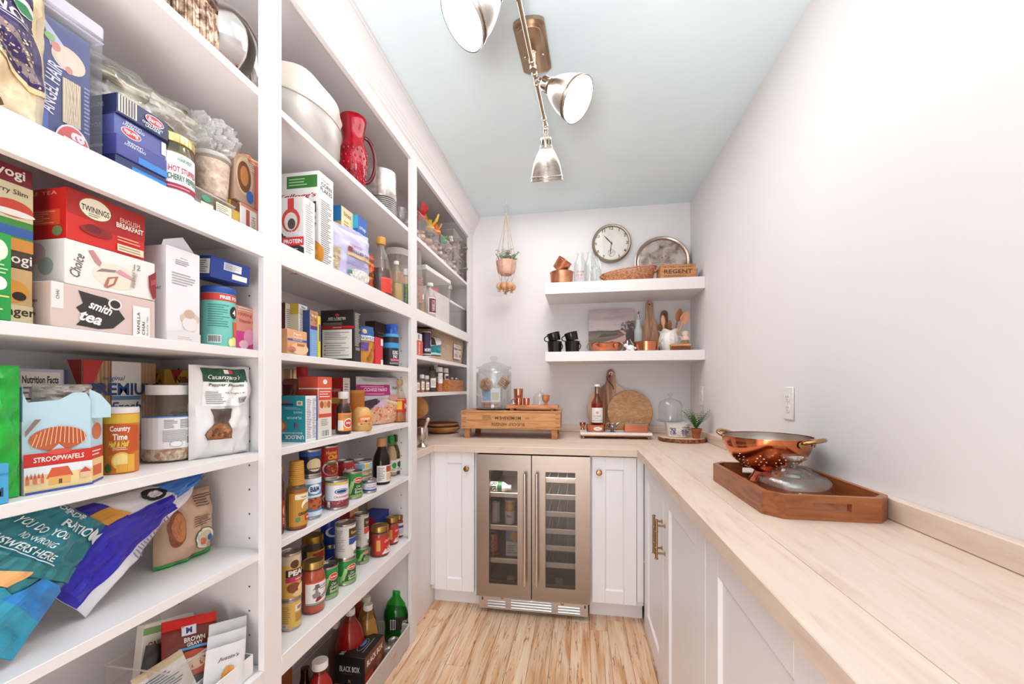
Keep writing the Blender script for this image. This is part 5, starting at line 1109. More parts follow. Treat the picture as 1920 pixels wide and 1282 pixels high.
carton('cereal_box', 'pale lilac carton showing its nutrition panel behind the waffle box', 'box', -.985, S3, 0.5973,0.0739,0.2022, .05, '#c3c0d4', [('r', .1, .42, .85, .97, '#efe6d8'), ('t', 'Nutrition Facts', .47, .9, .07, '#2a2624', {'w': .7, 'b': .03}), ('L', .14, .76, .82, .85, 2, '#77706a'), ('r', .12, .72, .83, .735, '#2a2624'), ('t', 'Calories', .28, .65, .06, '#2a2624', {'b': .03}), ('t', '530', .73, .66, .075, '#2a2624', {'b': .03}), ('L', .14, .45, .82, .6, 4, '#8a827a'), ('r', .93, 0, 1, 1, '#2f3f70')])
carton('wafer_box', 'yellow wafer biscuit carton behind the clear snack tub', 'box', -1.03, S3, 0.8969,0.0768,0.2138, .06, '#e3b63c', [('p', [(.2, 1), (.6, 1), (.36, .84)], '#c8352f'), ('t', 'Nilla', .62, .88, .08, '#7a2a1a', {'b': .03}), ('bar', .5, .66, .96, .84), ('r', .1, .2, .9, .55, '#f0d890'), ('L', .15, .22, .85, .5, 6, '#a8843a'), ('p', [(.2, .5), (.5, .5), (.34, .4)], '#c8352f')], [('p', [(.3, .95), (.7, .95), (.5, .8)], '#c8352f'), ('t', 'NILLA', .5, .86, .06, '#7a2a1a')])
pouch('snack_bag', 'plain bright green snack bag at the frame edge beside the waffle box', 'bag', .14, .2, .04, '#22b53c', (-.852, 0.4181, S3+.001), 88, (), seed=9, amp=.012)
carton('bar_box', 'small sky-blue bar carton foremost at the frame edge below the green bag', 'box', -.8165, S3, 0.3983, .12, .058, .012, '#4aa8d8', [('t', 'M', .9, .3, .22, '#2a4a70', {'b': .02}), ('r', .7, .72, 1, .76, '#2f86b8')], bev=.001)
p = pouch('clear_bag', 'crumpled clear cellophane bag of waffles sticking out of the house-shaped box', 'bag', .075, .05, .06, film('#f6eee8', .6, .1, 1.6), (-.89, 0.5671, S3+.1235), 80, (), seed=12, amp=.02)

# ---- pasta shelf
pouch('pasta_bag', 'fettuccine bag with purple oval label and cream pasta at the frame edge', 'bag', .2, .3, .085, mottled('#d9b98c', '#f1dfc0', 22, .35, bump=1.2, c3='#e6cda2'), (-.868, 0.4256, S1), 88, [
    ('p', [(0, .52), (.4, .42), (.66, .3), (.86, .22), (.97, .23), (.99, .32), (.9, .62), (.84, .9), (0, .95)], '#e9d3a0'), ('p', [(0, .54), (.4, .44), (.66, .325), (.85, .245), (.945, .25), (.96, .33), (.87, .6), (.8, .88), (0, .93)], '#3a2a5c'), ('p', [(.5, .42), (.66, .36), (.86, .26), (.92, .28), (.86, .36), (.74, .44), (.5, .5)], '#8d7a78'), ('p', [(.62, .4), (.74, .33), (.84, .33), (.78, .39), (.66, .43)], '#3a2a5c'), ('bits', .55, .3, .86, .46, 50, .006, ['#cdb894', '#b9a284', '#d9c8a8']),
    ('t', 'ITALIANO', .52, .56, .05, '#f3e6c8', {'w': .56, 'rot': -10, 'b': .02}), ('e', .8, .6, .075, .034, '#e9ece6'), ('e', .8, .592, .07, .02, '#3a8a5a'), ('L', .55, .49, .84, .52, 2, '#c0b0c8'), ('t', 'Bio', .45, .68, .05, '#e9c98a'), ('p', [(.4, .24), (.62, .13), (.7, .07), (.66, .05), (.5, .08), (.4, .14)], '#6d5a2e'), ('t', 'FETTUCCINE', .55, .125, .028, '#f0e2b8', {'rot': -22, 'w': .26})], seed=21, amp=.014)
yb = 0.5478; wb = 0.0749; hb_ = 0.2196
o = clearbox('food_canister', 'tall clear canister with grey lid around the blue angel hair carton', 'canister', -.842, S1, yb, wb+.012, hb_+.03, .13, '#b9b2c2', 88, '#f4f3f8', .0, .05, None, .03)
carton('pasta_box', 'blue angel hair pasta carton standing inside the clear grey-lidded canister', 'box', -.85, S1+.003, yb-.002, wb-.008, hb_-.012, .09, '#303c78', [('r', 0, .05, .16, .4, '#3f66b8'), ('p', [(.02, .98), (.5, .82), (.2, .78)], '#c9cbe0'), ('e', .55, .74, .34, .1, '#e9d3b4'), ('e', .5, .74, .22, .07, '#f0dcc0'), ('e', .3, .79, .09, .035, '#e08a74'), ('e', .55, .66, .07, .03, '#d8907a'), ('e', .18, .84, .1, .03, '#8fc06a'), ('t', 'ANGEL HAIR', .2, .45, .09, '#eceaf2', {'rot': 82, 'w': .42, 's': .1}), ('p', [(.42, .22), (.78, .22), (.78, .58), (.42, .58)], '#d9c39c')]+[('p', [(.44+.03*k, .22), (.455+.03*k, .22), (.46+.03*((k*3) % 11), .58), (.445+.03*((k*3) % 11), .58)], '#efe0c0') for k in range(11)]+[('L', .83, .2, .96, .6, 12, '#8f96b8'), ('e', .6, .04, .36, .18, '#eceaf0'), ('e', .6, .04, .33, .165, '#e2564e'), ('t', 'illa', .62, .09, .13, '#fbf3f0', {'rot': 82, 'b': .03})], rz=88)
lz = S1; LB = [.0372]*4
def barilla(a0, flip):
    q = 180 if flip else 0; c = lambda x, y: (1-x, 1-y) if flip else (x, y)
    ex, ey = c(.7, .62); tx, ty = c(.66, .3); sx, sy = c(.66, .16)
    return [('e', ex, ey, .19, .25, '#f1edf2'), ('e', ex, ey, .175, .215, '#d8332f'), ('t', 'Barilla', ex, ey, .22, '#ffffff', {'rot': q, 's': .2, 'w': .27}), ('t', 'OVEN-READY', tx, ty, .13, '#e6e6ef', {'rot': q, 'w': .42}), ('t', 'LASAGNE', sx, sy, .12, '#e6e6ef', {'rot': q, 'w': .3})]
wave = [('r', .02, .1, .36, .96, '#d9cdbb')]+[('r', .05+.05*k, .12, .07+.05*k, .94, '#3a3a58') for k in range(6)]
LBY = "0.6597,0.0929,0.1640".split(',')
ly, lw = float(LBY[0]), float(LBY[1])
for k, (lab, fr, col, dx, rz_) in enumerate((
    ('dark blue lasagne carton with a bright blue strip, bottom of the stack of four', [('r', .3, .3, 1, .75, '#2e86d0'), ('L', .4, .35, .9, .65, 3, '#6ab0e6')], '#2b3764', 0, 90),
    ('blue lasagne carton with upside-down white lettering, second from the bottom', barilla(0, True)[3:]+[('r', .4, .02, 1, .36, '#3a86d0')], '#4a4f92', .002, 91),
    ('blue lasagne carton with upside-down red oval, second from the top of four', barilla(0, True)+[('r', .9, .2, 1, .9, '#d9d9e6')], '#5a5f9c', -.002, 90),
    ('navy lasagne carton with upright red oval and pasta print, top of the stack of four', wave+barilla(0, False), '#2a3258', .004, 89))):
    carton('lasagne_box', lab, 'box', -.842+dx, S1+k*.0377, ly, lw, .0372, .1, col, fr, [('r', .3, .15, .7, .85, '#3a4470'), ('t', ('LASAGNE', 'Nutrition', 'RECYCLE', 'LASAGNE')[k], .5, .5, .2, '#cfd4e6', {'w': .4})], rz=rz_)
nb = mottled('#5e5a48', '#e3d9c2', 16, .3, bump=1.3, c3='#9a9078', stretch=(1, 3, 3))
pouch('noodle_bag', 'clear bag of grey-green ribbon noodles lying on top of the lasagne cartons', 'bag', .3, .115, .1, nb, (-.955, 0.7744, S1+.152), 90, [('r', .36, .02, .98, .3, '#cdbb9c'), ('L', .4, .06, .95, .26, 4, '#9a876a'), ('p', [(.3, .3), (.85, .35), (.9, .75), (.35, .8)], '#cfc7ba')], seed=31, amp=.02, extra=lambda o, sf: part('cellophane', o, M().grid(lambda u, v: (lambda q: (q[0]*1.04, q[1]*1.06-.002, q[2]*1.06))(sf(u, v, 1)), 20, 16, film('#ffffff', .08, .08, 1.7))))
jy, jr, jh = [float(q) for q in "0.7410,0.0409,0.1420".split(',')]
jar('pickle_jar', 'jar of stuffed cherry peppers with gold lid and white label', 'jar', [(0, 0), (jr*.92, 0), (jr, .006), (jr, jh*.74), (jr*.93, jh*.82), (jr*.92, jh*.86)], -.872, jy, S1, film('#f4f2e4', .04), (jh*.72, mottled('#8a8a3a', '#c9bd62', 40, .2)), (jr*.99, jh*.86, jh), '#c9b27a', lab=(jr*1.004, jh*.1, jh*.7, '#eff0f0', [('r', 0, 0, .3, 1, '#c6cad0'), ('L', .02, .2, .28, .95, 12, '#70757c'), ('t', 'HARVEST', .7, .86, .09, '#4a8a6a', {'w': .3}), ('t', 'HOT STUFFED', .68, .6, .15, '#b83a4a', {'w': .56, 'b': .02}), ('t', 'CHERRY PEPPERS', .68, .4, .15, '#4a6a4a', {'w': .6, 'b': .02}), ('r', .33, .1, 1, .24, '#a82a44'), ('L', .38, .13, .95, .2, 1, '#e0a0b0')], 2.4*jr), rz=58, n=36, fillname='peppers')
oy, orr, oh = [float(q) for q in "0.8546,0.0377,0.1390".split(',')]
clearbox('food_tub', 'low clear hinged food tub with a cream sticker under the oat tub', 'tub', -.845, S1, 0.8246,0.1046,0.0537, .09, None, 90, '#f6f4ee', .08, .12)
o = thing('oat_tub', 'round clear deli tub of rolled oats on the low clear tub', 'tub', (-.88, 0.8483, S1+0.0549+.0035), 60)
q, h_ = 0.0385, 0.1070
part('tub_body', o, M().lathe([(0, 0), (q*.82, 0), (q*.98, h_*.9), (q*.93, h_*.9), (q*.8, .003), (0, .003)], film('#fbf7f3', .08), 30))
part('oats', o, M().lathe([(0, .004), (q*.8, .004), (q*.93, h_*.84), (0, h_*.86)], mottled('#c9a68e', '#f0ded0', 80, .8, bump=1), 30))
part('lid', o, M().lathe([(q*.9, h_*.9), (q*1.02, h_*.9), (q*1.03, h_*.95), (q*.98, h_), (q*.9, h_*.96), (0, h_*.96)], film('#f6f2ee', .35, .1), 30))
oz = o.location.z+h_
st = M(); st.design([('e', .2, .7, .13, .14, '#4a9a78'), ('r', .05, .05, .4, .5, '#efe6d0'), ('r', .48, .05, .95, .8, '#efe6d0'), ('L', .5, .1, .92, .75, 7, '#8a8478')], .09, .05, lambda a, c, f: (-.845+.0012+f, 0.7800+a, S1+.004+c)); so = thing('shelf_sticker', 'cream ingredient stickers on the front of the low clear tub', 'sticker', m=st, normals=False, smooth=False)
pouch('plastic_bag', 'crumpled clear plastic bag gathered on top of the oat tub', 'bag', .1, .105, .09, film('#f4f1f0', .42, .12, 1.7), (-.9, 0.8738, oz+.001), 70, (), seed=41, amp=.03)
yb_ = 0.8861
carton('snack_box', 'small yellow bar carton between the low tub and the red-edged box', 'box', -.852, S1, 0.8851,0.0270,0.0727, .05, '#d9b23c', [('t', 'S', .4, .3, .16, '#5a2f7a', {'b': .03}), ('r', 0, .7, 1, 1, '#6a3a22')])
carton('snack_box', 'small white carton with a red stripe under the coffee print box', 'box', -.85, S1, 0.9283,0.0571,0.0782, .07, '#efe6e0', [('r', .3, .0, .5, .85, '#b84a34'), ('t', 'HIGH', .72, .45, .16, '#c08a72', {'rot': 90}), ('r', 0, .9, 1, 1, '#d88a6a'), ('r', .92, 0, 1, 1, '#e07a62')])
bz = S1+0.0782+.0006
carton('coffee_box', 'brown coffee pod carton with a cup print and a bright red edge', 'box', -.848, bz, 0.9182,0.0764,0.8221-(bz-1.0), .075, '#a98a72', [('e', .4, .6, .36, .42, '#c9a888'), ('e', .38, .58, .28, .34, '#6a3a1c'), ('e', .38, .6, .17, .22, '#b8763a'), ('e', .62, .2, .15, .14, '#2a5aa8'), ('r', .84, 0, 1, 1, '#d8483c'), ('L', .6, .8, .82, .97, 4, '#e6d8c8')])
pouch('chip_bag', 'clear bag of orange chips lying over the coffee print box', 'bag', .1, .05, .07, mottled('#d98a4a', '#f3e3d6', 14, .25, bump=.8), (-.915, 0.9757, bz+1.8194-bz+.001), 86, (), seed=44, amp=.012)

# ---- top shelf
sy_ = 0.9330
chrome = brushed('#c4bdb8', .12, 'Z'); ax = RZ(34) @ RY(90)
sb = thing('steel_bowl', 'polished steel mixing bowl propped on its rim on the top shelf', 'bowl', (-.93, sy_, S0+.1135), 0)
BPf = [(.112, 0), (.112, .002), (.104, .034), (.086, .06), (.055, .08), (0, .088)]
part('bowl_shell', sb, M().lathe(BPf, chrome, 48, ax)); part('bowl_inside', sb, M().lathe([(r*.97, z*.96) for r, z in BPf], chrome, 48, ax))
part('rolled_rim', sb, M().lathe([(.109, -.003), (.1132, -.002), (.1132, .004), (.109, .004)], chrome, 48, ax))
thing('pan_cover', 'narrow steel pan cover standing on edge against the mixing bowl', 'lid', (-.965, sy_-.035, S0+.1035), (0, 0, 0), M().lathe([(0, -.012), (.06, -.01), (.09, -.003), (.1032, 0), (.1032, .005), (.09, .002), (0, -.006)], chrome, 44, ax))
em = mottled('#5e4a40', '#d8bda8', 60, .28, .85, bump=1.5, c3='#a8836c')
o = thing('embossed_tin', 'tarnished embossed metal canister on the top shelf near the steel bowl', 'canister', (-.915, 0.8083, S0), 0)
part('canister_body', o, M().lathe([(0, 0), (.06, 0), (.064, .004), (.064, .12), (.06, .13), (.066, .134), (.066, .15), (.05, .165), (0, .17)], em, 40))
fl_ = M()
for k in range(28): fl_.tube([(.0635*cos(a), .0635*sin(a), .006), (.0655*cos(a), .0655*sin(a), .06), (.0635*cos(a), .0635*sin(a), .118)] if 0 else [(.064*cos(2*pi*k/28), .064*sin(2*pi*k/28), .006), (.064*cos(2*pi*k/28), .064*sin(2*pi*k/28), .118)], .0035, em, 6)
part('fluting', o, fl_)['kind'] = 'stuff'
carton('storage_box', 'plain beige card box at the end of the top shelf beside the steel bowl', 'box', -.93, S0, 1.0422,0.0752,0.1816, .12, '#e3cbae', ())

# ---- chip shelf
tilt1 = (R(-8), R(42), R(88))
o = pouch('chip_bag', 'teal tortilla chip bag leaning at the frame edge with a salsa jar print', 'bag', .26, .215, .07, mottled('#1f6f7c', '#2f8c9a', 6, .25), (-.858, .385, .905), 90, [
    ('p', [(0, 0), (1, 0), (1, .22), (.6, .34), (0, .2)], '#2f9fc0'), ('p', [(.66, .28), (1, .22), (1, .44), (.74, .46)], '#2f86d0'), ('p', [(.05, .3), (.98, .5), (.98, .62), (.05, .44)], '#2a7a80'), ('t', 'CHIP-DIP', .4, .93, .045, '#e6f0f0', {'w': .4}), ('t', 'RATIO', .62, .84, .075, '#e6f0f0', {'w': .36, 'b': .02}), ('t', 'YOU DO YOU', .36, .74, .06, '#e6f0f0', {'w': .46, 'b': .01}), ('t', 'NO WRONG', .44, .66, .04, '#d6e6e6', {'w': .3}), ('t', 'ANSWERS HERE', .42, .59, .05, '#e6f0f0', {'w': .56, 'b': .015}), ('r', .14, .545, .74, .553, '#d6e6e6'),
    ('e', .86, .86, .06, .055, '#dfeaea'), ('p', [(.88, .84), (1, .92), (.96, .8)], '#dfeaea'), ('e', .3, .34, .16, .13, '#c05a3a'), ('e', .3, .42, .14, .04, '#e3c0a0'), ('p', [(.36, .38), (.62, .46), (.6, .34), (.48, .33)], '#e8b070'), ('t', 'SALSA', .3, .31, .05, '#f3e3d8', {'w': .2, 'b': .02}), ('p', [(.02, .42), (.14, .46), (.1, .34)], '#e0963a')], seed=51, amp=.014, nu=30, nv=34, rough=.22, cut=(.25, .56))
o.rotation_euler = tilt1
o = pouch('chip_bag', 'purple and white chip bag with blue top leaning behind the teal bag', 'bag', .18, .345, .06, '#e6e3e6', (-.893, .55, .884), 90, [
    ('p', [(.0, .0), (.42, .0), (.84, .0), (.8, .44), (.84, .66), (.34, .68), (.3, .42), (.0, .4)], '#3527a8'), ('p', [(.0, .0), (.42, .0), (.84, .0), (.8, .24), (.3, .3), (.0, .28)], '#2a1fb0'), ('p', [(0, .68), (.62, .7), (.78, .92), (.4, .97), (0, .97)], '#4a86d8'), ('e', .16, .62, .14, .07, '#1c1a1e'), ('e', .16, .62, .08, .04, '#e6e3e6'), ('p', [(.1, .3), (.3, .32), (.28, .44), (.08, .4)], '#d89a3a'), ('L', .82, .3, .96, .6, 14, '#8a7a9a'), ('t', 'BEST BY', .66, .955, .02, '#444444'), ('bits', .55, .9, .8, .94, 14, .006, ['#333333', '#555555'])], seed=52, amp=.014, nu=30, nv=34, rough=.22, cut=(.28, .93))
o.rotation_euler = (R(-6), R(54), R(92))
pouch('chip_bag', 'tan paper snack bag with a round seal and bright green bottom', 'bag', 0.1281,0.1687, .08, '#c9a68a', (-.962, 0.8461, S4), 82, [
    ('p', [(0, 0), (1, 0), (1, .1), (.6, .07), (0, .06)], '#2fae4a'), ('e', .72, .3, .2, .16, '#2f6a50'), ('e', .72, .3, .185, .147, '#e9dccb'), ('e', .72, .3, .14, .11, '#cbb9a0'), ('e', .66, .27, .05, .05, '#c8643a'), ('e', .8, .3, .05, .05, '#3a5a9a'), ('L', .5, .5, .92, .66, 5, '#6a4a38'), ('L', .55, .78, .95, .95, 5, '#5a3a2a'), ('e', .2, .55, .12, .26, '#8a4a28'), ('e', .22, .57, .09, .2, '#b9713f')], seed=53, amp=.01, rough=.5)

# ---- bottom shelf: packets in bins
clearbox('storage_bin', 'clear open plastic bin of seasoning packets on the bottom shelf', 'bin', -.872, S5, .822, .168, .11, .17, None, 90, '#f6f2ee', .06, .1)
def packet(label, w, h, loc, rot, col, items, t=.008, seed=1, name='seasoning_packet', rough=.3):
    o = pouch(name, label, 'packet', w, h, t, col, (0, 0, 0), 0, items, seed=seed, amp=.003, rough=rough, nu=12, nv=14); o.location = loc; o.rotation_euler = tuple(R(a) for a in rot); return o
carton('batter_box', 'white and green onion ring batter box leaning in the clear bin', 'box', -.965, S5+.018, .805, .105, .15, .03, '#e9e2d3', [('r', 0, .84, 1, .94, '#8aa86a'), ('t', 'ONION RING', .5, .68, .11, '#9a3a2a', {'w': .8, 'b': .015}), ('t', 'BATTER', .5, .52, .09, '#9a3a2a', {'w': .4}), ('e', .5, .25, .3, .16, '#c99a5a'), ('e', .5, .25, .16, .08, '#e9d8b8')], rz=74, tilt=(-16, 12, 74))
packet('black and red seasoning packet in front of the onion ring box', .09, .11, (-.93, .765, S5+.03), (-30, 16, 58), '#2a1512', [('p', [(.1, .3), (.9, .5), (.9, .62), (.1, .4)], '#d89a3a'), ('r', .5, .72, .8, .9, '#4a4440'), ('r', .3, .5, .5, .62, '#c8c8e0')], seed=61)
packet('red brown gravy mix packet with a roast print on top of the bin', .11, .135, (-.885, .80, S5+.058), (-40, 10, 62), '#7a2a1c', [('r', 0, .82, 1, 1, '#d8241c'), ('r', .32, .68, .6, .84, '#e9e6ee'), ('t', 'M', .46, .76, .1, '#2a3a80', {'b': .04}), ('t', 'BROWN', .56, .6, .08, '#f3ece6', {'w': .4, 'b': .03}), ('t', 'GRAVY', .56, .52, .06, '#f3ece6', {'w': .3, 'b': .03}), ('r', .25, .44, .85, .48, '#5aaee6'), ('e', .55, .22, .42, .2, '#c8562f'), ('e', .5, .2, .25, .1, '#f0d0b0'), ('p', [(.05, .12), (.2, .3), (.3, .26), (.2, .08)], '#4a8a3a'), ('p', [(.3, .28), (.9, .34), (.9, .3), (.3, .22)], '#f0e0cc')], seed=62)
packet('white and blue seasoning packet half hidden in the clear bin', .09, .1, (-.885, .762, S5+.022), (-22, -16, 60), '#d6d2cc', [('L', .1, .3, .9, .8, 9, '#4a5a7a'), ('r', 0, .86, 1, 1, '#c8b08a')], seed=63)
for k in range(3):
    packet(('silver nut butter packet at the front of the white tray, nearest the bin', 'silver nut butter packet standing behind the front one in the white tray', 'silver nut butter packet by the stile with a pulled-up corner')[k], .085, .1+.012*k, (-.828-.011*k, .825+.016*k, S5+.012+.006*k), (-12-3*k, 10, 66), '#d9d6d8', [('t', "Justin's", .55, .72, .1, '#5a3a30', {'s': .3, 'w': .55}), ('p', [(.35, .1), (.7, .14), (.72, .5), (.5, .56), (.4, .4)], '#d8964a')], seed=64+k)
o = thing('white_tray', 'low white plastic tray at the front corner of the bottom shelf', 'tray', (0, 0, S5))
for (a, b) in (((-.866, .775, 0), (-.818, .905, .003)), ((-.8205, .775, .003), (-.818, .905, .052)), ((-.866, .775, .003), (-.8635, .905, .052)), ((-.8635, .9025, .003), (-.8205, .905, .052)), ((-.8635, .775, .003), (-.8205, .7775, .052))): part('tray_wall', o, M().box(a, b, mat('#efecec', .35), .0008))

# ================================================================ groceries, second bay
CREAM, GREYC = mottled('#ddd2c4', '#eae1d4', 5, .4), mottled('#aaa39e', '#c4bcb6', 6, .35, .3)
# ---- top shelf
o = thing('roasting_pan', 'large oval grey roasting pan at the near end of the top shelf', 'pan', (-.955, 1.24, S0), 90)
ex = Matrix.Diagonal((.178, .128, 1, 1))
part('pan_body', o, M().lathe([(0, 0), (.82, 0), (.9, .012), (.93, .06), (.96, .066), (.97, .12), (1.0, .136), (1.02, .138), (1.0, .142), (.95, .13), (.9, .02), (0, .012)], GREYC, 56, ex))
o = thing('scalloped_bowl', 'cream scalloped serving bowl nested in the grey roasting pan', 'bowl', (-.955, 1.235, S0+.06), 90)
part('bowl_body', o, M().grid(lambda u, v: ((.1+.085*v**.6+.004*v*sin(16*pi*u))*cos(2*pi*u), (.07+.06*v**.6+.004*v*sin(16*pi*u))*sin(2*pi*u), .005+.145*v+.012*v*v*cos(6*pi*u)), 80, 10, CREAM, True))
part('bowl_inside', o, M().lathe([(0, .03), (.98, .03)], CREAM, 40, Matrix.Diagonal((.1, .07, 1, 1))))
red = mottled('#8e0a1c', '#c4142c', 16, .05, bump=.4)
py, pr_, ph_ = [float(q) for q in "1.5005,0.0550,0.3079".split(',')]
o = thing('glass_pitcher', 'ruby red pressed-glass pitcher with a looped handle on the top shelf', 'pitcher', (-.90, py, S0), 60)
part('pitcher_body', o, M().lathe([(0, .004), (pr_*.62, 0), (pr_*.66, .006), (pr_*.92, ph_*.3), (pr_, ph_*.46), (pr_*.94, ph_*.6), (pr_*.76, ph_*.7), (pr_*.76, ph_*.78), (pr_*.9, ph_*.92), (pr_*.96, ph_*.99), (pr_*.93, ph_), (pr_*.85, ph_*.9), (pr_*.7, ph_*.78), (pr_*.7, ph_*.7), (pr_*.88, ph_*.58), (0, .012)], red, 40))
bp = M()
for k in range(18):
    for j in range(5):
        a = 2*pi*(k+.5*(j % 2))/18; z = ph_*(.18+.09*j); r = pr_*(.8, .87, .93, .97, .95)[j]; bp.ball((r*cos(a), r*sin(a), z), .005, red, 6, (1, 1, 1.4))
part('raised_pattern', o, bp)['kind'] = 'stuff'
part('handle', o, M().tube([(pr_*.8+.042*sin(t), 0, ph_*.5+ph_*.3*cos(t)) for t in [pi*i/14 for i in range(15)]], .0075, mat('#5a0e14', .08), 10, xf=RZ(-22)))
cy, cr, ch_ = [float(q) for q in "1.7409,0.0667,0.2116".split(',')]
o = thing('plastic_cup_stack', 'stack of ribbed clear plastic tumblers on the top shelf behind the pitcher', 'cups', (-.90, cy, S0), 0)
rib = film('#eeeae6', .3, .08, 1.6)
for k in range(9): part('cup', o, M().lathe([(cr*.86, .004+k*.009), (cr*.99, .007+k*.009), (cr*.99, .011+k*.009), (cr*.95, .012+k*.009)], rib, 36))
part('top_cup', o, M().lathe([(cr*.96, .088), (cr, .092), (cr*.985, ch_*.6), (cr*.97, ch_), (0, ch_)], mottled('#b5aaa2', '#e6dfd9', 30, .25, .5), 36))
for k, (u, x_, h_, lb_) in enumerate(((752, -.86, .1, 'clear stemmed glass at the far end of the top shelf in the middle bay'), (760, -.93, .13, 'taller clear glass behind the stemmed glass at the stile'))):
    thing('drinking_glass', lb_, 'glass', (x_, (1.8591, 2.0635)[k], S0), 0, M().lathe([(0, .001), (.026, 0), (.026, .002), (.006, .006), (.005, .03), (.02, .042), (.03, .06), (.028, h_), (.026, h_), (.027, .06), (.016, .044), (0, .04)], film('#f2f0ee', .12, .03, 1.6), 24))

# ---- cereal shelf (boxes show their broad front to the room's open end, their spine to the room)
def stand(name, label, cat, x, z, y0, y1, w, h, col, front, spine, **k):
    """carton whose spine is flush with the shelf front: spine from y0 to y1 along the shelf"""
    return carton(name, label, cat, x-w/2, z, y0, w, h, y1-y0, col, front, (), (), spine, rz=0, **k)
h1 = 0.3080
stand('cereal_box', 'tall white corn flakes box with a green label, right by the stile', 'cereal', -.83, S1, 1.1848, 1.2622, .2, h1, '#eeebe8', [('r', .42, .83, .97, .96, '#3a7a34'), ('L', .46, .85, .9, .94, 3, '#a8cf9a'), ('t', "Kellogg's", .6, .745, .055, '#b8202c', {'s': .3, 'w': .72, 'b': .02}), ('t', 'CORN', .5, .62, .12, '#2a2626', {'w': .9, 'b': .03}), ('t', 'FLAKES', .5, .47, .12, '#2a2626', {'w': .9, 'b': .03}), ('e', .6, .12, .5, .2, '#e0963a'), ('bits', .3, .02, .95, .24, 30, .03, ['#e8a84a', '#c9742a', '#f0c070'])],
      [('t', "Kellogg's", .45, .93, .025, '#b8202c', {'s': .3, 'w': .6}), ('t', 'CORN', .5, .88, .045, '#2a2626', {'w': .72, 'b': .02}), ('t', 'FLAKES', .5, .825, .045, '#2a2626', {'w': .8}), ('L', .12, .05, .9, .72, 30, '#8a8786')])
stand('oat_box', 'white oat carton with red ring emblem and black mountain before the corn flakes', 'oats', -.822, S1, 1.1023, 1.1243+.03, .13, 0.1974-.012, '#ece8e6', [('p', [(0, 0), (1, 0), (1, .16), (.7, .26), (.45, .4), (.3, .5), (.1, .38), (0, .36)], '#3a3536'), ('e', .66, .62, .24, .2, '#d8534a'), ('e', .66, .6, .17, .15, '#ece4da'), ('e', .68, .56, .1, .09, '#5a524e'), ('r', .58, .8, .74, .98, '#d8434a'), ('t', 'KODIAK', .72, .4, .07, '#ffffff', {'w': .5, 'b': .03}), ('r', 0, .22, .4, .34, '#d8343a'), ('r', .42, .2, 1, .34, '#e03a3c'), ('t', 'PROTEIN', .72, .27, .07, '#ffffff', {'w': .48, 'b': .03}), ('t', '14g', .2, .28, .06, '#ffffff'), ('L', .6, .06, .95, .16, 3, '#e9e3df')], [('L', .15, .1, .85, .9, 22, '#9a9694'), ('t', '2', .5, .93, .05, '#2a2626')])
stand('snack_box', 'yellow carton with a blue end between the corn flakes and the oat pouch', 'box', -.885, S1, 1.3961, 1.4761, .07, 0.2944, '#f0e2b0', [('r', 0, .8, 1, 1, '#2e8ac8'), ('r', 0, .74, 1, .8, '#e9c24a')], [('t', 'bites', .5, .92, .06, '#8a6a2a', {'w': .6}), ('L', .2, .6, .8, .84, 6, '#b89a52'), ('r', 0, 0, 1, .55, '#f3ecd8')])
stand('snack_box', 'bright blue and white carton behind the oat pouch', 'box', -.865, S1, 1.4771, 1.5463, .06, 0.2910, '#2a62b8', [('r', 0, .82, 1, 1, '#3ab0d8'), ('r', 0, .6, 1, .7, '#8ac8e8')], [('r', 0, 0, 1, .66, '#e9e9ee'), ('t', 'crisp', .5, .84, .07, '#f0f0f6', {'w': .7}), ('L', .15, .1, .85, .6, 8, '#5a6a9a')])
ox = [float(q) for q in "1.3840,0.2614,0.2084".split(',')]
pouch('oat_pouch', 'lilac stand-up pouch of rolled oats with a clear grain window', 'oats', ox[1], ox[2]*1.0, .07, '#c9c3e2', (-.868, ox[0], S1), 78, [('p', [(.03, .1), (.3, .1), (.3, .52), (.03, .5)], '#c8b294'), ('bits', .05, .12, .28, .5, 60, .018, ['#e9dcc6', '#b79c7c', '#d8c6a8']), ('t', 'Organic', .62, .66, .05, '#c86a8a', {'s': .3, 'w': .3}), ('r', .42, .52, .52, .6, '#8a4a44'), ('t', 'ROLLED OATS', .74, .55, .055, '#6a3a34', {'w': .42, 'b': .03}), ('r', .42, .45, .97, .5, '#e0b878'), ('L', .4, .28, .95, .44, 7, '#8f88b4'), ('e', .72, .16, .24, .1, '#f0ece6'), ('bits', .54, .1, .9, .22, 40, .015, ['#e6dcc8', '#d0bfa4']), ('r', .44, .14, .54, .2, '#5a8a7a'), ('L', .3, .9, .9, .97, 2, '#b0a8cc')], seed=71, amp=.008, rough=.35)
sy, sr, sh = [float(q) for q in "1.6459,0.0465,0.2592".split(',')]
BP = lambda r, h: [(0, .003), (r*.9, 0), (r, .006), (r*1.0, h*.34), (r*.84, h*.48), (r*.7, h*.6), (r*.62, h*.7), (r*.34, h*.8), (r*.3, h*.88)]
jar('syrup_bottle', 'clear bottle half full of dark syrup with orange cap and red label', 'bottle', BP(sr, sh), -.855, sy, S1, film('#f6efe8', .06), (sh*.46, '#4a1714'), (sr*.42, sh*.88, sh), '#d9a04a', lab=(sr*1.01, sh*.05, sh*.3, '#d8402c', [('bar', .54, .3, .74, .85), ('r', 0, .9, 1, 1, '#e0604a')], 2.2*sr), lidmetal=0, fillname='syrup')
gy, g2, gh = [float(q) for q in "2.0232,0.0615,0.3349".split(',')]
canister('storage_jar', 'large clear storage jar with a stepped white lid behind the syrup bottle', 'jar', -.955, S1, gy, g2, gh, film('#f1ebe6', .3), '#efeae6', [('r', .2, .5, .6, .7, '#d9a48a')], 90, lidh=.035)
q = [float(q) for q in "1.7649,0.0286,0.1926".split(',')]
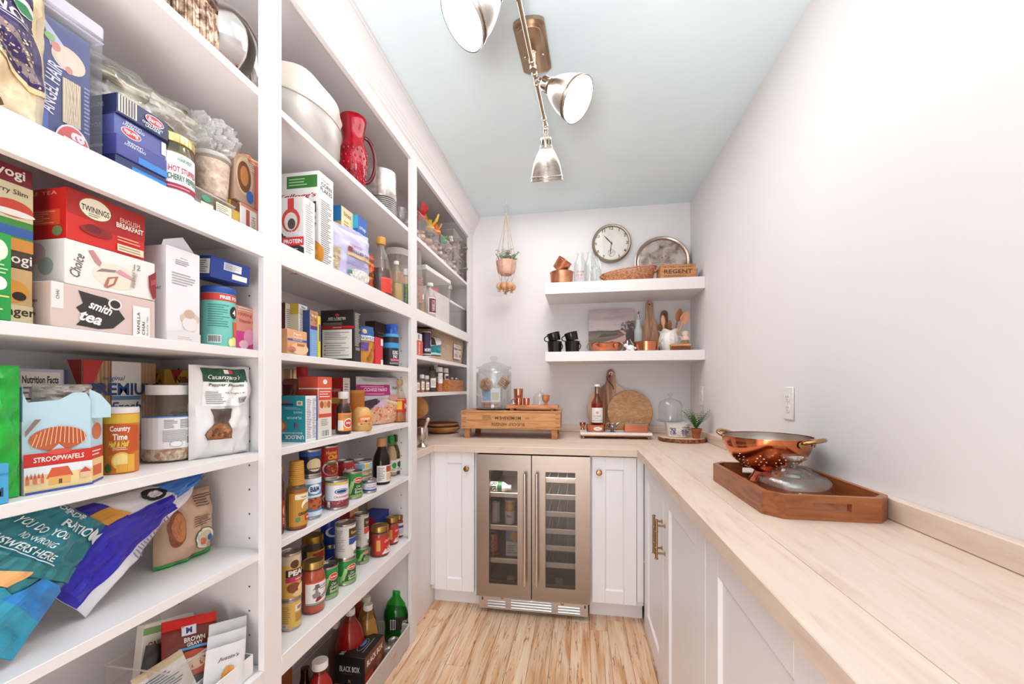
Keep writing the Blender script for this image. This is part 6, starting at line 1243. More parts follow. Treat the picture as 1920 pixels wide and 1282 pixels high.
jar('oil_bottle', 'small clear bottle of pale gold oil beside the syrup bottle', 'bottle', BP(q[1], q[2]*1.1), -.84, q[0], S1, film('#f3f0e4', .08), (q[2]*.45, '#c9a866'), (q[1]*.4, q[2]*.92, q[2]), '#e9e4dc', lidmetal=0, fillname='oil')
q = [float(q) for q in "1.8651,0.0151,0.1840".split(',')]
jar('spice_jar', 'little jar of green and brown spice at the end of the cereal shelf', 'jar', [(0, 0), (q[1], .002), (q[1], q[2]*.8), (q[1]*.8, q[2]*.84)], -.835, q[0], S1, film('#f6f6f2', .1), (q[2]*.6, mottled('#5a4a2a', '#7ab04a', 60, .6)), (q[1]*.95, q[2]*.83, q[2]), '#e9e6e2', lidmetal=0, lab=(q[1]*1.02, .03, .06, '#eeece8', [('L', .2, .2, .8, .8, 3, '#555555')], .02))
q = [float(q) for q in "1.6042,0.0447,0.1772".split(',')]
pouch('fruit_packet', 'red and orange fruit packet squeezed between the pouch and the syrup', 'packet', q[1]*1.3, q[2], .04, '#c8502f', (-.89, q[0], S1), 80, [('bits', .1, .2, .9, .8, 14, .08, ['#d8342a', '#e8943a', '#8a3a2a'])], seed=73)

# ---- mix and noodle shelf
stand('mix_box', 'brown and white baking mix carton at the stile, behind the peach one', 'box', -.90, S2, 1.1208, 1.1563, .05, 0.1670, '#eae4dc', [('r', 0, 0, 1, 1, '#6a4030')], [('L', .12, .1, .88, .9, 22, '#77726c')])
stand('mix_box', 'yellow and white baking mix carton second from the stile', 'box', -.87, S2, 1.1418, 1.1847, .05, 0.1670, '#efede8', [('r', 0, 0, 1, 1, '#e0c24a'), ('r', 0, .5, 1, .8, '#f0e6c8')], [('L', .12, .3, .9, .92, 20, '#77726c'), ('t', 'Rice', .5, .95, .04, '#444444')])
stand('mix_box', 'tall sky blue mix carton with a food photo at its top', 'box', -.845, S2, 1.1609, 1.2007, .08, 0.1497, '#7fa8e0', [('r', 0, 0, 1, 1, '#3a4a7a')], [('r', .05, .68, 1, 1, '#c98a6a'), ('bits', .1, .72, .95, .96, 14, .035, ['#e9c8a0', '#b85a4a', '#8a9a4a']), ('r', .05, .6, 1, .68, '#5a3a7a'), ('L', .2, .1, .85, .5, 10, '#a8c6ee')])
stand('mix_box', 'thin lemon yellow mix carton pressed against the black biscuit box', 'box', -.84, S2, 1.1963, 1.2087, .08, 0.1372, '#e0cf4a', (), [('r', .2, .4, .8, .8, '#3a5aa8')])
stand('biscuit_mix_box', 'large black biscuit mix box with a white recipe panel', 'box', -.822, S2, 1.3782, 1.4263, .137, 0.1922, '#2c2725', [('e', .5, .9, .06, .03, '#c8343a'), ('t', 'RED LOBSTER', .5, .835, .05, '#f0ebe6', {'w': .52}), ('L', .2, .79, .8, .81, 1, '#b0a8a2'), ('L', .08, .7, .95, .76, 2, '#9a928c'), ('r', 0, .635, 1, .69, '#b8242c'), ('t', 'CHEDDAR BAY', .5, .66, .02, '#f0dcd8'), ('r', .06, .06, .94, .62, '#efe9e4'), ('L', .12, .42, .88, .58, 5, '#9a948f'), ('L', .12, .1, .88, .38, 6, '#b0aaa5'), ('e', .14, .3, .02, .012, '#b8242c'), ('e', .14, .22, .02, .012, '#b8242c'), ('e', .14, .14, .02, .012, '#b8242c')], [('L', .12, .3, .9, .95, 26, '#cfc8c2'), ('r', .2, .22, .8, .28, '#8a837d')])
pk = [float(q) for q in "1.0630,0.1078,0.0722".split(',')]
carton('mix_box', 'peach-coloured dessert mix carton in front of the yellow one', 'box', -.8225, S2, pk[0]+.012, pk[1]-.024, pk[2], .035, '#e8a878', [('t', 'Peach', .5, .84, .12, '#fbefe2', {'w': .4, 'b': .02}), ('t', 'Pandowdy', .5, .7, .1, '#fbefe2', {'w': .5}), ('r', 0, .55, 1, .63, '#3a5aa8'), ('t', 'MUFFIN MIX', .5, .59, .05, '#f0f0f6', {'w': .5}), ('e', .6, .25, .45, .24, '#f0c8a0'), ('e', .2, .2, .2, .12, '#d87a6a'), ('r', .45, .36, .85, .46, '#b8744a'), ('e', .2, .14, .1, .06, '#7a8a4a')])
q = [float(q) for q in "1.5294,0.1012,0.1565".split(',')]
pouch('noodle_packet', 'orange noodle packet with a blue header beside the black biscuit box', 'packet', q[1], q[2], .045, '#d8963a', (-.872, q[0], S2), 70, [('r', 0, .7, 1, 1, '#2a62a8'), ('e', .4, .84, .12, .06, '#f0d0a0'), ('r', .05, .6, .98, .73, '#e6e6ea'), ('t', 'NOPALES', .55, .66, .07, '#2a4a8a', {'w': .7}), ('r', .02, .34, .55, .55, '#6a4a9a'), ('p', [(.55, .1), (.9, .55), (.95, .5), (.7, .05)], '#b8702a')], seed=75)
q = [float(q) for q in "1.8052,0.1431,0.2109".split(',')]
carton('mix_box', 'dark brown carton standing at the back behind the noodle packet', 'box', -.93, S2, *q, .05, '#4a2a24', [('r', 0, .86, 1, 1, '#2f2422'), ('L', .2, .6, .8, .8, 3, '#8a7468')])
stand('pasta_box', 'plain red carton with white corners between noodles and seasoning tubs', 'box', -.845, S2, 1.5797, 1.6451, .05, 0.1171, '#d8303a', (), [('r', .7, .72, 1, .96, '#f0ece8'), ('r', .7, .0, 1, .2, '#f0ece8')])
q = [float(q) for q in "1.7519,0.0355,0.1487".split(',')]
canister('seasoning_tub', 'dark seasoning tub with sky blue bands and a blue lid', 'tub', -.86, S2, *q, '#2b2a30', '#4aa8dc', [('r', 0, .62, 1, .8, '#3a9ad8'), ('t', 'KUNG', .5, .46, .14, '#f0f0f0', {'w': .12, 'b': .03}), ('t', 'PAO', .5, .32, .12, '#f0f0f0', {'w': .1, 'b': .03}), ('r', .4, .16, .6, .24, '#d86a7a'), ('L', .38, .05, .6, .13, 2, '#cccccc')], 60, lidh=.014)
canister('seasoning_tub', 'smaller shiny blue tub standing on the dark seasoning tub', 'tub', -.86, S2+q[2]+.0004, q[0]+.006, q[1]*.78, .045, mottled('#1a44b0', '#3a78e0', 30, .2), '#2a5ad0', (), 60, lidh=.012)
q = 1.8747
thing('dinner_plate', 'pale speckled plate standing on edge beside the partition', 'plate', (-.90, q, S2+.0525), 0, M().lathe([(0, 0), (.035, 0), (.052, .006), (.052, .009), (.035, .004), (0, .004)], mottled('#d9d0bc', '#efe9dc', 60, .3), 36, RZ(20) @ RY(90) @ RZ(0)))

# ---- sauce and soup shelf
h2 = 0.1420
stand('cracker_box', 'turquoise cracker box turned upside down with a white nutrition side', 'box', -.83, S3, 1.1194, 1.1740, .1, h2, '#2596a4', [('t', 'UNLOCK', .62, .1, .09, '#f4eef0', {'rot': 180, 'w': .66, 'b': .03}), ('r', .05, .015, .95, .03, '#6ac0c8'), ('t', 'BRIGHTER FLAVORS', .55, .19, .04, '#e0f0f0', {'rot': 180, 'w': .7}), ('e', .1, .34, .26, .14, '#c8643a'), ('e', .14, .34, .16, .09, '#e0945a'), ('r', .62, .3, .66, .42, '#3a4a9a'), ('r', .7, .28, .74, .4, '#c83a5a'), ('t', 'FLAVOR', .62, .52, .05, '#e0f0f0', {'rot': 180, 'w': .5}), ('t', 'UNLOCK', .75, .64, .04, '#e0f0f0', {'rot': 180, 'w': .3}), ('L', .3, .7, .9, .76, 2, '#a8d8dc'), ('r', .05, .79, .6, .83, '#2a3a7a'), ('r', .05, .85, .5, .88, '#c84a4a'), ('r', .72, .79, .92, .89, '#e9e4e0'), ('e', .82, .84, .06, .03, '#d87a5a')], [('r', 0, 0, 1, 1, '#eceaec'), ('L', .1, .06, .55, .94, 24, '#77777c'), ('L', .6, .06, .92, .94, 24, '#8a8a90'), ('r', .92, 0, 1, 1, '#4a6ac0')])
q = [float(q) for q in "1.2236,0.0742,0.2029".split(',')]
carton('broth_carton', 'orange-red broth carton with white label beside the turquoise box', 'carton', -.835, S3, q[0], q[1], q[2], .07, '#e8e2da', [('r', 0, .82, 1, 1, '#df5c3e'), ('e', .5, .92, .16, .04, '#eeeeee'), ('r', .04, .34, .96, .8, '#d8503a'), ('L', .1, .66, .9, .78, 3, '#f6ded6'), ('r', .06, .4, .94, .62, '#e9cbb4'), ('e', .25, .55, .13, .06, '#b8503a'), ('e', .5, .55, .13, .06, '#d89a5a'), ('e', .75, .55, .13, .06, '#c8643a'), ('L', .2, .2, .8, .32, 4, '#a8b09a'), ('bar', .25, .02, .8, .14)], [('r', 0, .82, 1, 1, '#d8503a'), ('r', 0, .3, 1, .8, '#c8452f')], [('r', 0, 0, 1, 1, '#df5c3e')])
q = [float(q) for q in "1.2645,0.0173,0.2387".split(',')]
jar('sauce_bottle', 'tall sauce bottle with a red and white cap behind the turquoise box', 'bottle', [(0, 0), (.03, 0), (.032, .005), (.032, .13), (.014, q[2]*.8), (.013, q[2]*.85)], -.95, q[0], S3, film('#e6c0a8', .1), (.12, '#8a1f1a'), (q[1], q[2]*.84, q[2]), '#d8382f', lidmetal=0)
q = [float(q) for q in "1.3113,0.0279,0.2340".split(',')]
jar('sauce_jar', 'dark red sauce jar at the back beside the stile', 'jar', [(0, 0), (q[1], .003), (q[1], q[2]*.8), (q[1]*.8, q[2]*.86)], -1.03, q[0], S3, film('#d8a098', .1), (q[2]*.76, '#8a2430'), (q[1]*.85, q[2]*.85, q[2]), '#d8c29a', lab=(q[1]*1.01, .03, q[2]*.6, '#c8382f', [('e', .5, .5, .2, .3, '#e0c060')], .07))
stand('soup_box', 'red and white soup mix carton behind the brown bottle', 'box', -.93, S3, 1.4780, 1.5274, .07, 0.2068, '#c8302a', [('t', 'Lipton', .6, .76, .1, '#f6ded6', {'w': .5}), ('r', 0, .5, 1, .62, '#e8b04a')], [('r', 0, .5, 1, 1, '#e9e2dc'), ('L', .2, .6, .8, .9, 6, '#8a8480')])
q = [float(q) for q in "1.3458,0.0272,0.1529".split(',')]
jar('soy_bottle', 'dark brown sauce bottle with white cap and orange label', 'bottle', [(0, .003), (q[1]*.92, 0), (q[1], .006), (q[1]*.97, q[2]*.5), (q[1]*.98, q[2]*.56), (q[1]*.9, q[2]*.66), (q[1]*.48, q[2]*.76), (q[1]*.46, q[2]*.84)], -.845, q[0], S3, film('#e2cfc2', .03), (q[2]*.72, '#2f1613'), (q[1]*.62, q[2]*.83, q[2]), '#e6ded8', lidmetal=0, lab=(q[1]*1.005, q[2]*.08, q[2]*.5, '#e88a3a', [('e', .6, .42, .28, .28, '#f0ece6'), ('e', .6, .42, .24, .22, '#c8442f'), ('t', 'soy', .6, .42, .16, '#ffffff'), ('L', .3, .72, .9, .9, 2, '#3a8a7a'), ('r', 0, .05, .3, .6, '#e9e4de')], 2.3*q[1]), rz=58)
q = [float(q) for q in "1.4675,0.0383,0.0910".split(',')]
o = thing('mustard_bottle', 'squat tan mustard bottle in front of the shellfish pouch', 'bottle', (-.842, q[0], S3), 52)
part('bottle_body', o, M().lathe([(0, 0), (q[1]*.9, 0), (q[1], .006), (q[1]*.98, q[2]*.4), (q[1]*.97, q[2]*.7), (q[1]*.7, q[2]*.93), (q[1]*.45, q[2]), (0, q[2])], mat('#dba45e', .35), 32))
p = M(); wrap(p, q[1]*1.0, q[2]*.12, q[2]*.72, [('e', .5, .62, .4, .28, '#e8833a'), ('t', 'HONEY', .5, .66, .16, '#fbf0dc', {'w': .5, 'b': .02}), ('e', .5, .5, .07, .06, '#3a5a3a'), ('r', .1, .2, .9, .4, '#e6bc7a'), ('t', 'MUSTARD', .52, .3, .14, '#6a4a24', {'w': .55, 'b': .02})], 2*q[1], step=.006); part('printed_panel', o, p, normals=False)
q = [float(q) for q in "1.5724,0.0398,0.1573".split(',')]
canister('dip_tub', 'amber dip tub behind the mustard bottle', 'tub', -.935, S3, *q, '#c8782a', '#d8923a', [('r', 0, 0, 1, .35, '#3a2a4a')], 90)
q = [float(q) for q in "1.6780,0.3716,0.2208".split(',')]
pouch('seafood_pouch', 'foil pouch with a magenta band and a shrimp dish print', 'pouch', q[1]*.86, q[2]*.97, .045, '#d3cfd0', (-.9, q[0]+.04, S3), 82, [('r', 0, .62, .66, .84, '#b8207a'), ('t', 'COARSE PANKO', .34, .74, .07, '#f6e6f0', {'w': .5, 'b': .02, 's': .2}), ('r', .04, .79, .5, .81, '#e8a0cc'), ('r', .04, .645, .5, .66, '#e8a0cc'), ('t', 'fresh', .8, .78, .07, '#3a6a4a', {'s': .3, 'w': .16}), ('L', .1, .9, .9, .97, 2, '#aaa5a6'), ('e', .6, .24, .44, .24, '#e8b08a'), ('bits', .2, .06, .95, .42, 70, .028, ['#e0744a', '#f0d8c0', '#c8502f', '#f3c8a8', '#d89060']), ('e', .4, .46, .2, .09, '#d8b8d8'), ('p', [(.1, .3), (.4, .5), (.3, .56), (.02, .5)], '#3a2a3a'), ('p', [(.4, .58), (.9, .44), (.95, .36), (.5, .5)], '#e6d0a8'), ('e', .74, .56, .14, .06, '#e09a8a')], seed=76, amp=.006, rough=.3)
q = [float(q) for q in "1.8558,0.0339,0.2052".split(',')]
jar('syrup_bottle', 'slim clear bottle of amber syrup with gold cap and red label', 'bottle', [(0, .003), (q[1]*.92, 0), (q[1], .006), (q[1], q[2]*.5), (q[1]*.8, q[2]*.66), (q[1]*.4, q[2]*.82), (q[1]*.38, q[2]*.9)], -.868, q[0], S3, film('#f4ece2', .06), (q[2]*.55, '#c07a30'), (q[1]*.5, q[2]*.88, q[2]), '#cdb27a', lidmetal=0, lab=(q[1]*1.005, q[2]*.24, q[2]*.56, '#c8342c', [('r', .08, .2, .42, .8, '#e6b83a'), ('t', 'M', .76, .45, .4, '#f3e6dc'), ('r', 0, .88, 1, .94, '#e0c070')], 2.3*q[1]), rz=58, fillname='syrup')

# ---- can and dressing shelf
q = [float(q) for q in "1.1014,0.0300,0.2036".split(',')]
o = jar('dressing_bottle', 'amber dressing bottle with a ribbed golden neck nearest the stile', 'bottle', [(0, .003), (q[1]*.92, 0), (q[1], .006), (q[1], q[2]*.5), (q[1]*.92, q[2]*.6), (q[1]*.72, q[2]*.64)], -.846, q[0], S4, film('#f0d8b4', .05), (q[2]*.58, '#b0742c'), None, lab=(q[1]*1.005, q[2]*.06, q[2]*.54, '#c89038', [('r', .25, .8, 1, .96, '#f3e6c8'), ('t', 'ORGANIC', .62, .87, .06, '#8a6a3a', {'w': .3}), ('e', .8, .6, .3, .2, '#f3efe6'), ('e', .8, .52, .26, .16, '#c89038'), ('e', .82, .5, .09, .06, '#7ab0c8'), ('t', 'ORGANIC', .66, .38, .1, '#2a1c14', {'w': .56, 'b': .03, 'rot': 8}), ('r', .66, .14, 1, .3, '#c8302a'), ('t', 'Miso', .84, .22, .08, '#ffffff', {'w': .2}), ('e', .36, .2, .1, .07, '#5a8a5a')], 2.3*q[1]), rz=62, n=28, fillname='dressing')
rb_ = M()
for k in range(12):
    z = q[2]*(.645+.029*k); r = q[1]*(.74-.008*k); rb_.lathe([(0, z), (r*.94, z), (r, z+q[2]*.008), (r, z+q[2]*.018), (r*.94, z+q[2]*.028), (0, z+q[2]*.028)], '#c98f35', 24)
part('ribbed_sleeve', o, rb_)
q = [float(q) for q in "1.0570,0.0170,0.1970".split(',')]
jar('sauce_jar', 'red sauce jar half hidden by the stile on the can shelf', 'jar', [(0, 0), (q[1], .003), (q[1], q[2]*.74), (q[1]*.7, q[2]*.84), (q[1]*.68, q[2]*.9)], -.865, q[0]-.012, S4, film('#e6b0a0', .06), (q[2]*.7, '#8a2a1c'), (q[1]*.8, q[2]*.88, q[2]), '#e6c28a', lab=(q[1]*1.005, q[2]*.1, q[2]*.5, '#a8281f', [('e', .7, .6, .2, .2, '#e8b06a'), ('L', .5, .1, .95, .35, 3, '#efd8c8')], 2.6*q[1]))
def cans(u0, u1, v0, v1): pass
BAND = lambda a, b, c: ('r', 0, a, 1, b, c)
q = [float(q) for q in "1.1995,0.0180,0.1381".split(',')]
r_ = .034; hC = 0.1384
can('baked_bean_can', 'sky blue baked bean can next to the ribbed amber bottle', r_, hC, -.872, q[0], S4, '#4a9ad0', [BAND(.86, 1, '#e6eef4'), ('e', .5, .72, .1, .13, '#eef2f6'), ('t', 'B&M', .5, .72, .14, '#1f3a7a', {'w': .14, 'b': .04}), BAND(.5, .56, '#e6eef4'), ('e', .5, .34, .13, .17, '#b8603a'), ('bits', .38, .22, .62, .48, 16, .04, ['#c87a4a', '#8a3a24']), BAND(.02, .14, '#d6e4f0')], 62)
can('soup_can', 'dark navy soup can on top of the sky blue bean can', r_*.98, .085, -.872, q[0], S4+hC+.0003, '#23283c', [BAND(.8, 1, '#2a5aa8'), ('e', .5, .4, .12, .3, '#d8c49a'), BAND(.2, .26, '#5a4a3a')], 62)
q = [float(q) for q in "1.3368,0.0396,0.2162".split(',')]
hh = 0.0985
chili = [BAND(0, 1, '#c2281f'), ('t', 'Hormel', .5, .84, .13, '#f0c84a', {'w': .17, 'b': .02}), ('t', 'Chili', .52, .68, .15, '#f0c84a', {'w': .16, 'b': .03}), ('e', .5, .3, .14, .26, '#e6ddd0'), ('e', .5, .27, .12, .22, '#8a2a1c'), ('r', .4, .46, .6, .52, '#4a8a4a'), ('bits', .4, .12, .6, .4, 24, .04, ['#b8442f', '#d87a4a', '#7a1f17'])]
can('chili_can', 'tall red chili can standing on the shelf behind the cranberry can', q[1]*.96, hh, -.905, q[0], S4, '#c2281f', chili, 62, group=None)
can('chili_can', 'red chili can stacked on the other, just under the shelf above', q[1]*.96, q[2]-hh-.0006, -.905, q[0], S4+hh+.0004, '#c2281f', chili, 62)
q = [float(q) for q in "1.4854,0.0335,0.1351".split(',')]
can('soup_can', 'red and white soup can behind the green bean can', q[1], q[2], -.925, q[0], S4, '#c8302c', [BAND(0, .5, '#eeeae6'), ('t', "Campbell's", .5, .74, .2, '#f6efe8', {'s': .3, 'w': .2, 'b': .02}), ('e', .5, .5, .06, .1, '#d8b85a')], 62)
q = [float(q) for q in "1.3162,0.0396,0.1006".split(',')]
can('cranberry_can', 'white and dark pink cranberry can at the front of the can shelf', q[1], q[2], -.852, q[0], S4, '#e6e3e8', [BAND(.9, 1, '#d8c05a'), ('e', .5, .64, .1, .11, '#22407a'), ('e', .5, .64, .085, .085, '#f0f0f4'), ('e', .5, .64, .075, .065, '#22407a'), ('t', 'CRANBERRY', .52, .42, .08, '#c83a4a', {'w': .26}), BAND(0, .28, '#8a3a44'), ('bits', .25, .04, .75, .26, 60, .03, ['#b8606a', '#7a2430', '#c87a84', '#5a1c28']), ('r', .3, .02, .34, .26, '#efe9e6')], 58)
q = [float(q) for q in "1.4446,0.0366,0.1026".split(',')]
GB = [BAND(0, .34, '#8ab86a'), ('p', [(.36, .1), (.56, .1), (.62, .8), (.46, .84), (.38, .5)], '#1f5a2c'), ('p', [(.3, 0), (.36, 0), (.44, .7), (.38, .7)], '#a8cf84'), ('e', .5, .72, .08, .13, '#f0e0c0'), ('e', .5, .72, .07, .11, '#d8342a'), ('t', 'Del Monte', .5, .72, .07, '#ffffff', {'w': .11}), ('t', 'Cut', .5, .46, .09, '#f3f0e0', {'s': .3}), ('t', 'Green', .5, .34, .1, '#f0e8c8', {'s': .2, 'w': .13}), ('t', 'Beans', .5, .22, .1, '#f0e8c8', {'s': .2, 'w': .13}), ('bits', .3, .02, .7, .2, 16, .05, ['#6a9a4a', '#a8cf84', '#4a8a3a'])]
can('green_bean_can', 'green bean can next to the cranberry can', q[1], q[2], -.868, q[0], S4, '#2a8a3c', GB, 66)
tx, ty = -.89, 1.5443
z = S4; TU = [(.043, .052, '#3a9a4a', [BAND(.3, .6, '#efe9e0'), ('e', .5, .7, .06, .16, '#d8342a'), BAND(0, .25, '#e8d0c0')], 'green and white can at the foot of the tuna stack'), (.042, .033, '#d8b46a', [BAND(.2, .5, '#4a7a9a'), ('t', 'TUNA', .55, .7, .3, '#4a3a2a')], 'gold and blue tuna can in the middle of the stack'), (.044, .04, '#cfd8e0', [('e', .5, .5, .04, .4, '#d8b04a'), ('r', .36, .1, .46, .9, '#7ab0d0'), ('r', .54, .1, .64, .9, '#8ac0d8'), ('r', .3, .2, .36, .8, '#d8a4c0')], 'silver and blue tuna can topmost of the stack')]
for r, h, c_, it, lb_ in TU: can('tuna_can', lb_, r, h, tx, ty, z, c_, it, 62, cat='can'); z += h+.0004
q = [float(q) for q in "1.5308,0.0282,0.0511".split(',')]
can('milk_can', 'low white and violet can in front of the tuna stack', q[1], q[2], -.845, q[0], S4, '#e9e6ea', [BAND(.02, .2, '#3a3a9a'), ('t', 'EAGLE BRAND', .5, .68, .14, '#c84a4a', {'w': .22}), ('L', .36, .28, .64, .52, 3, '#5a5a9a'), BAND(.9, 1, '#4a4aa0')], 60)
def sauce(u0, u1, vt, x, label, glassc, fillc, fillz, capc, lab, group=None, rz=60):
    pass
for lab_, (y_, r_, h_), x_, gc, fc, cc, lc2 in (
    ('dark soy sauce bottle with tan cap and white nutrition label', (1.6741,0.0372,0.2007), -.866, '#8a6a5a', '#1c1210', '#c08a5a', ('#e9e2dc', [('L', .05, .1, .45, .9, 8, '#8a8580'), ('r', .5, .6, .98, .95, '#b8442f'), ('r', .5, .1, .98, .55, '#d8c49a')])),
    ('cream dressing bottle with a green cap behind the soy sauce', (1.8360,0.0285,0.1904), -.90, '#f0e6da', '#e3cdb0', '#2f9a4a', None),
    ('brown dressing bottle with a dark green cap', (1.8728,0.0266,0.1942), -.89, '#d8c8a8', '#4a4a2c', '#2a4a34', None),
    ('olive dressing bottle with a red cap next to the partition', (1.9226,0.0247,0.1967), -.885, '#d8c8a8', '#6a5a30', '#c8302c', None)):
    jar('dressing_bottle', lab_, 'bottle', [(0, .003), (r_*.92, 0), (r_, .006), (r_*1.0, h_*.5), (r_*.9, h_*.6), (r_*.5, h_*.78), (r_*.44, h_*.86)], x_, y_, S4, film(gc, .05), (h_*.74, fc), (r_*.56, h_*.82, h_), cc, lidmetal=0, lab=(r_*1.006, h_*.06, h_*.42, lc2[0], lc2[1], 2.2*r_) if lc2 else (r_*1.006, h_*.1, h_*.4, '#e6dfd2', [('e', .5, .55, .25, .25, cc), ('L', .2, .1, .8, .3, 2, '#77716a')], 1.8*r_), rz=58, fillname='sauce')

# ---- bottom shelf of the bay
q = [float(q) for q in "1.1055,0.0293,0.2299".split(',')]
hh = 0.0896
PE = [BAND(.78, 1, '#d9c9a8'), ('e', .62, .8, .07, .1, '#5a3a24'), ('e', .78, .84, .06, .08, '#6a8ab0'), ('e', .78, .84, .045, .06, '#e9e2d8'), ('r', .48, .5, .92, .68, '#3a2a20'), ('t', 'PEARS', .7, .59, .14, '#f6efe2', {'w': .36, 'b': .05}), ('r', .48, .38, .92, .49, '#c8285a'), ('t', 'HALVES', .72, .435, .06, '#f6dfe6'), ('e', .6, .24, .1, .12, '#8a4a2a'), ('e', .76, .2, .1, .1, '#f0d8a0'), ('e', .7, .08, .12, .08, '#e9c88a')]
can('pear_can', 'yellow pear can with black and pink band, upper of the stacked pair', q[1], q[2]-hh-.0006, -.87, q[0], S5+hh+.0005, '#e0b454', PE, 20)
can('pear_can', 'yellow can showing its back panel, lower of the stacked pair', q[1], hh, -.87, q[0], S5, '#e3b95c', [('r', .62, .62, .86, .88, '#ece4d8'), ('r', .66, .68, .76, .82, '#a87a6a'), ('L', .62, .2, .88, .56, 8, '#a87a3a'), ('L', .42, .2, .56, .9, 9, '#b08440'), ('bar', .42, .02, .5, .16)], 20)
q = [float(q) for q in "1.2009,0.0361,0.1645".split(',')]
r_, h_ = q[1], q[2]
jar('salsa_jar', 'large salsa jar with gold lid and a white pictorial label', 'jar', [(0, .003), (r_*.92, 0), (r_, .008), (r_, h_*.68), (r_*.94, h_*.76), (r_*.8, h_*.83), (r_*.8, h_*.86)], -.862, q[0], S5, film('#f6e6dc', .04), (h_*.82, mottled('#b8401c', '#d8622c', 40, .15)), (r_*.88, h_*.86, h_), '#b99a5a', lab=(r_*1.004, h_*.18, h_*.64, '#ece8e6', [('r', 0, .92, 1, 1, '#d84a3a'), ('r', 0, 0, 1, .05, '#2f8a6a'), ('r', 0, .07, 1, .1, '#c8443a'), ('p', [(.28, .3), (.5, .3), (.54, .46), (.46, .52), (.44, .7), (.36, .7), (.34, .52), (.24, .46)], '#8a8684'), ('p', [(.26, .66), (.54, .7), (.5, .76), (.47, .88), (.35, .86), (.33, .74)], '#6a6664'), ('p', [(.34, .16), (.42, .14), (.98, .4), (.96, .52), (.4, .3)], '#8a2430'), ('L', .5, .6, .9, .82, 2, '#a8a4a2'), ('t', 'Salsa', .68, .36, .1, '#f0e0dc', {'rot': 20, 'w': .3})], 2.4*r_), rz=66, n=32, fillname='salsa')
q = [float(q) for q in "1.2906,0.0230,0.1094".split(',')]
can('green_bean_can', 'single green bean can between the salsa jar and the stacked cans', .036, q[2], -.872, q[0], S5, '#2a8a3c', GB, 70)
q = [float(q) for q in "1.3553,0.0408,0.1829".split(',')]
jar('olive_jar', 'dark jar with a red and yellow label behind the salsa jar', 'jar', [(0, 0), (q[1], .004), (q[1], q[2]*.78), (q[1]*.84, q[2]*.88)], -.975, q[0], S5, film('#d8c8bc', .05), (q[2]*.74, '#2f1c17'), (q[1]*.88, q[2]*.87, q[2]), '#a8823a', lab=(q[1]*1.005, q[2]*.44, q[2]*.74, '#d8a83a', [('p', [(.1, .2), (.9, .5), (.85, .9), (.3, .85)], '#c8302c')], 1.8*q[1]), rz=60)
q = [float(q) for q in "1.4434,0.0190,0.1811".split(',')]
for k in range(2): can('soda_can', ('deep blue can under another behind the silver cans', 'deep blue can with a white crescent on top of the other blue can')[k], .033, .114, -.965, q[0], S5+k*.1145, '#1f3fa0', [('e', .5, .5, .16, .2, '#e6e9f2'), ('e', .54, .53, .15, .18, '#1f3fa0'), BAND(0, .1, '#16245a')], 64)
SIL = [('r', .52, .62, .8, .92, '#4a3424'), ('t', 'Essential', .66, .78, .09, '#e6c88a', {'w': .2}), ('r', .52, .4, .8, .6, '#2a4a9a'), ('e', .66, .3, .09, .14, '#f3f0ea'), ('e', .7, .1, .1, .08, '#5a7a4a'), ('L', .26, .2, .48, .9, 12, '#a8a29c')]
for k, (u, x_, lb_) in enumerate((('near', -.868, 'tall silver-labelled can on the green bean can, nearer of two stacks'), ('far', -.868, 'tall silver-labelled can on the green bean can, farther of two stacks'))):
    y_, r_, _ = ((1.3958,0.0380,0.2269), (1.5641,0.0303,0.2062))[k]; x_ = (-.868, -.9)[k]
    hh = (0.0941, 0.0672)[k]; h2_ = (0.2226, 0.2035)[k]-hh
    can('green_bean_can', ('green bean can under the silver can, nearer of two stacks', 'green bean can under the silver can, farther of two stacks')[k], r_, hh, x_, y_, S5, '#2a8a3c', GB, 70)
    it = SIL if k == 0 else [(('r', .52, .4, .8, .6, '#d8483a') if i == 2 else t) for i, t in enumerate(SIL)]
    can('soup_can', lb_, r_*.98, h2_, x_, y_, S5+hh+.0004, '#d9d4cf', it, 44)
RJ = [('r', .1, .2, .28, .85, '#e0a04a'), ('p', [(.34, 0), (1, 0), (1, .5), (.6, .42)], '#ece4dc'), ('p', [(.5, .3), (.9, .7), (.96, .6), (.6, .22)], '#c8342c'), ('t', 'Classico', .66, .78, .14, '#f6ded0', {'s': .3, 'w': .4, 'rot': 12}), ('bits', .5, .05, .9, .3, 12, .05, ['#c8a08a', '#b8503a'])]
for k, ((y_, r_, h_), x_, lb_, lc3) in enumerate(((( 1.6496,0.0399,0.1285 ), -.862, 'red jar with gold lid, nearest of three on the bottom shelf', '#c8302a'), ((1.7762,0.0300,0.1234), -.868, 'red jar with gold lid in the middle of the three jars', '#c8302a'), ((1.8612,0.0226,0.1069), -.872, 'pale-labelled jar with gold lid next to the partition', '#e6d8d4'))):
    jar('sauce_jar', lb_, 'jar', [(0, .003), (r_*.92, 0), (r_, .006), (r_, h_*.66), (r_*.92, h_*.76), (r_*.84, h_*.82)], x_, y_, S5, film('#f0d8cc', .05), (h_*.76, '#a8401f'), (r_*.9, h_*.81, h_), '#b08e52', lab=(r_*1.005, h_*.1, h_*.66, lc3, RJ if k < 2 else [('r', .1, .6, .9, .8, '#3a4a9a'), ('L', .2, .1, .8, .5, 4, '#a89a94')], 2.3*r_), rz=60, n=28)
carton('snack_box', 'flat blue and red box lying behind the red jars', 'box', -.925, S5, 1.7922,0.1464, 0.1320, .09, '#c8283a', [('r', 0, .55, 1, 1, '#2a3f9a'), ('t', 'FIG BARS', .5, .28, .2, '#f6e6e0', {'w': .6})], (), [('r', 0, 0, 1, 1, '#2a3f9a')])
q = [float(q) for q in "1.9913,0.2859,0.1918".split(',')]
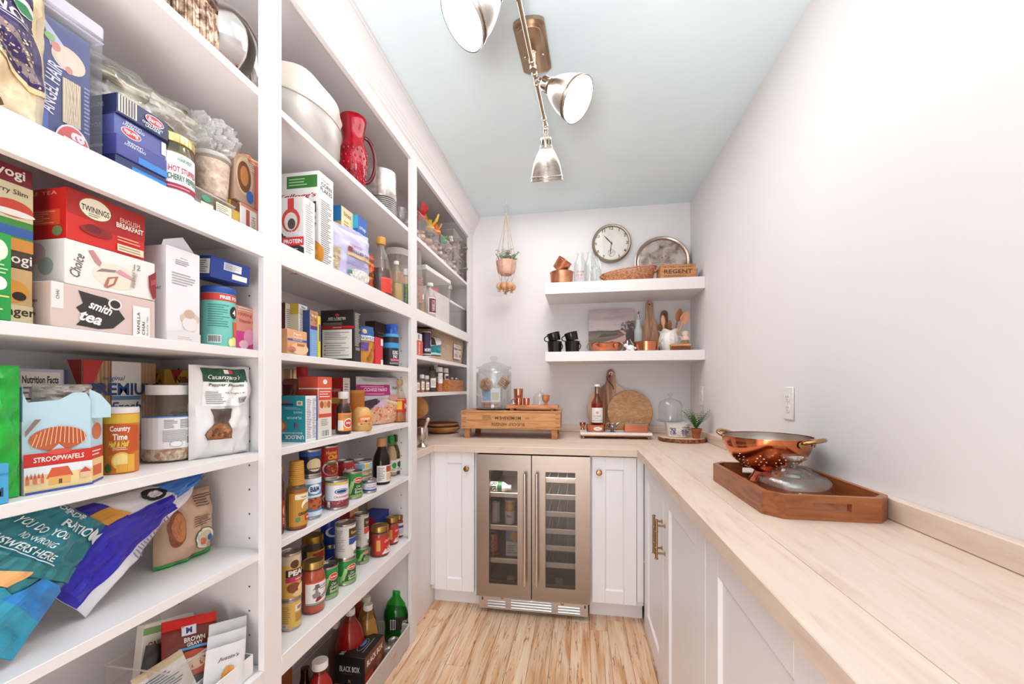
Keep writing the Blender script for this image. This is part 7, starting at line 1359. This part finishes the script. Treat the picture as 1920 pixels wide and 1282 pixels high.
pouch('rice_packet', 'beige paper rice packet with an oval stamp at the back of the bottom shelf', 'packet', q[1], q[2]*1.04, .05, '#bfa684', (-1.02, q[0], S5), 84, [('e', .4, .84, .22, .09, '#2a2220'), ('t', 'Rice', .4, .84, .07, '#e6dac0', {'s': .3}), ('L', .25, .4, .75, .7, 4, '#8a744e'), ('r', .12, .3, .14, .8, '#7a6444'), ('r', .8, .3, .82, .8, '#7a6444')], seed=81, rough=.6)
carton('snack_box', 'orange-red carton seen behind the silver cans', 'box', -1.0, S5, 1.6766, .07, .26, .05, '#b8402a', [('r', 0, .6, 1, .8, '#e8b06a')])

# ---- floor bin
bw = mat('#e9e4e2', .3)
o = thing('storage_bin', 'long frosted plastic bin on the floor holding bottles and cans', 'bin', (0, 0, .0005))
fb_ = film('#f6f1ee', .45, .1, 1.5)
Y0, Y1, X0, X1 = 1.3, 1.825, -1.12, -.803
for nm, a, b in (('front_wall', (X1-.003, Y0, .003), (X1, Y1, .1)), ('back_wall', (X0, Y0, .003), (X0+.003, Y1, .1)), ('end_wall', (X0+.003, Y0, .003), (X1-.003, Y0+.003, .1)), ('end_wall', (X0+.003, Y1-.003, .003), (X1-.003, Y1, .1)), ('bin_floor', (X0, Y0, 0), (X1, Y1, .003))): part(nm, o, M().box(a, b, fb_), smooth=False)
part('rim', o, M().tube([(X0, Y0, .1), (X1, Y0, .1), (X1, Y1, .1), (X0, Y1, .1)], .004, film('#f6f1ee', .6, .1), 6, True))
part('bin_sticker', o, M().box((X1, 1.66, .035), (X1+.0004, 1.69, .06), '#d8a09a'))
zb = .0045
carton('wine_box', 'brown carton under the small black wine box in the floor bin', 'box', -.8225, zb, 1.532, .155, .066, .13, '#8a5a3a', ())
carton('wine_box', 'small black wine box lettered in white with a glass print on top', 'box', -.8215, zb+.067, 1.5315, .158, .11, .128, '#1b1614', [('r', 0, 0, 1, 1, '#6a3018'), ('t', 'BLACK BOX', .5, .7, .22, '#f0ebe6', {'w': .8, 'b': .02}), ('r', 0, .04, .4, .3, '#c8402a'), ('e', .7, .3, .14, .2, '#8a5a44')], [('t', 'BLACK BOX', .5, .56, .2, '#e6e1dc', {'w': .66, 'b': .015}), ('L', .25, .36, .75, .42, 1, '#6a4a44'), ('t', '3L', .5, .14, .1, '#d8b47a')], [('r', .1, .62, .2, .98, '#cfc6ba') if 0 else ('t', 'BLACK', .3, .82, .14, '#cfc6ba', {'w': .5, 'b': .03}), ('e', .5, .4, .26, .12, '#d0d4dc'), ('e', .5, .4, .25, .11, '#1b1614'), ('e', .55, .42, .14, .07, '#4a8ad0'), ('r', .2, .2, .8, .22, '#b0aaa4')])
cl3 = film('#fbf4ee', .05)
def drink(label, r, h, x, y, z, glassc, fillc, fz, capc, cat='bottle', cr=.3, lab=None):
    return jar('drink_bottle', label, cat, [(0, .006), (r*.7, 0), (r*.95, .01), (r, .03), (r*.95, h*.3), (r, h*.46), (r*.98, h*.58), (r*.72, h*.76), (r*.34, h*.88), (r*.28, h*.93)], x, y, z, film(glassc, .04), (h*fz, fillc), (r*cr, h*.92, h), capc, lidmetal=0, lab=lab, rz=62, fillname='drink')
gy, g2, _ = [float(q) for q in "1.8625,0.0603,0.2363".split(',')]
drink('large green soda bottle with green cap and black label in the floor bin', g2, 0.2397-zb, -.885, gy, zb, '#5fd070', '#1f7a2c', .68, '#1fa040', lab=(g2*1.005, .07, .13, '#1c1a18', [('bar', .02, .1, .2, .9), ('t', 'GINGER', .62, .5, .3, '#e8e2dc', {'w': .4})], 2.4*g2))
for k, (u, v, r_, x_) in enumerate(((738.5, 1199, .032, -.85), (730, 1217, .032, -.845))):
    y_ = (1.7607, 1.7052)[k]; h_ = (0.0630, 0.0543)[k]-zb
    can('soda_can', ('silver soda can with pull tab beside the green bottle', 'silver soda can with pull tab beside the black wine box')[k], r_*.8, h_, x_, y_-.01*k*0, zb, '#cfcac8', [BAND(.3, .6, '#b0485a')], 60, lid='#d8d4d0')
for k in range(2):
    x_, y_, h_ = ((-.905, 1.6267, 0.2948), (-.975, 1.7382, 0.2645))[k]
    drink(('pale gold juice bottle with white cap in front of its twin', 'pale gold juice bottle with white cap behind its twin')[k], .044, h_-zb, x_, y_, zb, '#f0dfb4', '#b9923f', .8, '#efeae4', cr=.42)
    x_, y_, h_ = ((-.935, 1.5395, 0.3206), (-1.03, 1.7635, 0.2469))[k]
    drink(('big red punch bottle behind the black wine box', 'red punch bottle deep in the floor bin behind the pale gold ones')[k], .06-.012*k, h_-zb, x_, y_, zb, '#f0a098', '#a8141c', .84, '#e6ded8', cr=.3)
fx_, fy_, fh_ = -.868, 1.2447, 0.3100
drink('red fruit punch bottle with a large white cap before the brown cartons', .05, fh_-.001, fx_, fy_, .0005, '#f0a098', '#b81f22', .86, '#efeae6', cr=.5)
drink('small clear bottle with white cap between the brown cartons and the punch', .03, 0.2550, -1.0, 1.5392, .0005, '#f4e6dc', '#7a3a2c', .6, '#e9e2dc', cr=.5)
carton('cardboard_box', 'tall brown corrugated carton on the floor behind the bottles', 'box', -1.0, .0005, 1.18, .2, .36, .12, '#a0552f', ())
carton('cardboard_box', 'orange-brown open carton on the floor at the stile', 'box', -.84, .0005, 1.05, .13, .2, .12, '#b87848', ())
jar('wine_bottle', 'dark wine bottle lying low behind the red punch bottle', 'bottle', [(0, .003), (.037, 0), (.038, .005), (.038, .17), (.018, .22), (.014, .24), (.014, .27), (0, .272)], -.93, 1.2526, .0005, mat('#1f1512', .1))

# ================================================================ third bay
# ---- top shelf: clear handled bins of sweets
cb = [("2.0108", "2.3386", .155, 'clear handled bin of orange sweets next to the stile on the top shelf'), ("2.3576", "2.5996", .165, 'clear handled bin of pale sweets second from the stile'), ("2.6170", "2.7648", .15, 'clear handled bin under another, third from the stile'), ("2.7778", "2.9365", .15, 'clear handled bin under another, in the corner by the end wall')]
def candybin(y0, y1, h, z, label, cols, n, sz, x=-.835):
    w = y1-y0; o = clearbox('candy_bin', label, 'bin', x, z, (y0+y1)/2, w-.006, h, .26, None, 90, '#fbf7f4', .06, .08, 'clear sweet bins')
    hm = mat('#8f8a86', .35)
    part('handle', o, M().tube([(-.03, -.004, h*.6), (-.03, -.02, h*.62), (0, -.026, h*.64), (.03, -.02, h*.62), (.03, -.004, h*.6)], .006, hm, 8), 'grey grip')
    rg = random.Random(n); sw = M()
    for i in range(n):
        p = (rg.uniform(-w*.38, w*.38), rg.uniform(.02, .23), rg.uniform(.012, h*.8)); c_ = rg.choice(cols)
        sw.ball(p, sz*rg.uniform(.7, 1.1), mat(c_, .3), 7, (1, rg.uniform(.6, 1.2), rg.uniform(.5, 1)))
    part('wrapped_sweets', o, sw)['kind'] = 'stuff'
    return o
PAL = [['#f0c49a', '#e8a878', '#f3dcc8', '#e6b8a0'], ['#e9dfdc', '#d8d0d4', '#f0e6e2', '#e0b0b0'], ['#d8887e', '#e9d8d4', '#c8b8b4', '#efe6e4'], ['#d9d3d0', '#b9b2ae', '#e6e0de', '#c8a8a4']]
for k, (a, b, h, lb_) in enumerate(cb): candybin(float(a), float(b), h, S0, lb_, PAL[k], (70, 70, 60, 60)[k], (.022, .02, .018, .018)[k])
for k in (2, 3): a, b, h, _ = cb[k]; candybin(float(a), float(b), h*.95, S0+h+.003, ('clear handled bin stacked on the third one from the stile', 'clear handled bin stacked in the corner by the end wall')[k-2], PAL[k], 50, .018)
yb = 2.1947
rg = random.Random(6)
def bow(label, x, y, z, col, n, L_, seed):
    o = thing('sweet_packet', label, 'sweets', (x, y, z), 0); rg = random.Random(seed)
    for k in range(n):
        a = 2*pi*k/n+rg.uniform(-.3, .3); p = [Vector((0, 0, 0)), Vector((cos(a)*L_*.5, sin(a)*L_*.5, L_*rg.uniform(.4, .7))), Vector((cos(a)*L_*.7, sin(a)*L_*.7, L_*rg.uniform(.7, 1.1)))]
        m = M(); w = .012; s_ = Vector((-sin(a), cos(a), 0))
        for i in range(2):
            m.add([p[i]-s_*w*(.6+.4*i), p[i]+s_*w*(.6+.4*i), p[i+1]+s_*w*(1-.3*i), p[i+1]-s_*w*(1-.3*i)], [(0, 1, 2, 3)], mat(col, .3)); m.add([q+Vector((0, 0, .002)) for q in (p[i]-s_*w*(.6+.4*i), p[i]+s_*w*(.6+.4*i), p[i+1]+s_*w*(1-.3*i), p[i+1]-s_*w*(1-.3*i))], [(0, 1, 2, 3)], mat(col, .3))
        part('wrapper_tail', o, m, normals=False)
    part('packet', o, M().ball((0, 0, .0), .024, mat(col, .3), 10, (1.2, 1, .7)))
bow('shiny red ribbon bow on top of the first sweet bin', -.86, 2.1159, S0+.165, '#c81f24', 6, .06, 1)
bow('yellow sweet wrapper standing tall on the first sweet bin', -.87, 2.2709, S0+.168, '#e8b82a', 3, .085, 4)
bow('orange and yellow wrapper between the first two sweet bins', -.85, 2.3242, S0+.163, '#e88a3a', 4, .05, 5)
bow('green foil wrapper on top of the second sweet bin', -.87, 2.5178, S0+.178, '#2f9a5a', 4, .035, 7)
bow('pale pink wrapper on top of the second sweet bin', -.9, 2.6941, S0+.178, '#e6b8bc', 5, .05, 8)
# ---- middle shelf
clr = film('#f6f3f0', .05, .03, 1.55)
q = [float(v) for v in "2.0767,0.0246,0.4342".split(',')]
o = jar('oil_bottle', 'tall clear bottle with raised lettering next to the stile on the middle shelf', 'bottle', BP(q[1], q[2]*1.02), -.86, q[0], S1, film('#f4efec', .16), None, (q[1]*.4, q[2]*.9, q[2]), '#d8cfc8', lidmetal=0)
p = M(); wrap(p, q[1]*1.005, q[2]*.1, q[2]*.5, [('t', 'MARTIN', .5, .5, .25, '#c08a7a', {'rot': 90, 'w': .8})], 1.6*q[1]); part('red_lettering', o, p, normals=False); o.rotation_euler.z = R(60)
q = [float(v) for v in "2.0828,0.0155,0.1083".split(',')]
jar('spice_jar', 'tiny jar of tan spice in front of the tall clear bottle', 'jar', [(0, 0), (q[1], .002), (q[1], q[2]*.7), (q[1]*.6, q[2]*.8)], -.845, q[0], S1, clr, (q[2]*.6, '#b08a5a'), (q[1]*.8, q[2]*.78, q[2]), '#e6e2de', lidmetal=0)
q = [float(v) for v in "2.2189,0.0331,0.2069".split(',')]
o = jar('extract_bottle', 'clear extract bottle with a wine red label on the middle shelf', 'bottle', [(0, .003), (q[1]*.92, 0), (q[1], .006), (q[1], q[2]*.6), (q[1]*.8, q[2]*.74), (q[1]*.46, q[2]*.86), (q[1]*.46, q[2]*.92)], -.85, q[0], S1, film('#f4efec', .1), None, (q[1]*.56, q[2]*.91, q[2]), '#e6e0dc', lidmetal=0, lab=(q[1]*1.006, q[2]*.14, q[2]*.58, '#efe6e2', [('r', .08, .06, .92, .94, '#6a2f30'), ('t', 'VANILLA', .5, .5, .26, '#e6cfc8', {'rot': 90, 'w': .7})], 1.9*q[1]), rz=60)
y0, y1 = 2.1937, 2.5554
canw = mat('#f0edea', .35)
o = clearbox('flour_canister', 'large square clear canister of flour with white snap lid', 'canister', -.85, S1, (y0+y1)/2, y1-y0, 0.3102, .2, canw, 86, '#f6f2f0', 0, .1, None, .03)
part('flour', o, M().box((-(y1-y0)/2+.006, .006, .003), ((y1-y0)/2-.006, .19, .19), mottled('#ece8e5', '#f6f3f1', 20, .9)), smooth=False)
thing('measuring_scoop', 'pink plastic scoop resting on the flour inside the canister', 'scoop', (-.872, 2.3564, S1+.1905), 20, M().lathe([(0, 0), (.018, .002), (.024, .018), (.022, .018), (.016, .005), (0, .004)], '#e8506a', 20).box((-.006, .02, .014), (.006, .085, .018), '#e8506a', .001))
thing('bread_roll', 'brown dried loaf end on the flour inside the canister', 'bread', (-.94, 2.7204, S1+.1905), 0, M().ball((0, 0, .018), .022, mottled('#b07a52', '#d8a880', 20, .8), 14, (1.6, 1.6, .8)))
q = [float(v) for v in "2.7175,0.0221,0.3248".split(',')]
o = jar('clip_jar', 'clear clip-top jar behind the flour canister', 'jar', [(0, 0), (q[1], .004), (q[1], q[2]*.86), (q[1]*.8, q[2]*.9)], -.90, q[0], S1, clr, None, (q[1]*.92, q[2]*.9, q[2]), '#d8d3cf')
part('wire_clip', o, M().tube([(q[1], .0, q[2]*.95), (q[1]+.008, 0, q[2]*.8), (q[1]+.004, 0, q[2]*.6)], .002, silver, 6))
y0, y1 = 2.5808, 2.9323
clearbox('food_canister', 'smaller empty clear canister with white lid at the end of the middle shelf', 'canister', -.842, S1, (y0+y1)/2, y1-y0-.012, 0.1908, .14, canw, 88, '#ece9ea', 0, .16, None, .02)
# ---- basket shelf
U1, U2 = 1.4005, 1.2075
q = [float(v) for v in "2.1828,0.0281,0.1495".split(',')]
canister('salt_tub', 'dark purple round salt box with white lettering', 'tub', -.86, U1, *q, '#3f3052', '#cfc4b8', [('r', 0, 0, 1, .34, '#2f2342'), ('t', 'MORTON', .5, .3, .13, '#f3eef0', {'w': .3, 'b': .04}), ('r', 0, .1, 1, .15, '#e6c8a8'), ('r', 0, .02, 1, .06, '#e6dde6'), ('e', .62, .6, .06, .16, '#e8e2ea')], 62, lidh=.006)
stand('tea_box', 'coral red carton with white lettering by the stile on the basket shelf', 'box', -.832, U1, 1.9687, 2.0693, .04, 0.0815, '#d8503f', (), [('t', 'baking', .5, .5, .3, '#f6e6e0', {'rot': 90, 'w': .8}), ])
stand('snack_box', 'small black and white carton on top of the coral red one', 'box', -.834, U1+0.0815+.0005, 1.9804, 2.0630, .035, 0.0372, '#ece8e4', (), [('t', 'E', .45, .5, .6, '#2a2422', {'b': .05})])
q = [float(v) for v in "2.3353,0.1467,0.1437".split(',')]
o = pouch('spice_bag', 'teal and white foil bag beside the purple salt box', 'bag', q[1]*1.05, q[2]*.98, .05, '#1f8a94', (-.875, q[0], U1), 74, [('p', [(.1, .55), (.9, .7), (.95, 1), (.1, 1)], '#e0ddd8'), ('p', [(0, .6), (.45, .62), (.4, .95), (0, .95)], '#3a2a24'), ('r', 0, .02, 1, .16, '#e0a06a'), ('p', [(.0, .2), (1, .24), (1, .3), (0, .3)], '#cfe6e6')], seed=91)
lin_ = mottled('#b99c80', '#d6bda2', 120, .9, bump=.6)
y0, y1 = 2.3432, 2.9395; hh = 0.1942
o = thing('linen_bin', 'natural linen storage bin with a printed general store tag', 'bin', (-.842, (y0+y1)/2, U1), 88)
w2 = (y1-y0)/2; dd = .22
def lf(u, v):
    a = 2*pi*u; k = (abs(cos(a))**5+abs(sin(a))**5)**(-1/5); b_ = .9+.1*v+.02*sin(pi*v)
    return (w2*k*cos(a)*b_, dd/2+dd/2*k*sin(a)*b_, hh*v*(1+.02*sin(3*a))+.0005)
part('linen_side', o, M().grid(lf, 48, 10, lin_, True)); part('linen_base', o, M().prism([lf(i/48, 0)[:2] for i in range(48)], .0006, .003, lin_))
p = M(); p.design([('r', 0, 0, 1, 1, '#e6dccd'), ('t', 'Vintage Goods', .55, .88, .07, '#6a5a4a', {'w': .6}), ('t', 'GENERAL STORE', .5, .68, .15, '#4a3c30', {'w': .92}), ('t', '-provisions-', .5, .48, .08, '#5a4a3c', {'w': .6}), ('L', .08, .1, .7, .38, 4, '#8a7a68'), ('e', .84, .24, .05, .12, '#5a4a3c')], .145, .1, lambda a, c, f: (-.01+a-.02 if 0 else a-.01, -.0035-f*2, .03+c*1.0)); part('printed_tag', o, p, normals=False)
# ---- spice shelf
o = thing('wooden_box', 'small open wooden box of spice vials at the end of the spice shelf', 'box', (-.835, 2.6871, U2), 90)
w = 0.3428; h_ = 0.0786; wm = wood('#a8602c', '#d08a4c', None, 'X', 8, .5, 7)
for nm, a, b in (('front_board', (-w/2, 0, 0), (w/2, .007, h_)), ('back_board', (-w/2, .113, 0), (w/2, .12, h_)), ('end_board', (-w/2, .007, 0), (-w/2+.007, .113, h_)), ('end_board', (w/2-.007, .007, 0), (w/2, .113, h_)), ('bottom_board', (-w/2+.007, .007, .001), (w/2-.007, .113, .006))): part(nm, o, M().box(a, b, wm, .0006))
for k in range(6):
    x_, yv = -.835-.03-.045*(k % 2), 2.6871+w*(-.36+.29*(k//2)+.1*0)
    jar('spice_vial', ('%s spice vial in the %s row of the open wooden box, %s' % (('brown', 'amber', 'dark')[k % 3], ('front', 'back')[k % 2], ('by the stile side', 'in its middle', 'by the end wall')[k//2])), 'vial', [(0, 0), (.015, .002), (.015, h_*.9), (.012, h_*.96)], x_, yv, U2+.0065, clr, (h_*.7, ('#8a5a34', '#b8803f', '#5a4a34')[k % 3]), (.0135, h_*.95, h_*1.12), '#cfcac6', group='spice vials in the wooden box')
sp = ((2.0326,0.0138,0.0868), -.85, '#c86a2a', '#4a3a34', 'small spice jar with dark cap right next to the stile'), ((2.0865,0.0142,0.0970), -.845, '#d8803a', '#e6d8d0', 'small spice jar with pale cap and orange spice'), ((2.1653,0.0162,0.0936), -.85, '#8a5a34', '#d8d0c8', 'small round spice jar with a white label under the dark cap bottle')
for (y_, r_, h_), x_, fc, cc, lb_ in sp:
    jar('spice_jar', lb_, 'jar', [(0, 0), (r_, .003), (r_, h_*.7), (r_*.7, h_*.8)], x_, y_, U2, clr, (h_*.66, fc), (r_*.85, h_*.78, h_), cc, lidmetal=0, lab=(r_*1.006, h_*.15, h_*.6, '#ece4dc', [('L', .2, .2, .8, .8, 3, '#6a5a50')], 1.6*r_), rz=60)
for (y_, r_, h_), x_, gc, fc, fz, cc, lb_, lab_, tall in (
    ((2.3227,0.0237,0.1530), -.878, '#e0d0c4', '#4a2a1c', .4, '#2a2422', 'extract bottle with black cap and framed white label', [('r', 0, 0, 1, .12, '#3a2f3a'), ('r', .04, .16, .96, .92, '#f3eeea'), ('L', .15, .3, .85, .8, 4, '#8a7f78'), ('r', .9, 0, 1, 1, '#3a2f3a')], 1),
    ((2.4650,0.0234,0.1742), -.905, '#f3ece6', '#d88a4a', .5, '#efeae6', 'bottle with tall white cap behind the black cap one', [('L', .1, .1, .9, .9, 6, '#a89a90')], 1),
    ((2.4374,0.0215,0.1538), -.872, '#f3ece6', '#d8743a', .42, '#efeae6', 'straight spice jar with white cap and plain label', [('L', .2, .4, .8, .8, 3, '#b8a89c')], 0),
    ((2.5582,0.0200,0.1527), -.872, '#f3ece6', '#e0703a', .42, '#f0ece8', 'straight spice jar with white cap and a violet block on its label', [('r', .15, .5, .85, .8, '#3a3a5a'), ('L', .2, .1, .8, .42, 3, '#b8a89c')], 0)):
    pf = [(0, .003), (r_*.92, 0), (r_, .006), (r_, h_*.56), (r_*.5, h_*.74), (r_*.46, h_*.84)] if tall else [(0, .002), (r_*.94, 0), (r_, .004), (r_, h_*.78), (r_*.9, h_*.82)]
    jar('spice_bottle' if tall else 'spice_jar', lb_, 'bottle' if tall else 'jar', pf, x_, y_, U2, film(gc, .06), (h_*fz, fc), (r_*.55 if tall else r_*.96, h_*.83 if tall else h_*.81, h_), cc, lidmetal=0, lab=(r_*1.006, h_*.12 if tall else h_*.34, h_*.54 if tall else h_*.76, '#f1ebe6', lab_, 2*r_), rz=60)
# ---- worktop end of the bay
bw1, bw2 = wood('#b9783f', '#dba568', None, 'X', 5, .5, 3), wood('#b07a50', '#d8aa84', None, 'X', 5, .5, 3)
by, br_ = 2.7382, 0.1244
hb = 0.0414
def wbowl(label, r, h, z, mt, x, y, rot=(0, 0, 0), base_=.42):
    o = thing('wooden_bowl', label, 'bowl', (x, y, z), rot)
    pf = [(0, 0), (r*base_, .0005)]+[(r*(base_+(1-base_)*sin(R(90)*t)**.9), h*(1-cos(R(90)*t))**.8) for t in [i/8 for i in range(1, 9)]]
    part('bowl_body', o, M().lathe(pf+[(r*.97, h+.002)], mt, 48)); part('bowl_inside', o, M().lathe([(r*.97, h+.002)]+[(max(0, q-.006), z_+.006) for q, z_ in pf[::-1]], wood('#7a4726', '#a86b3f', None, 'X', 5, .5, 3), 48))
    return o
wbowl('wide honey-coloured wooden bowl, lower of the two nested on the worktop', br_, hb, H, bw1, -.955, by)
wbowl('wide reddish wooden bowl nested in the honey-coloured one', br_*.93, hb*.75, H+hb*.85, bw2, -.955, by)
o = wbowl('wooden bowl leaning up against the shelving side behind the mortar', .085, .05, H+.185, bw1, -.985, 2.2752, (R(-58), R(14), 0), .4)
wbowl('small dark wooden bowl below the leaning one behind the mortar', .07, .045, H+hb*1.62, wood('#5a2f1c', '#8a5334', None, 'X', 5, .5, 3), -1.0, 2.4253)
q = [float(v) for v in "2.0658,0.0322,0.1050".split(',')]
o = thing('mortar', 'polished steel mortar on a flared foot at the worktop edge', 'mortar', (-.835, q[0], H))
r_, h_ = q[1], q[2]; stl = brushed('#c8bfb8', .22, 'Z')
part('mortar_bowl', o, M().lathe([(0, .02), (r_*.5, h_*.3), (r_*.86, h_*.45), (r_*1.0, h_*.75), (r_*1.04, h_), (r_*.98, h_), (r_*.93, h_*.75), (r_*.7, h_*.45), (0, h_*.34)], stl, 36))
part('foot', o, M().lathe([(0, 0), (r_*.86, 0), (r_*.88, .003), (r_*.6, h_*.12), (r_*.4, h_*.2), (r_*.44, h_*.3), (0, h_*.31)], stl, 32))
pz = Vector((-.838, q[0]-.004, H+h_*.42)); pe = Vector((-0.7812, 2.02, 1.0725)); 
thing('pestle', 'pale pestle resting in the steel mortar', 'pestle', tuple(pz), 0, M().tube([(0, 0, 0), tuple((pe-pz)*.1), tuple((pe-pz)*.85), tuple((pe-pz)*.93), tuple(pe-pz)], [.011, .0085, .0065, .01, .006], mat('#d9c3b2', .3), 14))
vx = -1.04
q = [float(v) for v in "3.1202,0.0487,0.2396".split(',')]
thing('glass_vase', 'round-bellied clear glass vase with a tall neck at the back of the worktop', 'vase', (vx, q[0], H), 0, M().lathe([(0, 0), (q[1]*.6, 0), (q[1], .04), (q[1]*1.02, .065), (q[1]*.9, .09), (q[1]*.6, .11), (q[1]*.52, .13), (q[1]*.6, .17), (q[1]*.72, q[2]), (q[1]*.7, q[2]), (q[1]*.57, .17), (q[1]*.49, .13), (q[1]*.56, .112), (q[1]*.86, .09), (q[1]*.97, .065), (q[1]*.95, .04), (q[1]*.5, .006), (0, .006)], film('#dfe6e6', .1, .04, 1.6), 36))
